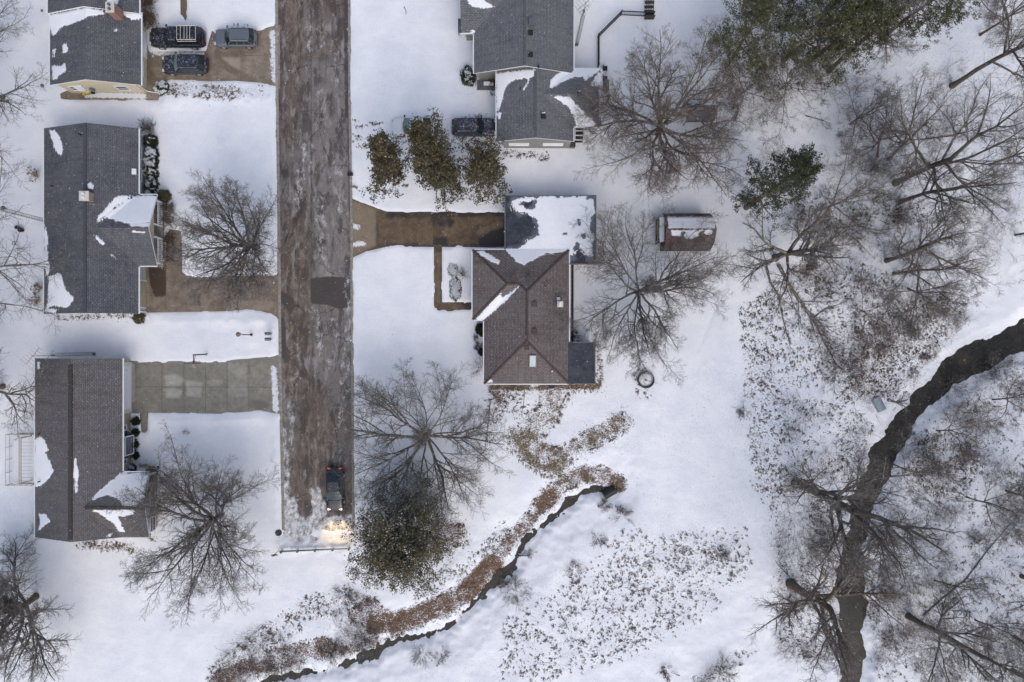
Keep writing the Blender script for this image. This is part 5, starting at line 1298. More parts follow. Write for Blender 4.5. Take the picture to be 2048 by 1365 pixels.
# snow fence / rail of the raised deck by the top house
b = GZ(1250, 60); R = thing('deck_railing', 'dark railing bending around the snowy raised deck beside the top grey house', 'railing', b)
path = [G(1196, 135), G(1196, 76), G(1241, 31), G(1304, 34)]
pm = MB(); rm = MB()
for a_, c_ in zip(path[:-1], path[1:]):
    A = Vector((a_[0], a_[1], 0)); B = Vector((c_[0], c_[1], 0)); L_ = (B - A).length; n = max(2, int(L_ / .16))
    rm.tube(A + Vector((0, 0, 1.0)), B + Vector((0, 0, 1.0)), .06, .06, 6); rm.tube(A + Vector((0, 0, .18)), B + Vector((0, 0, .18)), .05, .05, 6)
    ang = math.atan2((B - A).y, (B - A).x)
    for k in range(n): p = A.lerp(B, k / n); rm.box((p.x, p.y, .58), (.035, .035, .84), ang)
    m_ = max(1, int(L_ / 1.7))
    for k in range(m_ + 1): p = A.lerp(B, k / m_); pm.box((p.x, p.y, .5), (.12, .12, 1.25), ang)
rm.build('rail', M['black'], R, b); pm.build('post', M['darkwood'], R, b)
b = GZ(1302, 15); R = thing('deck_stairs', 'dark stair rails leading up and out of frame from the deck railing', 'stairs', b)
for X in (1293, 1297.5, 1302, 1307):
    a_ = W(X, 33, .9); c_ = W(X, -22, .9); mb = MB(); mb.tube(a_, c_, .03, .03, 5); mb.build('rail', M['black'], R, b)
mb = MB(); a_ = W(1290, 36, .5); c_ = W(1309, 30, .5)
mb.box2(a_[0], c_[0], a_[1], a_[1] + .1, 0, .95); mb.box2(a_[0], c_[0], c_[1] + .1, c_[1] + .2, 0, .95)
for k in range(6): mb.box2(a_[0], c_[0], c_[1] + .4 + k * .42, c_[1] + .7 + k * .42, .05 + .12 * k, .1 + .12 * k)
mb.build('tread', M['darkwood'], R, b)
# rear deck of the bottom-left house
b = (wx(35, .5), wy(920, .5), 0); R = thing('wooden_deck', 'thin railed deck under open pergola slats behind the brown grey house', 'deck', b)
x0, x1, y0, y1 = wx(-6, .6), wx(67, .6), wy(970, .6), wy(869, .6); xq0 = wx(36, .2)
mb = MB(); mb.box2(xq0, x1, y0, y1, .05, .14); mb.build('floor', M['wood'], R, b)
mb = MB(); mb.box2(xq0 + .1, x1 - .05, y0 + .1, y1 - .1, .142, .20); mb.build('snow_cover', M['snowcap'], R, b)
mb = MB(); xa = wx(4, 1.5)
for a_, c_ in (((xa, y0), (xa, y1)), ((xa, y1), (x1, y1)), ((xa, y0), (x1, y0))):
    for zz in (.45, 1.0): mb.tube((*a_, zz), (*c_, zz), .035, .035, 6)
    n = 4
    for k in range(n + 1):
        mb.box((a_[0] + (c_[0] - a_[0]) * k / n, a_[1] + (c_[1] - a_[1]) * k / n, .5), (.06, .06, 1.1))
mb.build('railing', M['offwhite'], R, b)
mb = MB(); xp0, xp1 = wx(37, 2.3), wx(64, 2.3)
for k in range(13): yy = wy(885 + k * 7, 2.3); mb.box((xp0 + (xp1 - xp0) / 2 + .05, yy, 2.35), (xp1 - xp0, .035, .08))
for xx in (xp0, xp0 + .2): mb.box((xx, wy(922, 2.2), 2.24), (.07, wy(875, 2.2) - wy(970, 2.2), .10))
for Y in (877, 968): mb.box((xp0, wy(Y, 2.2), 1.3), (.12, .12, 1.9))
mb.build('pergola', M['offwhite'], R, b)
# odds and ends
b = GZ(1103, 771); R = thing('air_conditioner', 'round black air conditioner at the south wall of the red brown house', 'air conditioner', b)
mb = MB(); mb.lathe((0, 0, 0), [(.32, 0), (.32, .7), (.30, .74), (.24, .75)], 20); mb.build('casing', M['black'], R)
mb = MB()
for k in range(4): mb.path([(.08 * (k + 1) * math.cos(t), .08 * (k + 1) * math.sin(t), .765) for t in np.linspace(0, 2 * math.pi, 17)], .008, 4)
mb.build('grille', M['iron'], R)
b = W(178, 188.5, .1); R = thing('wheelbarrow', 'small yellow and blue wheelbarrow on the dirt strip below the cream house', 'wheelbarrow', b, R_(5))
mb = MB(); lo = [(-.25, -.2, .25), (.3, -.2, .25), (.3, .2, .25), (-.25, .2, .25)]; hi = [(-.4, -.3, .55), (.42, -.3, .6), (.42, .3, .6), (-.4, .3, .55)]
for k in range(4): mb.poly([lo[k], lo[(k + 1) % 4], hi[(k + 1) % 4], hi[k]])
mb.poly(lo); mb.build('tray', M['yellow'], R)
mb = MB()
for s in (-1, 1): mb.path([(.5, s * .08, .2), (-.3, s * .2, .28), (-1.0, s * .26, .5)], .025); mb.tube((-.3, s * .2, .28), (-.35, s * .2, 0), .02, .02, 5)
mb.build('handle', M['bluepaint'], R)
mb = MB(); mb.tube((.55, -.05, .19), (.55, .05, .19), .19, .19, 16); mb.build('wheel', M['tyre'], R)
for X, Y, r, lab in ((84, 22, .13, 'small dark stone in the snow left of the cream house roof'), (84.5, 172, .2, 'grey stone in the snow off the corner of the cream house')):
    b = G(X, Y); mb = MB(); mb.lathe((b[0], b[1], b[2] - .08), [(r * .9, 0), (r, .1), (r * .75, .2), (r * .2, .26)], 9); mb.single('garden_stone', M['iron'], lab, 'stone', b, smooth=True)
for X, Y, r, lab in ((45, 461, .24, 'larger dark plastic bucket behind the house with porch railings'), (38, 456, .19, 'smaller grey bucket next to the larger one behind the porch house')):
    b = GZ(X, Y); R = thing('bucket', lab, 'bucket', b, 0, 'buckets in the back yard')
    mb = MB(); mb.lathe((0, 0, 0), [(r * .8, 0), (r, .42), (r * 1.08, .43), (r * 1.05, .46), (r * .9, .46), (r * .75, .1)], 16); mb.build('pail', M['black' if r > .2 else 'iron'], R)
    mb = MB(); mb.path([(r * math.cos(t), 0.02, .44 + .22 * math.sin(t)) for t in np.linspace(0, math.pi, 9)], .012, 4); mb.build('handle', M['iron'], R)
b = GZ(32, 423); R = thing('bird_feeder', 'green topped bird feeder pole by the antenna mast in the back yard', 'bird feeder', b)
mb = MB(); mb.tube((0, 0, 0), (0, 0, 1.7), .025, .025, 6); mb.build('pole', M['black'], R); mb = MB(); mb.lathe((0, 0, 1.62), [(.12, 0), (.12, .25), (.24, .27), (.02, .42)], 10); mb.build('house', M['greenpaint'], R)
b = GZ(33, 488); mb = MB(); mb.path([(b[0] - .18, b[1] - .15, b[2] + .4), (b[0] + .18, b[1] - .15, b[2] + .4), (b[0] + .18, b[1] + .15, b[2] + .4), (b[0] - .18, b[1] + .15, b[2] + .4), (b[0] - .18, b[1] - .15, b[2] + .4)], .03)
for sx in (-.18, .18):
    for sy in (-.15, .15): mb.tube((b[0] + sx, b[1] + sy, b[2] - .05), (b[0] + sx, b[1] + sy, b[2] + .4), .022, .022, 5)
mb.single('plant_stand', M['iron'], 'small square metal plant stand in the snowy back yard', 'plant stand', b)
# path lights
for i, (X, Y) in enumerate(((275, 858), (275, 879), (275, 900), (274, 918), (302, 932), (320, 933), (333, 949))):
    labs = ['topmost of the small black path lights beside the round shrubs', 'second small black path light beside the round shrubs', 'third small black path light beside the round shrubs', 'lowest of the small black path lights beside the round shrubs', 'small black path light right of the white porch step', 'small black path light out on the lawn right of the porch step', 'small black path light nearest the bare tree by the stone gable']
    b = GZ(X, Y); R = thing('path_light', labs[i], 'garden light', b, 0, 'path lights by the front walk')
    mb = MB(); mb.tube((0, 0, 0), (0, 0, .38), .018, .018, 6); mb.build('stake', M['black'], R); mb = MB(); mb.lathe((0, 0, .36), [(.05, 0), (.05, .07), (.12, .08), (.02, .15)], 12); mb.build('shade', M['black'], R)
# front bench and pots
b = GZ(287, 938); R = thing('bench', 'white snow topped bench on the front walk by the stone gable', 'bench', b)
mb = MB(); mb.box((0, 0, .45), (1.0, .42, .05)); mb.build('seat', M['white'], R); mb = MB(); mb.box((0, -.2, .7), (1.0, .05, .4)); mb.build('backrest', M['white'], R)
for sx in (-.45, .45):
    mb = MB(); mb.box((sx, 0, .22), (.05, .4, .42)); mb.build('leg', M['white'], R)
mb = MB(); b = GZ(326, 964); mb.path([(b[0] + .17 * math.cos(t), b[1] + .17 * math.sin(t), b[2] + .3) for t in np.linspace(0, 2 * math.pi, 17)], .05, 6); mb.lathe((b[0], b[1], b[2]), [(.12, 0), (.08, .1), (.06, .26), (.17, .3)], 14)
mb.single('bird_bath', M['iron'], 'round grey bird bath on the snow right of the stone gable', 'bird bath', b)
b = G(700, 350); mb = MB(); mb.box((b[0] + .1, b[1], .25), (.5, .3, .5)); mb.tube((b[0] - .1, b[1], .2), (b[0] + .35, b[1] - .12, .48), .09, .06, 8); mb.single('kerb_inlet', M['black'], 'dark upper drain hood on the kerb by the brown leafed trees', 'drain', b)
b = G(708, 376); mb = MB(); mb.path([(b[0] - .3, b[1] + .05, .1), (b[0] + .1, b[1] + .1, .22), (b[0] + .35, b[1] - .1, .12)], .1, 8); mb.single('drain_pipe', M['wood'], 'tan pipe end on the kerb above the dark wet driveway', 'pipe', b)
b = GZ(1144, 292); R = thing('storage_bin', 'dark lidded storage bin at the corner of the top grey house', 'bin', b)
mb = MB(); mb.box((0, 0, .4), (.55, .6, .8)); mb.build('body', M['iron'], R); mb = MB(); mb.poly([(-.3, -.33, .82), (.3, -.33, .82), (.3, .33, .95), (-.3, .33, .95)]); mb.poly([(-.3, -.33, .78), (.3, -.33, .78), (.3, .33, .91), (-.3, .33, .91)]); mb.build('lid', M['darkwood'], R)
for X, Y, lab in ((1209, 140, 'upper dark patio chair against the east wall of the top grey house'), (1209, 160, 'lower dark patio chair against the east wall of the top grey house')):
    b = GZ(X, Y); R = thing('patio_chair', lab, 'chair', b, 0, 'patio chairs by the top house')
    mb = MB(); mb.box((0, 0, .42), (.5, .5, .05)); mb.build('seat', M['black'], R); mb = MB(); mb.box((-.24, 0, .7), (.05, .5, .5)); mb.build('backrest', M['black'], R)
    for sx in (-.2, .2):
        for sy in (-.2, .2): mb = MB(); mb.tube((sx, sy, 0), (sx * .95, sy, .42), .02, .02, 5); mb.build('leg', M['black'], R)
b = GZ(1211, 176); R = thing('grill', 'covered dark barbecue grill below the two patio chairs', 'grill', b)
mb = MB(); mb.box((0, 0, .55), (.5, 1.0, .8)); mb.build('cart', M['black'], R); mb = MB(); mb.tube((0, -.45, .98), (0, .45, .98), .24, .24, 12); mb.build('lid', M['iron'], R)
b = GZ(1215, 201); mb = MB(); p0 = Vector(b); mb.tube(p0 + Vector((.15, .55, .1)), p0 + Vector((-.1, -.5, .14)), .13, .1, 9); mb.single('firewood_log', M['wood'], 'tan log lying below the barbecue grill near the wide bare tree', 'log', b)
# pale culvert sheet by the creek
b = G(1757, 808); R = thing('culvert_pipe', 'pale blue grey corrugated culvert end beside the creek bank', 'pipe', b, R_(-62))
mb = MB(); n = 12
rows = []
for k in range(15):
    x_ = -.75 + k * .11; rr = .55 + (.02 if k % 2 else 0)
    rows.append([(x_, rr * math.cos(t), rr * .75 * math.sin(t) - .15) for t in np.linspace(-.2, math.pi + .2, n)])
for a_, c_ in zip(rows[:-1], rows[1:]):
    for k in range(n - 1): mb.poly([a_[k], a_[k + 1], c_[k + 1], c_[k]])
mb.build('shell', M['culvert'], R, smooth=True)
mb = MB(); rr = .53
for k in range(n - 1):
    t0, t1 = -.2 + (math.pi + .4) * k / (n - 1), -.2 + (math.pi + .4) * (k + 1) / (n - 1)
    mb.poly([(-.7, .5 * math.cos(t0), .37 * math.sin(t0) - .15), (-.7, .5 * math.cos(t1), .37 * math.sin(t1) - .15), (.7, .5 * math.cos(t1), .37 * math.sin(t1) - .15), (.7, .5 * math.cos(t0), .37 * math.sin(t0) - .15)])
mb.build('inner_shell', M['iron'], R)
# open ditch pipe mouth
b = G(1219, 984); R = thing('drain_culvert', 'dark drain pipe mouth at the head of the leafy ditch', 'pipe', (b[0], b[1], b[2]))
mb = MB(); d = Vector((-.8, -.45, 0)); p0 = Vector((.55, .3, .05))
n = 16
for k in range(n):
    t0, t1 = 2 * math.pi * k / n, 2 * math.pi * (k + 1) / n; q = Vector((.49, -.87, 0)); u = Vector((0, 0, 1))
    for r in (.5, .42):
        A = p0 + q * r * math.cos(t0) + u * r * math.sin(t0); B = p0 + q * r * math.cos(t1) + u * r * math.sin(t1)
        mb.poly([A, B, B + d * 1.5, A + d * 1.5])
mb.build('pipe', M['black'], R)
# ================================================================== VEGETATION
def unit(v): return v / np.maximum(np.linalg.norm(v, axis=-1, keepdims=True), 1e-9)

def grow(P, D, L, R, nseg, wob, up, rng, tip=.35, mid=None):
    n = len(P); pts = np.zeros((n, nseg + 1, 3)); dirs = np.zeros((n, nseg + 1, 3))
    pts[:, 0] = P; d = unit(D.copy()); dirs[:, 0] = d; p = P.copy()
    curl = unit(rng.normal(size=(n, 3))) * wob * .5
    for s in range(nseg):
        d = unit(d + rng.normal(size=(n, 3)) * wob + curl + np.array([0, 0, 1.0]) * up)
        p = p + d * (L / nseg)[:, None]
        pts[:, s + 1] = p; dirs[:, s + 1] = d
        if s % 3 == 2: curl = unit(rng.normal(size=(n, 3))) * wob * .5
    t = np.linspace(0, 1, nseg + 1)[None, :]
    rad = R[:, None] * (1 - (1 - tip) * t)
    return pts, dirs, rad

def spawn(pts, dirs, rad, L, k, t0, t1, ang, ratio, rng, rr=.62, rmin=.008, flat=0.0, endbias=.55):
    n, m, _ = pts.shape; nseg = m - 1
    t = t0 + (t1 - t0) * (np.arange(k)[None, :] + rng.random((n, k))) / k
    f = t * nseg; i = np.minimum(f.astype(int), nseg - 1); w = (f - i)[..., None]
    ii = np.arange(n)[:, None]
    P = pts[ii, i] * (1 - w) + pts[ii, i + 1] * w
    D = unit(dirs[ii, i] * (1 - w) + dirs[ii, i + 1] * w)
    rl = rad[ii, i] * (1 - w[..., 0]) + rad[ii, i + 1] * w[..., 0]
    ref = np.where(np.abs(D[..., 2:3]) < .9, np.array([0, 0, 1.0]), np.array([1.0, 0, 0]))
    u = unit(np.cross(D, ref)); v = np.cross(D, u)
    az = rng.random((n, 1)) * 6.283 + np.arange(k)[None, :] * 2.4 + rng.normal(size=(n, k)) * .5
    side = u * np.cos(az)[..., None] + v * np.sin(az)[..., None] * (1 - flat)
    a = np.radians(ang) * (1 + rng.normal(size=(n, k)) * .2)
    nd = unit(D * np.cos(a)[..., None] + side * np.sin(a)[..., None])
    NL = L[:, None] * ratio * (1 - endbias * t) * (.7 + .6 * rng.random((n, k)))
    NR = np.maximum(rl * rr, rmin)
    return P.reshape(-1, 3), nd.reshape(-1, 3), NL.ravel(), NR.ravel()

def tubes(pts, rad, sides):
    n, m, _ = pts.shape
    d = unit(np.concatenate([pts[:, 1:] - pts[:, :-1], pts[:, -1:] - pts[:, -2:-1]], 1))
    d0 = d[:, :1]
    ref = np.where(np.abs(d0[..., 2:3]) < .8, np.array([0, 0, 1.0]), np.array([1.0, 0, 0]))
    u = unit(np.cross(d, np.broadcast_to(ref, d.shape))); v = np.cross(d, u)
    a = np.arange(sides) * 2 * np.pi / sides
    ring = pts[:, :, None, :] + rad[:, :, None, None] * (u[:, :, None, :] * np.cos(a)[None, None, :, None] + v[:, :, None, :] * np.sin(a)[None, None, :, None])
    V = ring.reshape(-1, 3)
    base = (np.arange(n) * m * sides)[:, None, None] + (np.arange(m - 1) * sides)[None, :, None]
    i = np.arange(sides)[None, None, :]; j = (i + 1) % sides
    F = np.stack([base + i, base + j, base + sides + j, base + sides + i], -1).reshape(-1, 4)
    return V, F

def join(parts):
    V = []; F = []; o = 0
    for v, f in parts: V.append(v); F.append(f + o); o += len(v)
    return np.concatenate(V), np.concatenate(F)

def bare_tree(name, label, base, h, R, seed, group, limbs=None, trunk_h=None, tr=None, lean=(0, 0), k=(9, 8, 7), nl=9, mats=('bark', 'twig'), elev=(18, 58), multi=1, wob=.10, cat='tree', dens=1.0, rmin=.0076, spread_ang=46, tree_up=.012, reach=1.5, forks=3, tlo=.62):
    rng = np.random.default_rng(seed)
    th = trunk_h if trunk_h is not None else h * .26
    tr = tr if tr is not None else .019 * h + .06
    root = thing(name, label, cat, base, 0, group)
    L0 = np.full(multi, th); off = rng.normal(size=(multi, 3)) * (.25 if multi > 1 else 0); off[:, 2] = 0
    P = off - np.array([0, 0, .25]); D = np.tile(np.array([lean[0], lean[1], 1.0]), (multi, 1)) + (rng.normal(size=(multi, 3)) * .22 if multi > 1 else 0)
    p0, d0, r0 = grow(P, D, L0 + .25, np.full(multi, tr), 8, .035, .02 if not any(lean) else 0, rng, .72)
    # root flare
    r0[:, 0] *= 1.5; r0[:, 1] *= 1.12
    big = [tubes(p0, r0, 10)]
    if limbs is None:
        az = np.arange(nl) * 2 * np.pi / nl * 1.0 + rng.normal(size=nl) * .2 + rng.random() * 6
        el = np.radians(elev[0] + (elev[1] - elev[0]) * rng.random(nl))
        ln = R * (.88 + .22 * rng.random(nl))
        limbs = [(np.degrees(a), np.degrees(e), l, 1) for a, e, l in zip(az, el, ln)]
    LP = []; LD = []; LL = []; LR = []
    for q, (a, e, l, rs) in enumerate(limbs):
        s = q % multi; t = tlo + (1 - tlo) * rng.random(); f = t * 8; i = min(int(f), 7); w = f - i
        l = l * reach; LP.append(p0[s, i] * (1 - w) + p0[s, i + 1] * w); a = math.radians(a); e = math.radians(e)
        dd = np.array([math.cos(a) * math.cos(e), math.sin(a) * math.cos(e), math.sin(e)]) + np.array([lean[0], lean[1], 0]) * .6
        LD.append(dd); LL.append(l * 1.08); LR.append(tr * .56 * rs * (.8 + .3 * rng.random()))
    # leader
    for s in range(multi):
        LP.append(p0[s, -1]); LD.append(d0[s, -1] + rng.normal(size=3) * .12); LL.append((h - th) * .8); LR.append(tr * .68)
    LP = np.array(LP); LD = np.array(LD); LL = np.array(LL); LR = np.array(LR)
    p1, d1, r1 = grow(LP, LD, LL, LR, 12, wob, tree_up, rng, .16)
    big.append(tubes(p1, r1, 7))
    if forks:
        FP, FD, FL, FR = spawn(p1, d1, r1, LL, forks, .14, .62, 30, .86, rng, .74, .02, .45, .75)
        pf, df, rf_ = grow(FP, FD, FL, FR, 12, wob, tree_up, rng, .16)
        big.append(tubes(pf, rf_, 6))
        p1 = np.concatenate([p1, pf]); d1 = np.concatenate([d1, df]); r1 = np.concatenate([r1, rf_]); LL = np.concatenate([LL, FL])
    # second order limbs
    P, D, L, Rr = spawn(p1, d1, r1, LL, max(3, int(k[0] * dens)), .22, .97, spread_ang, .42, rng, .62, rmin * 1.9)
    p2, d2, r2 = grow(P, D, L, Rr, 8, wob * 1.15, tree_up, rng, .28)
    V, F = join(big)
    bk = link_mesh('trunk', mesh_np('trunk', V, F, True), M[mats[0]], root)
    small = [tubes(p2, r2, 5)]
    P, D, L, Rr = spawn(p2, d2, r2, L, k[1], .12, 1.0, 44, .56, rng, .62, rmin * 1.35)
    L = np.maximum(L, .30)
    p3, d3, r3 = grow(P, D, L, Rr, 5, wob * 1.2, tree_up, rng, .45)
    small.append(tubes(p3, r3, 4))
    P, D, L, Rr = spawn(p3, d3, r3, L, k[2], .12, 1.0, 42, .62, rng, .7, rmin)
    L = np.clip(L, .28, 1.0)
    p4, d4, r4 = grow(P, D, L, Rr, 3, wob * 1.3, tree_up, rng, .6)
    small.append(tubes(p4, r4, 3))
    V, F = join(small)
    cr = link_mesh('crown', mesh_np('crown', V, F, False), M[mats[1]], root)
    return root, (p2, p3, p4)

def leaf_cloud(C, n_per, sig, size, rng, up_bias=.4, asp=.5, tone_sig=.16, curl=0):
    """small leaf faces scattered round the points C -> verts, faces, tone"""
    n = len(C) * n_per
    c = np.repeat(C, n_per, 0) + rng.normal(size=(n, 3)) * np.array(sig)
    nrm = unit(rng.normal(size=(n, 3)) + np.array([0, 0, up_bias]))
    a = unit(np.cross(nrm, rng.normal(size=(n, 3)))); b = np.cross(nrm, a)
    s = size * (.6 + .8 * rng.random((n, 1)))
    V = np.stack([c - a * s, c + b * s * asp, c + a * s, c - b * s * asp], 1).reshape(-1, 3)
    F = np.arange(n * 4).reshape(-1, 4)
    clump = np.repeat(rng.normal(size=len(C)) * tone_sig, n_per)
    t = np.clip(.45 + clump + rng.normal(size=n) * tone_sig, 0, 1)
    return V, F, np.repeat(t, 4)

def leafy_tree(name, label, base, h, R, seed, group, mat='pine', lean=(0, 0), prof=None, nb=46, first=.22, n_per=26, size=.10, sig=.17, droop=-.01, bmats=('bark2', 'twig2'), cat='tree', tr=None, sub=7, up_bias=.4, asp=.42, tone_sig=.16, elev=12, keep=1.0, k3=3, tones=0.0, rfac=None, leafz=0.0):
    """a trunk with branches in whorls, leaf faces round their twigs"""
    rng = np.random.default_rng(seed)
    root = thing(name, label, cat, base, 0, group)
    tr = tr or .016 * h + .05
    p0, d0, r0 = grow(np.array([[0, 0, -.25]]), np.array([[lean[0], lean[1], 1.0]]), np.array([h + .25]), np.array([tr]), 14, .03, .0, rng, .12)
    t = first + (1 - first) * (np.arange(nb) + rng.random(nb) * .8) / nb; t = np.minimum(t, .995)
    f = t * 14; i = np.minimum(f.astype(int), 13); w = (f - i)[:, None]
    P = p0[0, i] * (1 - w) + p0[0, i + 1] * w
    az = np.arange(nb) * 2.4 + rng.normal(size=nb) * .4
    prof = prof or [(0, .75), (.3, 1), (.7, .7), (1, .15)]
    L = R * np.interp((t - first) / (1 - first), [q[0] for q in prof], [q[1] for q in prof]) * (.7 + .5 * rng.random(nb))
    if rfac is not None: L = L * np.array([rfac(a) for a in az])
    e = np.radians(elev + 35 * (t - first) / (1 - first) + rng.normal(size=nb) * 8)
    D = np.stack([np.cos(az) * np.cos(e), np.sin(az) * np.cos(e), np.sin(e)], 1)
    rb = np.maximum(.018, tr * .36 * (1 - t * .7))
    p1, d1, r1 = grow(P, D, L, rb, 8, .08, droop, rng, .25)
    P, D, L2, R2 = spawn(p1, d1, r1, L, sub, .22, 1.0, 48, .46, rng, .6, .011, .35, .4)
    p2, d2, r2 = grow(P, D, L2, R2, 4, .10, .02, rng, .5)
    V, F = join([tubes(p0, r0, 9), tubes(p1, r1, 5)]); link_mesh('trunk', mesh_np('trunk', V, F, True), M[bmats[0]], root)
    P, D, L3, R3 = spawn(p2, d2, r2, L2, k3, .3, 1.0, 40, .55, rng, .6, .008, .3, .3)
    p3, d3, r3 = grow(P, D, np.maximum(L3, .2), R3, 2, .1, .03, rng, .6)
    V, F = join([tubes(p2, r2, 4), tubes(p3, r3, 3)]); tw = link_mesh('twigs', mesh_np('twigs', V, F, False), M[bmats[1]], root)
    C = np.concatenate([p2[:, 2:].reshape(-1, 3), p3[:, 1:].reshape(-1, 3), p1[:, -2:].reshape(-1, 3)])
    if keep < 1: C = C[rng.random(len(C)) < keep]
    if leafz: C = C[C[:, 2] > h * leafz * (.6 + .8 * rng.random(len(C)))]
    V, F, T = leaf_cloud(C, n_per, (sig, sig, sig * .75), size, rng, up_bias, asp, tone_sig)
    link_mesh('crown', mesh_np('crown', V, F, False, {'tone': np.clip(T + tones, 0, 1)}), M[mat], root)
    return root

def round_shrub(name, label, base, r, h, seed, mat='shrubleaf', group=None, n=2600, size=.05, stems=True, snow=.45, cat='shrub', squash=1.0):
    """low evergreen shrub: leaf faces in the shell of a lumpy dome, on short stems; snow lies on some of its upper leaves"""
    rng = np.random.default_rng(seed)
    root = thing(name, label, cat, base, 0, group)
    d = unit(rng.normal(size=(n, 3))); d[:, 2] = np.abs(d[:, 2])
    lump = 1 + .16 * np.sin(d[:, 0] * 5 + seed) * np.cos(d[:, 1] * 6 + seed * 2) + .1 * np.sin(d[:, 2] * 9 + seed)
    q = (rng.random(n) ** .33)
    C = d * (lump * q)[:, None] * np.array([r, r * squash, h])
    V, F, T = leaf_cloud(C, 3, (.03, .03, .03), size, rng, .8, .55, .12)
    T = T.reshape(-1, 4)[:, 0]
    cz = V.reshape(-1, 4, 3).mean(1); top = cz[:, 2] / h
    pat = fbm(cz[:, 0] * 4 + seed, cz[:, 1] * 4 + seed * 3, seed, 2)
    T = np.clip(T, 0, .78); sn = (pat > 1 - snow - .1 * rng.random(len(T))) & (top > .45)
    T = np.where(sn, .9 + .1 * rng.random(len(T)), T)
    link_mesh('foliage', mesh_np('foliage', V, F, False, {'tone': np.repeat(T, 4)}), M[mat], root)
    m = 7; az = np.arange(m) * 2 * np.pi / m
    p, dd, rr = grow(np.zeros((m, 3)) - np.array([0, 0, .1]), np.stack([np.cos(az) * .7, np.sin(az) * .7, np.ones(m)], 1), np.full(m, h * .8 + .1), np.full(m, .025), 4, .08, 0, rng)
    V, F = tubes(p, rr, 5); link_mesh('stems', mesh_np('stems', V, F), M['twig'], root)
    return root

def bare_shrub(name, label, base, r, h, seed, group=None, n=34, mats='twig2', k=(5, 4), lean=(0, 0), leaves=0, cat='shrub', flat=.5, leafmat='deadleaf'):
    rng = np.random.default_rng(seed)
    root = thing(name, label, cat, base, 0, group)
    az = rng.random(n) * 6.283; sp = rng.random(n) ** .6
    D = np.stack([np.cos(az) * sp * r / h + lean[0], np.sin(az) * sp * r / h + lean[1], np.ones(n) * flat + .3], 1)
    P = rng.normal(size=(n, 3)) * .10 * r; P[:, 2] = -.08
    L = np.hypot(h, r) * (.6 + .4 * rng.random(n))
    p1, d1, r1 = grow(P, D, L, np.full(n, .016), 6, .10, .0, rng, .4)
    P, D, L1, R1 = spawn(p1, d1, r1, L, k[0], .25, 1, 38, .5, rng, .7, .009)
    p2, d2, r2 = grow(P, D, L1, R1, 4, .12, .01, rng, .5)
    P, D, L2, R2 = spawn(p2, d2, r2, L1, k[1], .2, 1, 40, .6, rng, .7, .007)
    p3, d3, r3 = grow(P, D, np.maximum(L2, .12), R2, 2, .12, .0, rng, .6)
    V, F = join([tubes(p1, r1, 5), tubes(p2, r2, 4), tubes(p3, r3, 3)])
    link_mesh('stems', mesh_np('stems', V, F), M[mats], root)
    if leaves:
        C = p2[:, 2:].reshape(-1, 3); C = C[rng.random(len(C)) < leaves]
        V, F, T = leaf_cloud(C, 3, (.05, .05, .04), .07, rng, .6, .6)
        link_mesh('dry_leaves', mesh_np('dry_leaves', V, F, False, {'tone': T}), M[leafmat], root)
    return root

YG = 'bare deciduous trees in the yards'; WG = 'bare trees in the creek woods'
# ---- yard trees
def deg(lst): return [(a, e, l, r) for a, e, l, r in lst]
bare_tree('bare_tree', 'wide bare tree with a rounded crown shading the grey wooden play set', GZ(1316, 268), 9.4, 5.9, 11, YG, nl=12, k=(9, 8, 7), trunk_h=2.4, tr=.30, elev=(12, 44), mats=('bark2', 'twig2'))
bare_tree('bare_tree', 'round bare tree standing in the snow between the red brown house and the shed', GZ(1273, 586), 7.8, 5.5, 23, YG, nl=12, k=(9, 8, 7), trunk_h=1.8, tr=.22, elev=(12, 38))
bare_tree('bare_tree', 'low spreading bare tree with dark limbs reaching over the road and the lawn', GZ(858, 864), 8.6, 7.9, 37, YG,
          limbs=[(158, 22, 8.2, 1.15), (186, 18, 8.2, 1.2), (212, 20, 7.8, .9), (240, 22, 7.8, 1.15), (266, 22, 6.6, .6), (292, 20, 7.6, 1.0), (326, 20, 7.8, .8), (356, 22, 7.4, 1.2), (30, 24, 6.8, .7), (66, 24, 6.6, .5), (96, 26, 6.4, .45), (124, 24, 6.8, .5)], k=(9, 8, 6), trunk_h=2.3, tr=.29, wob=.075, reach=1.08)
bare_tree('bare_tree', 'tall bare tree on the snowy front lawn of the house with white porch railings', GZ(514, 494), 12.8, 4.7, 41, YG, nl=11, k=(9, 8, 7), trunk_h=3.2, tr=.26, elev=(35, 65), wob=.07, spread_ang=38)
bare_tree('bare_tree', 'broad bare tree in front of the stone gable near the dead end of the road', GZ(442, 1030), 9.6, 5.5, 53, YG, nl=12, k=(9, 8, 7), trunk_h=2.4, tr=.28, elev=(18, 52))
bare_tree('bare_tree', 'thick trunked bare tree at the bottom left corner of the picture', GZ(72, 1193), 11.5, 5.0, 61, YG, nl=11, k=(9, 8, 7), trunk_h=3.0, tr=.34, elev=(28, 55))
EG = 'bare trees along the left edge'
bare_tree('bare_tree', 'bare tree reaching into the top left edge beside the cream house', GZ(-14, 215), 12, 8.6, 67, EG, nl=7, k=(7, 6, 6), reach=1.25, elev=(12, 45))
bare_tree('bare_tree', 'bare tree reaching into the left edge near the two buckets', GZ(-12, 545), 12, 8.4, 71, EG, nl=7, k=(7, 6, 6), reach=1.25, elev=(12, 45))
bare_tree('bare_tree', 'bare tree with a dark trunk at the left edge above the wooden deck', GZ(6, 773), 11, 6.4, 73, EG, nl=7, k=(7, 6, 6), elev=(18, 50))
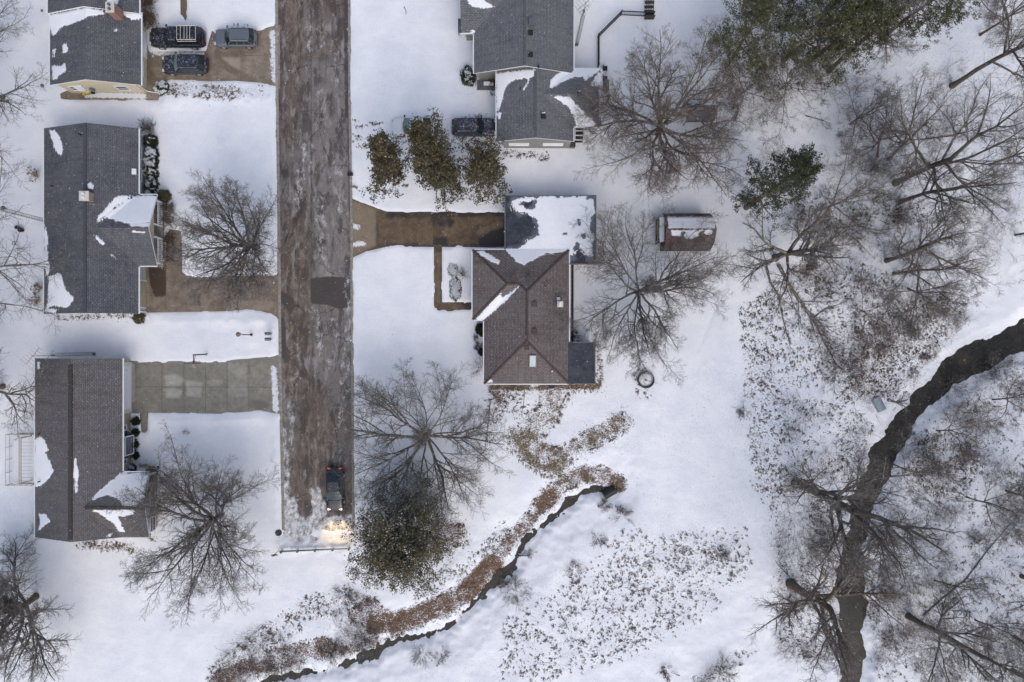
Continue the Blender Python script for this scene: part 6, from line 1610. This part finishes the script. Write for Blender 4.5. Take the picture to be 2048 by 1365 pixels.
# ---- creek woods: base px, height, crown radius, trunk height, trunk radius, lean, label
woods = [
    (1903, 172, 20, 3.8, 10, .24, (0, 0), 'tall leaning trunk bare tree near the top right corner'),
    (1778, 320, 12, 3.8, 5.0, .17, (-.10, .15), 'curving bare tree rising above the reddish brush of the eastern thicket'),
    (1790, 366, 21, 5.2, 9, .28, (0, 0), 'big many limbed bare tree fanning toward the right edge'),
    (1800, 404, 18, 3.6, 10, .2, (.02, 0), 'slim red barked bare tree below the big many limbed one'),
    (1758, 316, 9, 3.4, 3.4, .12, (-.55, .35), 'bent bare tree leaning left over the open snow of the thicket'),
    (1551, 516, 12, 4.2, 3.4, .36, (.06, .03), 'reddish based bare tree with a knobbly foot above the fallen tree'),
    (1773, 522, 15, 3.9, 7.0, .22, (.05, .05), 'dark trunked bare tree upper of the pair north of the creek'),
    (1786, 547, 12.5, 3.7, 3.2, .16, (.2, -.05), 'dark limbed bare tree lower of the pair north of the creek'),
    (1815, 576, 7.5, 3.6, 1.4, .12, (.15, -.35), 'bare tree drooping down the bank toward the creek'),
    (1592, 966, 20, 5.6, 10, .42, (0, 0), 'thick pale trunked bare tree on the left bank of the creek'),
    (1581, 1168, 19, 5.2, 9.5, .42, (0, 0), 'thick trunked bare tree at the lower left bank of the creek by the thin pole'),
    (1817, 1233, 19, 3.8, 11, .27, (0, 0), 'slender bare tree with a long clean trunk at the lower right'),
    (1932, 994, 9.5, 2.9, 3.6, .10, (.15, -.05), 'small bare tree on the snowy slope right of the creek'),
    (2043, 1153, 12, 3.0, 6, .2, (0, 0), 'cut off bare trunk at the right edge beside the lower slope'),
    (2029, 1274, 12, 3.0, 6, .16, (0, 0), 'reddish bare trunk at the right edge near the bottom'),
    (2024, 1342, 13, 3.2, 6, .26, (0, 0), 'thick bare trunk in the bottom right corner'),
    (1872, 862, 6.5, 2.6, 1.6, .08, (.1, .1), 'thin bare sapling at the bend of the creek'),
    (2012, 982, 8.5, 2.8, 3, .11, (0, 0), 'thin forked bare tree at the right edge above the slope'),
    (1868, 1162, 8, 2.6, 3, .08, (.2, .1), 'slight bare tree beside the thin fallen log'),
    (1985, 800, 8, 3.0, 2.5, .09, (0, .1), 'bare tree in the scrub just below the creek at the right'),
    (2030, 470, 9, 3.4, 3, .12, (0, 0), 'bare tree at the right edge above the creek mouth'),
    (1657, 143, 20, 3.0, 13, .22, (0, 0), 'long bare trunk rising toward the pines at the top'),
    (1720, 620, 5.5, 2.4, 1.2, .07, (.05, -.1), 'small scrubby bare tree in the middle of the leaf strewn bank'),
    (1640, 420, 9, 3.9, 2.6, .12, (.1, 0), 'bare tree in the brushy gap between the spruce and the thicket'),
    (1700, 250, 7, 3.2, 1.6, .09, (0, .1), 'twiggy bare tree on the open snow below the pines'),
    (1980, 330, 11, 3.6, 4.5, .13, (0, 0), 'fine twigged bare tree against the right edge of the thicket'),
    (1745, 1090, 7.5, 2.8, 1.8, .08, (.1, -.1), 'fine twigged bare tree leaning off the right creek bank'),
    (1950, 1240, 9, 3.0, 3, .09, (0, 0), 'thin bare tree between the long clean trunk and the right edge'),
    (1960, 70, 13, 3.4, 5, .13, (0, 0), 'bare tree crossing the top right corner above the tall leaning trunk'),
    (1790, 930, 8.5, 3.0, 2.0, .08, (.1, .0), 'thin bare tree springing from the right bank beside the brown brush'),
    (1560, 180, 8, 3.0, 2.0, .09, (0, 0), 'grey twiggy bare tree at the foot of the pines'),
    (1480, 190, 6, 2.6, 1.4, .08, (0, 0), 'small grey bare tree at the left foot of the pines'),
]
for i, (X, Y, h, R, th, tr, ln, lab) in enumerate(woods):
    red = i % 3 == 1
    bare_tree('bare_tree', lab, GZ(X, Y), h, R, 100 + i * 7, WG, trunk_h=th, tr=tr, lean=ln, nl=6 if R > 4 else 5, forks=2, k=(7, 6, 6) if R > 3.5 else (6, 6, 5), elev=(12, 60), mats=('bark2', 'twig2') if red else ('bark', 'twig'), wob=.085, multi=1, tlo=.36 if th > 6 else .6)

# ---- evergreens
PG = 'pine trees along the top edge'
pines = [(1452, 135, 11.5, 4.1, 201, 'leftmost green pine beside the snowy deck yard'), (1566, 121, 14, 4.2, 202, 'dark pine with a straight trunk in the middle of the top grove'), (1611, 128, 14.5, 3.8, 203, 'brown trunked pine right of the dark middle pine'),
         (1505, 45, 12, 4.2, 204, 'pine cut by the top edge behind the leftmost one'), (1762, 80, 12.5, 4.1, 205, 'rightmost green pine at the top edge'), (1650, 25, 12, 3.6, 206, 'pine at the top edge between the brown trunked and the rightmost one')]
for X, Y, h, R, sd, lab in pines:
    leafy_tree('pine_tree', lab, GZ(X, Y), h, R, sd, PG, 'pine', nb=42, first=.30, n_per=13, size=.13, sig=.15, asp=.26, sub=6, k3=3, tone_sig=.2, prof=[(0, .7), (.25, 1), (.7, .8), (1, .3)], keep=.46)
leafy_tree('spruce_tree', 'leaning dark green spruce with a sparse lower crown above the shed', GZ(1492, 416), 15.5, 2.9, 211, None, 'spruce', nb=50, first=.24, n_per=13, size=.11, sig=.14, asp=.34, sub=6, k3=3, prof=[(0, .8), (.3, 1), (.75, .75), (1, .25)], keep=.36, tone_sig=.13)
RF = lambda a: .48 + .75 * abs(math.sin(a)) ** 1.5
LG = 'brown leafed trees in a row by the driveway'
leafy_tree('brown_leafed_tree', 'left of the three brown leafed trees, with bare lower twigs', GZ(790, 356), 10, 2.6, 221, LG, 'oakleaf', rfac=RF, leafz=.26, nb=62, first=.14, n_per=8, size=.10, sig=.13, asp=.62, sub=6, k3=3, elev=28, prof=[(0, 1.1), (.3, 1), (.7, .8), (1, .3)], keep=.36, tone_sig=.15)
leafy_tree('brown_leafed_tree', 'middle and densest of the three brown leafed trees', GZ(893, 364), 11.5, 3.0, 222, LG, 'oakleaf', rfac=RF, nb=80, first=.08, n_per=8, size=.10, sig=.15, asp=.62, sub=7, k3=3, elev=24, prof=[(0, 1), (.3, 1), (.7, .85), (1, .35)], keep=.42, tone_sig=.16, tones=-.05)
leafy_tree('brown_leafed_tree', 'right of the three brown leafed trees, closest to the grey house', GZ(970, 362), 8.5, 2.9, 223, LG, 'oakleaf', rfac=RF, leafz=.24, nb=58, first=.12, n_per=8, size=.10, sig=.13, asp=.62, sub=6, k3=3, elev=26, prof=[(0, 1.1), (.3, 1), (.7, .8), (1, .3)], keep=.36, tone_sig=.15)
leafy_tree('evergreen_bush', 'very broad dark evergreen bush beside the car headlight glow', GZ(818, 1050), 7.5, 5.1, 231, None, 'bushleaf', nb=80, first=.05, n_per=12, size=.095, sig=.19, asp=.5, sub=7, k3=3, elev=24, prof=[(0, .9), (.35, 1), (.75, .8), (1, .4)], keep=.72, cat='bush', tone_sig=.22, tones=.06, tr=.22)

# ---- shrubs
SG = 'round shrubs along the wall of the porch house'
for i, (X, Y, r, sn, lab) in enumerate([(300, 283, .72, .2, 'topmost dark green hedge shrub by the blue grey house wall'), (302, 306, .68, .50, 'second hedge shrub from the top, white with snow'), (301, 326, .66, .54, 'third hedge shrub from the top, heaped with snow'), (300, 347, .78, .42, 'fourth and widest hedge shrub with half its top snowed'), (302, 369, .68, .5, 'fifth hedge shrub, snow capped'), (302, 386, .62, .52, 'lowest small hedge shrub against the porch corner, snow capped')]):
    round_shrub('hedge_shrub', lab, GZ(X + 4, Y + 2), r, 1.1, 300 + i, 'shrubleaf', SG, snow=sn)
bare_shrub('bare_shrub', 'pale bare shrub at the north corner of the porch house', GZ(300, 260), 1.0, 1.3, 321, None, 44, 'twig2', leaves=.05)
round_shrub('brown_shrub', 'round olive brown shrub at the porch railing corner', GZ(330, 394), .72, 1.0, 322, 'bushleaf', None, snow=.15)
for i, (X, Y, r) in enumerate(((338, 420, .8), (338, 442, .7), (342, 480, .7), (344, 500, .75), (340, 516, .6))):
    labs = ['upper reddish bare shrub outside the porch railing', 'lower reddish bare shrub outside the upper porch railing', 'snowy bare shrub below the porch entry', 'snowiest bare shrub beside the lower porch railing', 'small bare shrub at the bottom corner of the porch']
    bare_shrub('bare_shrub', labs[i], GZ(X, Y), r, .8, 330 + i, 'bare shrubs in front of the porch', 30, 'twig2', leaves=.25)
CG = 'round shrubs below the bay window'
for i, (X, Y, lab) in enumerate([(267, 843, 'topmost round green shrub below the bay window'), (266, 866, 'second round green shrub below the bay window'), (265, 890, 'third round green shrub below the bay window'), (266, 911, 'lowest round green shrub below the bay window')]):
    round_shrub('round_shrub', lab, GZ(X + 6, Y), .42, .75, 340 + i, 'greenleaf', CG, n=1500, size=.045, snow=0)
round_shrub('flower_pot_plant', 'snow dusted red brown planting in the corner of the white walk and gable', GZ(264, 938), .55, .6, 345, 'shrubleaf', None, n=1200, snow=.5, cat='plant')
bare_shrub('red_leafed_shrub', 'reddish leafy shrub at the right end of the porch step', GZ(306, 942), .5, .6, 346, None, 26, 'bark2', leaves=.9)
bare_shrub('porch_plant', 'red brown potted plant on the open porch by the stone gable', (wx(304, .3), wy(968, .3), .18), .6, .8, 347, None, 26, 'bark2', leaves=.9, cat='plant')
round_shrub('snowy_shrub', 'snow dusted dark shrub at the corner of the cream house driveway', GZ(326, 178), .75, .9, 348, 'shrubleaf', None, snow=.58)
bare_shrub('bare_shrub', 'brown bare shrub against the cream house at the top left', GZ(305, 40), 1.1, 1.5, 349, None, 50, 'twig2', leaves=.3)
bare_shrub('bare_shrub', 'brown bare shrub at the top edge beside the cream house', GZ(302, 8), .9, 1.3, 350, None, 40, 'twig2', leaves=.3)
round_shrub('evergreen_shrub', 'dark oval evergreen shrub with a snowy top by the grey house stoop', GZ(937, 155), .80, 1.5, 351, 'shrubleaf', None, snow=.42, squash=1.25)
bare_shrub('bare_shrub', 'brown leafed small shrub in the nook by the grey house stoop', GZ(984, 168), .5, .7, 352, None, 24, 'twig2', leaves=.6)
for X, Y, sd, lab in ((72, 352, 353, 'upper dry hydrangea with tan flower heads behind the porch house'), (78, 600, 354, 'lower dry hydrangea with tan flower heads behind the porch house'), (82, 578, 355, 'small dry hydrangea between the porch house wall and the snow')):
    rr = .75 if sd == 353 else .55
    o = bare_shrub('dry_hydrangea', lab, GZ(X, Y), rr, .9, sd, 'dry hydrangeas behind the porch house', 16, 'wood', k=(3, 2))
    rng = np.random.default_rng(sd); az = rng.random(20) * 6.28; q = rng.random(20) ** .5 * rr
    C = np.stack([np.cos(az) * q, np.sin(az) * q, .8 + .15 * rng.random(20)], 1); V, F, T = leaf_cloud(C, 26, (.06, .06, .05), .045, rng, .5, .7)
    link_mesh('flower_heads', mesh_np('flower_heads', V, F, False, {'tone': np.clip(T + .35, 0, 1)}), M['drystalk'], o)
round_shrub('evergreen_shrub', 'dark round evergreen shrub at the west wall of the red brown house', GZ(964, 660), .68, 1.0, 356, 'greenleaf', None, snow=.06)
for X, Y, sd, lab in ((951, 677, 357, 'upper snowy bare shrub at the west wall of the red brown house'), (960, 690, 358, 'middle bare shrub at the west wall of the red brown house'), (953, 697, 359, 'tiny bare shrub lowest at the west wall of the red brown house')):
    bare_shrub('bare_shrub', lab, GZ(X, Y), .45 if sd < 359 else .3, .5, sd, 'bare shrubs by the red brown house', 20, 'twig', k=(4, 3))
round_shrub('evergreen_shrub', 'small dark evergreen shrub low at the west wall of the red brown house', GZ(965, 704), .48, .7, 360, 'greenleaf', None, n=1400, snow=.1)
bare_shrub('bare_shrub', 'lone bare shrub standing between the front walk and the red brown house', GZ(929, 552), .9, 1.2, 361, None, 14, 'twig', k=(5, 4))
round_shrub('low_shrub', 'upper snow buried low shrub on the lawn by the front walk', GZ(906, 542), .55, .35, 362, 'shrubleaf', None, snow=.72, squash=1.3)
round_shrub('low_shrub', 'long snow buried low shrub on the lawn by the front walk', GZ(911, 578), .62, .35, 363, 'shrubleaf', None, snow=.72, squash=2.0, n=3200)
bare_shrub('bare_vine', 'crooked bare vine at the south west corner of the red brown house', GZ(962, 738), 1.4, 1.7, 364, None, 8, 'bark', k=(6, 4), lean=(-.35, .1))
round_shrub('corner_shrub', 'olive brown shrub at the south corner of the porch house garage', GZ(279, 636), .62, .6, 365, 'bushleaf', None, snow=.1, n=1600)
bare_shrub('yard_ornament', 'small dark twiggy plant alone on the lawn below the grey driveway', GZ(373, 864), .5, .6, 366, None, 10, 'bark', k=(3, 2), cat='plant')
BG = 'brush clumps along the ditch and creek'
brush = [(1246, 1035, 1.0, .9, 'dark brush clump below the head of the leafy ditch'), (1195, 1075, 1.0, .7, 'thin brush clump on the snow right of the ditch bend'), (1215, 1005, .8, .8, 'dark brush clump hanging by the drain pipe mouth'), (1030, 1185, 1.5, .7, 'long low brush clump beside the ditch'), (1010, 1175, .9, .6, 'grassy brush clump nearest the ditch pool'), (846, 1308, 1.2, .9, 'larger dry brush clump below the ditch'), (882, 1306, .9, .7, 'smaller dry brush clump below the ditch'), (1150, 1140, 1.0, .5, 'faint twiggy brush clump in the snowy field'),
         (1442, 1345, 1.7, 1.3, 'dark brush clump at the bottom edge of the snowy field'), (1400, 1362, 1.0, .8, 'small brush clump at the bottom edge left of the dark one'), (1336, 1345, .8, .6, 'straw coloured tuft at the bottom edge'), (660, 1305, 1.3, .9, 'grey brush clump over the narrow ditch bend'), (720, 1285, 1.3, .9, 'twiggy brush clump on the ditch bank below the bush'), (560, 1325, 1.8, 1.0, 'wide brown brush clump on the lower left bank'), (500, 1335, 1.7, 1.0, 'brown brush clump farthest left on the lower bank'), (690, 1190, 1.2, .7, 'pale twiggy clump on the leafy slope below the road end'),
         (1880, 935, 2.2, 1.6, 'large reddish brown brush mass right of the creek'), (1915, 900, 1.7, 1.3, 'dark brush mass above the reddish one right of the creek'), (1850, 900, 1.2, 1.0, 'brown brush between the creek and the reddish mass'), (1770, 1080, 1.5, 1.2, 'reddish brush on the right creek bank'), (1760, 1170, 1.7, 1.3, 'brown brush where the creek runs straight'), (1790, 1270, 1.4, 1.0, 'brown brush left of the slender long trunk'), (1700, 745, 1.7, 1.1, 'reddish brush on the bank above the culvert'), (1740, 700, 1.5, 1.0, 'brown brush higher on the bank above the culvert'), (1830, 650, 1.4, .9, 'brush patch beneath the drooping bank tree'),
         (1610, 535, 1.1, .8, 'rust red leafy patch of brush by the fallen tree'), (1660, 470, 2.0, 1.2, 'wide tangled brush above the fallen tree'), (1720, 440, 2.0, 1.2, 'tangled brush with pale sticks in the thicket'), (1780, 425, 1.7, 1.1, 'reddish brush beneath the slim red barked tree'), (1760, 340, 1.5, 1.1, 'dense brush at the foot of the curving tree'), (1590, 440, 1.5, 1.0, 'brush on the left side of the thicket'), (1450, 200, 1.6, 1.2, 'tan brush under the right side of the play set'), (1540, 160, 1.9, 1.3, 'grey brush under the pines'), (1620, 165, 1.6, 1.1, 'rust tinted brush below the brown trunked pine'), (1980, 20, 1.2, 1.0, 'small reddish brush patch at the top right'), (1490, 820, .9, .6, 'dark tuft on the edge of the mown snow'), (1440, 1110, .9, .6, 'tan grass clump at the right of the snowy field'),
         (1960, 1090, 1.5, 1.0, 'scrub on the open slope at the right'), (2030, 1060, 1.5, 1.1, 'scrub at the right edge beside the forked tree'), (1900, 770, 1.6, 1.1, 'scrub along the right bank of the upper creek'), (2000, 740, 1.6, 1.1, 'scrub at the right below the creek mouth'), (1640, 1100, 1.4, 1.0, 'grey scrub between the two thick trunks'), (1660, 1240, 1.2, .9, 'scrub left of the straight creek below the thin pole')]
for i, (X, Y, r, h, lab) in enumerate(brush):
    bare_shrub('brush_clump', lab, GZ(X, Y), r * 1.15, h, 400 + i, BG, 30 if r > 1.2 else 18, 'twig2' if ('red' in lab or 'brown' in lab or 'rust' in lab) else 'twig', k=(6, 5), leaves=.22 if ('rust' in lab or 'red' in lab) else .05, flat=.25, lean=(.7 * math.sin(i * 2.3), .7 * math.cos(i * 1.7)))

# ---- fallen tree, logs and sticks
def fallen(name, label, path, r0, seed, nb=14, up=.25, ln=2.6, mats=('bark', 'twig'), group=None, cat='fallen tree', leaf=0):
    rng = np.random.default_rng(seed)
    P = [Vector(G(*p)) for p in path]; base = P[0]
    root = thing(name, label, cat, tuple(base), 0, group)
    pts = np.array([[p - base + Vector((0, 0, r0 * .6)) for p in P]], float)
    m = pts.shape[1]; rad = np.linspace(r0, r0 * .25, m)[None, :]
    d = unit(np.concatenate([pts[:, 1:] - pts[:, :-1], pts[:, -1:] - pts[:, -2:-1]], 1))
    link_mesh('trunk', mesh_np('trunk', *tubes(pts, rad, 9), True), M[mats[0]], root)
    if nb:
        L = np.array([sum((P[i + 1] - P[i]).length for i in range(m - 1))])
        Q, D, L1, R1 = spawn(pts, d, rad, L, nb, .25, 1, 46, ln / L[0], rng, .45, .02, .75, .3)
        D[:, 2] = np.abs(D[:, 2]) * up
        p1, d1, r1 = grow(Q, D, L1, R1, 8, .11, -.01, rng, .3)
        Q, D, L2, R2 = spawn(p1, d1, r1, L1, 6, .2, 1, 42, .5, rng, .6, .012, .5)
        D[:, 2] = np.abs(D[:, 2]) * .6
        p2, d2, r2 = grow(Q, D, L2, R2, 5, .12, -.01, rng, .4)
        Q, D, L3, R3 = spawn(p2, d2, r2, L2, 4, .2, 1, 42, .5, rng, .6, .009, .3)
        p3, d3, r3 = grow(Q, D, np.maximum(L3, .2), R3, 3, .12, 0, rng, .5)
        for p in (p1, p2, p3): p[..., 2] = np.maximum(p[..., 2], -.25)
        V, F = join([tubes(p1, r1, 6), tubes(p2, r2, 4), tubes(p3, r3, 3)]); link_mesh('branches', mesh_np('branches', V, F), M[mats[1]], root)
    return root
fallen('fallen_tree', 'large fallen tree lying down the slope with a fan of branches', [(1556, 530), (1580, 575), (1606, 612), (1630, 648), (1650, 690), (1672, 730)], .20, 501, 18, .3, 4.2)
fallen('fallen_branch', 'shorter fallen branch lying left of the large fallen tree', [(1532, 534), (1540, 565), (1556, 590), (1566, 640), (1580, 690)], .13, 502, 10, .2, 2.6)
fallen('fallen_branch', 'forked fallen branch lying right of the large fallen tree', [(1622, 640), (1650, 618), (1690, 605)], .08, 503, 6, .2, 1.4)
fallen('fallen_branch', 'curved fallen branch on the snow above the forked one', [(1610, 584), (1630, 597), (1652, 592), (1674, 585)], .06, 504, 4, .2, 1.0)
fallen('fallen_log', 'long thin snowy log lying across the slope right of the creek', [(1846, 1232), (1880, 1200), (1930, 1160), (1975, 1100), (2022, 1045)], .11, 505, 5, .3, 1.6, cat='log')
fallen('fallen_log', 'reddish rotten logs tangle at the upper edge of the thicket', [(1690, 468), (1712, 480), (1730, 500)], .14, 506, 4, .2, 1.2, ('bark2', 'twig2'), cat='log')
fallen('fallen_branch', 'pale fallen branch in the tangled brush of the thicket', [(1672, 458), (1710, 452), (1760, 462), (1800, 455)], .07, 507, 5, .2, 1.6)
fallen('fallen_branch', 'thin fallen branch crossing the lawn below the red brown house', [(981, 800), (975, 860), (970, 900), (950, 930)], .06, 508, 4, .1, 1.0)
fallen('fallen_branch', 'thin dark stick running down from the air conditioner', [(1049, 772), (1048, 800), (1044, 830)], .04, 509, 0)
fallen('thin_pole', 'thin green pole lying by the lower left creek bank', [(1553, 1126), (1568, 1143), (1585, 1160)], .04, 510, 0, mats=('greenpaint', 'twig'), cat='pole')
fallen('fallen_branch', 'dark branch jumble beside the culvert on the creek bank', [(1775, 800), (1795, 806), (1815, 800)], .16, 511, 8, .4, 1.2)
fallen('fallen_branch', 'dark branch jumble bridging the narrow ditch', [(1034, 1112), (1052, 1112), (1062, 1108)], .10, 512, 7, .4, .9)
fallen('fallen_branch', 'small dark fork of wood in the snow above the bent leaning tree', [(1610, 232), (1640, 240), (1662, 248)], .07, 513, 5, .2, 1.2)
fallen('fallen_branch', 'small dark twig on the white lawn at the top by the road', [(808, 14), (812, 22), (812, 31)], .05, 514, 0, cat='branch')

# ---- stuff: dead grass blades, leaves
def scatter(n, seed, thr=.24, power=1.6):
    rng = np.random.default_rng(seed)
    x = rng.uniform(-55, 56, n * 14); y = rng.uniform(-37, 37, n * 14)
    px, py = PXY(x, y, 0); den, br, ol = litter(px, py)
    pr = np.clip((den - thr) / (.8 - thr), 0, 1) ** power
    cl = fbm(x * .9, y * .9, 71, 3); pr = pr * np.clip((cl - .3) * 3, 0, 1.1) + pr * .3
    ok = (rng.random(len(x)) < pr) & (pave_sd(x, y) < -.25)
    dc = d_line(x, y, CREEK_W, CREEK_H); dd = d_line(x, y, DITCH_W, DITCH_H); ok &= (dc > .05) & (dd > 0)
    i = np.nonzero(ok)[0][:n]
    return x[i], y[i], height(x[i], y[i]), br[i], ol[i], den[i], rng

def blades(n, seed):
    x, y, z, br, ol, den, rng = scatter(n, seed, .345, .7); q = den < .72; x, y, z, br, ol, den = (v[q] for v in (x, y, z, br, ol, den)); m = len(x); nb = 5
    C = np.repeat(np.stack([x, y, z - .02], 1), nb, 0); C[:, :2] += rng.normal(size=(m * nb, 2)) * .035
    flow = fbm(x * .12, y * .12, 81, 2) * 9
    az = np.repeat(flow, nb) + rng.normal(size=m * nb) * .5
    L = (.12 + .2 * rng.random(m * nb)) * np.repeat(.4 + 1.7 * rng.random(m) ** 2, nb); el = .12 + .35 * rng.random(m * nb)
    d = np.stack([np.cos(az) * np.cos(el), np.sin(az) * np.cos(el), np.sin(el)], 1); w = np.stack([-np.sin(az), np.cos(az), 0 * az], 1) * (.012 + .016 * rng.random(m * nb))[:, None]
    mid = C + d * (L * .55)[:, None] + np.array([0, 0, .02]); tip = C + d * L[:, None] * np.array([1, 1, .55])
    V = np.stack([C - w, C + w, mid + w * .9, mid - w * .9, tip + w * .3, tip - w * .3], 1).reshape(-1, 3)
    b = (np.arange(m * nb) * 6)[:, None]
    F = np.concatenate([b + np.array([[0, 1, 2, 3]]), b + np.array([[3, 2, 4, 5]])])
    T = np.repeat(np.clip(.18 + .25 * ol + .2 * rng.random(m) + (rng.random(m) < .12) * .4, 0, 1), nb * 6)
    o = link_mesh('dead_grass', mesh_np('dead_grass', V, F, False, {'tone': T}), M['drystalk'])
    tag(o, 'dead grass blades poking through the snow', 'dead grass', kind='stuff')

def leaves(n, seed):
    x, y, z, br, ol, den, rng = scatter(n, seed, .40, 1.3)
    C = np.stack([x, y, z + .012], 1)
    V, F, T = leaf_cloud(C, 5, (.42, .42, .006), .05, rng, 3.0, .6, .2)
    o = link_mesh('fallen_leaves', mesh_np('fallen_leaves', V, F, False, {'tone': T}), M['deadleaf'])
    tag(o, 'fallen brown leaves along the ditch and in the woods', 'fallen leaves', kind='stuff')
blades(17000, 601); leaves(9000, 602)

def snowfall(n, seed):
    rng = np.random.default_rng(seed)
    z = 1.5 + 44 * rng.random(n) ** 1.2
    C = np.stack([rng.uniform(-58, 58, n), rng.uniform(-40, 40, n), z], 1)
    V, F, T = leaf_cloud(C, 3, (.010, .010, .010), .015, rng, .2, .8)
    tag(link_mesh('falling_snow', mesh_np('falling_snow', V, F), M['snowcap']), 'light snow falling through the air', 'snowfall', kind='stuff')
snowfall(22000, 701)

M['stick'] = mat_bark('frosted_sticks', (.10, .08, .068), (.24, .20, .175))
def undergrowth(n, seed):
    rng = np.random.default_rng(seed)
    zones = [[(1560, 540), (1760, 520), (1980, 600), (1860, 740), (1780, 820), (1650, 780)], [(1560, 790), (1760, 820), (1690, 1100), (1660, 1365), (1560, 1300)], [(1840, 760), (2090, 680), (2090, 1410), (1750, 1410), (1760, 1000)], [(1450, 130), (1700, 60), (2090, 0), (2090, 560), (1620, 520), (1500, 330)], [(440, 1300), (560, 1230), (740, 1180), (780, 1260), (620, 1340), (440, 1390)]]
    x = rng.uniform(-36, 58, n * 30); y = rng.uniform(-39, 39, n * 30)
    px, py = PXY(x, y, 0); s = np.full(len(x), -99.)
    for q in zones: s = np.maximum(s, sd_poly(px, py, q))
    cl = fbm(x * .33, y * .33, 91, 3)
    ok = (s > 0) & (rng.random(len(x)) < np.clip((cl - .40) * 4, .04, 1) * np.where(py < 560, .45, 1)) & (d_line(x, y, CREEK_W, CREEK_H) > .3) & (pave_sd(x, y) < -1)
    i = np.nonzero(ok)[0][:n]; x = x[i]; y = y[i]; z = height(x, y); n = len(i)
    az = fbm(x * .15, y * .15, 93, 2) * 12 + rng.normal(size=n) * 1.0; el = .08 + .9 * rng.random(n) ** 2
    D = np.stack([np.cos(az) * np.cos(el), np.sin(az) * np.cos(el), np.sin(el)], 1)
    L = .5 + 1.5 * rng.random(n) ** 1.5
    p1, d1, r1 = grow(np.stack([x, y, z - .02], 1), D, L, .007 + .008 * rng.random(n), 4, .14, -.03, rng, .4)
    P, D, L2, R2 = spawn(p1, d1, r1, L, 3, .2, 1, 40, .5, rng, .7, .005, .3)
    p2, d2, r2 = grow(P, D, np.maximum(L2, .15), R2, 3, .14, -.01, rng, .5)
    P, D, L3, R3 = spawn(p2, d2, r2, L2, 2, .2, 1, 40, .6, rng, .7, .005, .3)
    p3, d3, r3 = grow(P, D, np.maximum(L3, .12), R3, 2, .14, 0, rng, .5)
    V, F = join([tubes(p1, r1, 4), tubes(p2, r2, 3), tubes(p3, r3, 3)])
    tag(link_mesh('undergrowth', mesh_np('undergrowth', V, F), M['stick']), 'tangled thin sticks and stems on the snow of the woods', 'undergrowth', kind='stuff')
undergrowth(15000, 801)
# ================================================================== LIGHT, SKY, CAMERA
world = bpy.data.worlds.new('World'); scene.world = world; world.use_nodes = True
nt = world.node_tree; bg = nt.nodes['Background']
sky = nt.nodes.new('ShaderNodeTexSky'); sky.sky_type = 'NISHITA'; sky.sun_disc = False
SUN_EL, SUN_AZ = math.radians(48), math.radians(165)
sky.sun_elevation = SUN_EL; sky.sun_rotation = SUN_AZ; sky.air_density = 1.0; sky.dust_density = 3.0; sky.ozone_density = 1.0
hs = nt.nodes.new('ShaderNodeHueSaturation'); hs.inputs['Saturation'].default_value = .85   # cloud cover greys the sky
nt.links.new(sky.outputs[0], hs.inputs['Color']); nt.links.new(hs.outputs[0], bg.inputs['Color'])
bg.inputs['Strength'].default_value = .15
sl = bpy.data.lights.new('sun', 'SUN'); sl.energy = .55; sl.angle = math.radians(75); sl.color = (1, .965, .92)
so = bpy.data.objects.new('sun', sl); COL.objects.link(so)
dv = Vector((math.sin(SUN_AZ) * math.cos(SUN_EL), math.cos(SUN_AZ) * math.cos(SUN_EL), math.sin(SUN_EL)))
so.rotation_euler = dv.to_track_quat('Z', 'Y').to_euler(); so.location = (0, 0, 60)

cam = bpy.data.cameras.new('camera'); co_ = bpy.data.objects.new('camera', cam); COL.objects.link(co_)
co_.location = (0, 0, CAMH); co_.rotation_euler = (0, 0, 0)
cam.sensor_width = 36; cam.sensor_fit = 'HORIZONTAL'; cam.lens = 36 * CAMH / (2048 / PPM)
cam.clip_start = .5; cam.clip_end = 2000
scene.camera = co_
scene.view_settings.view_transform = 'Standard'; scene.view_settings.look = 'None'; scene.view_settings.gamma = 1
scene.view_settings.exposure = 0.30
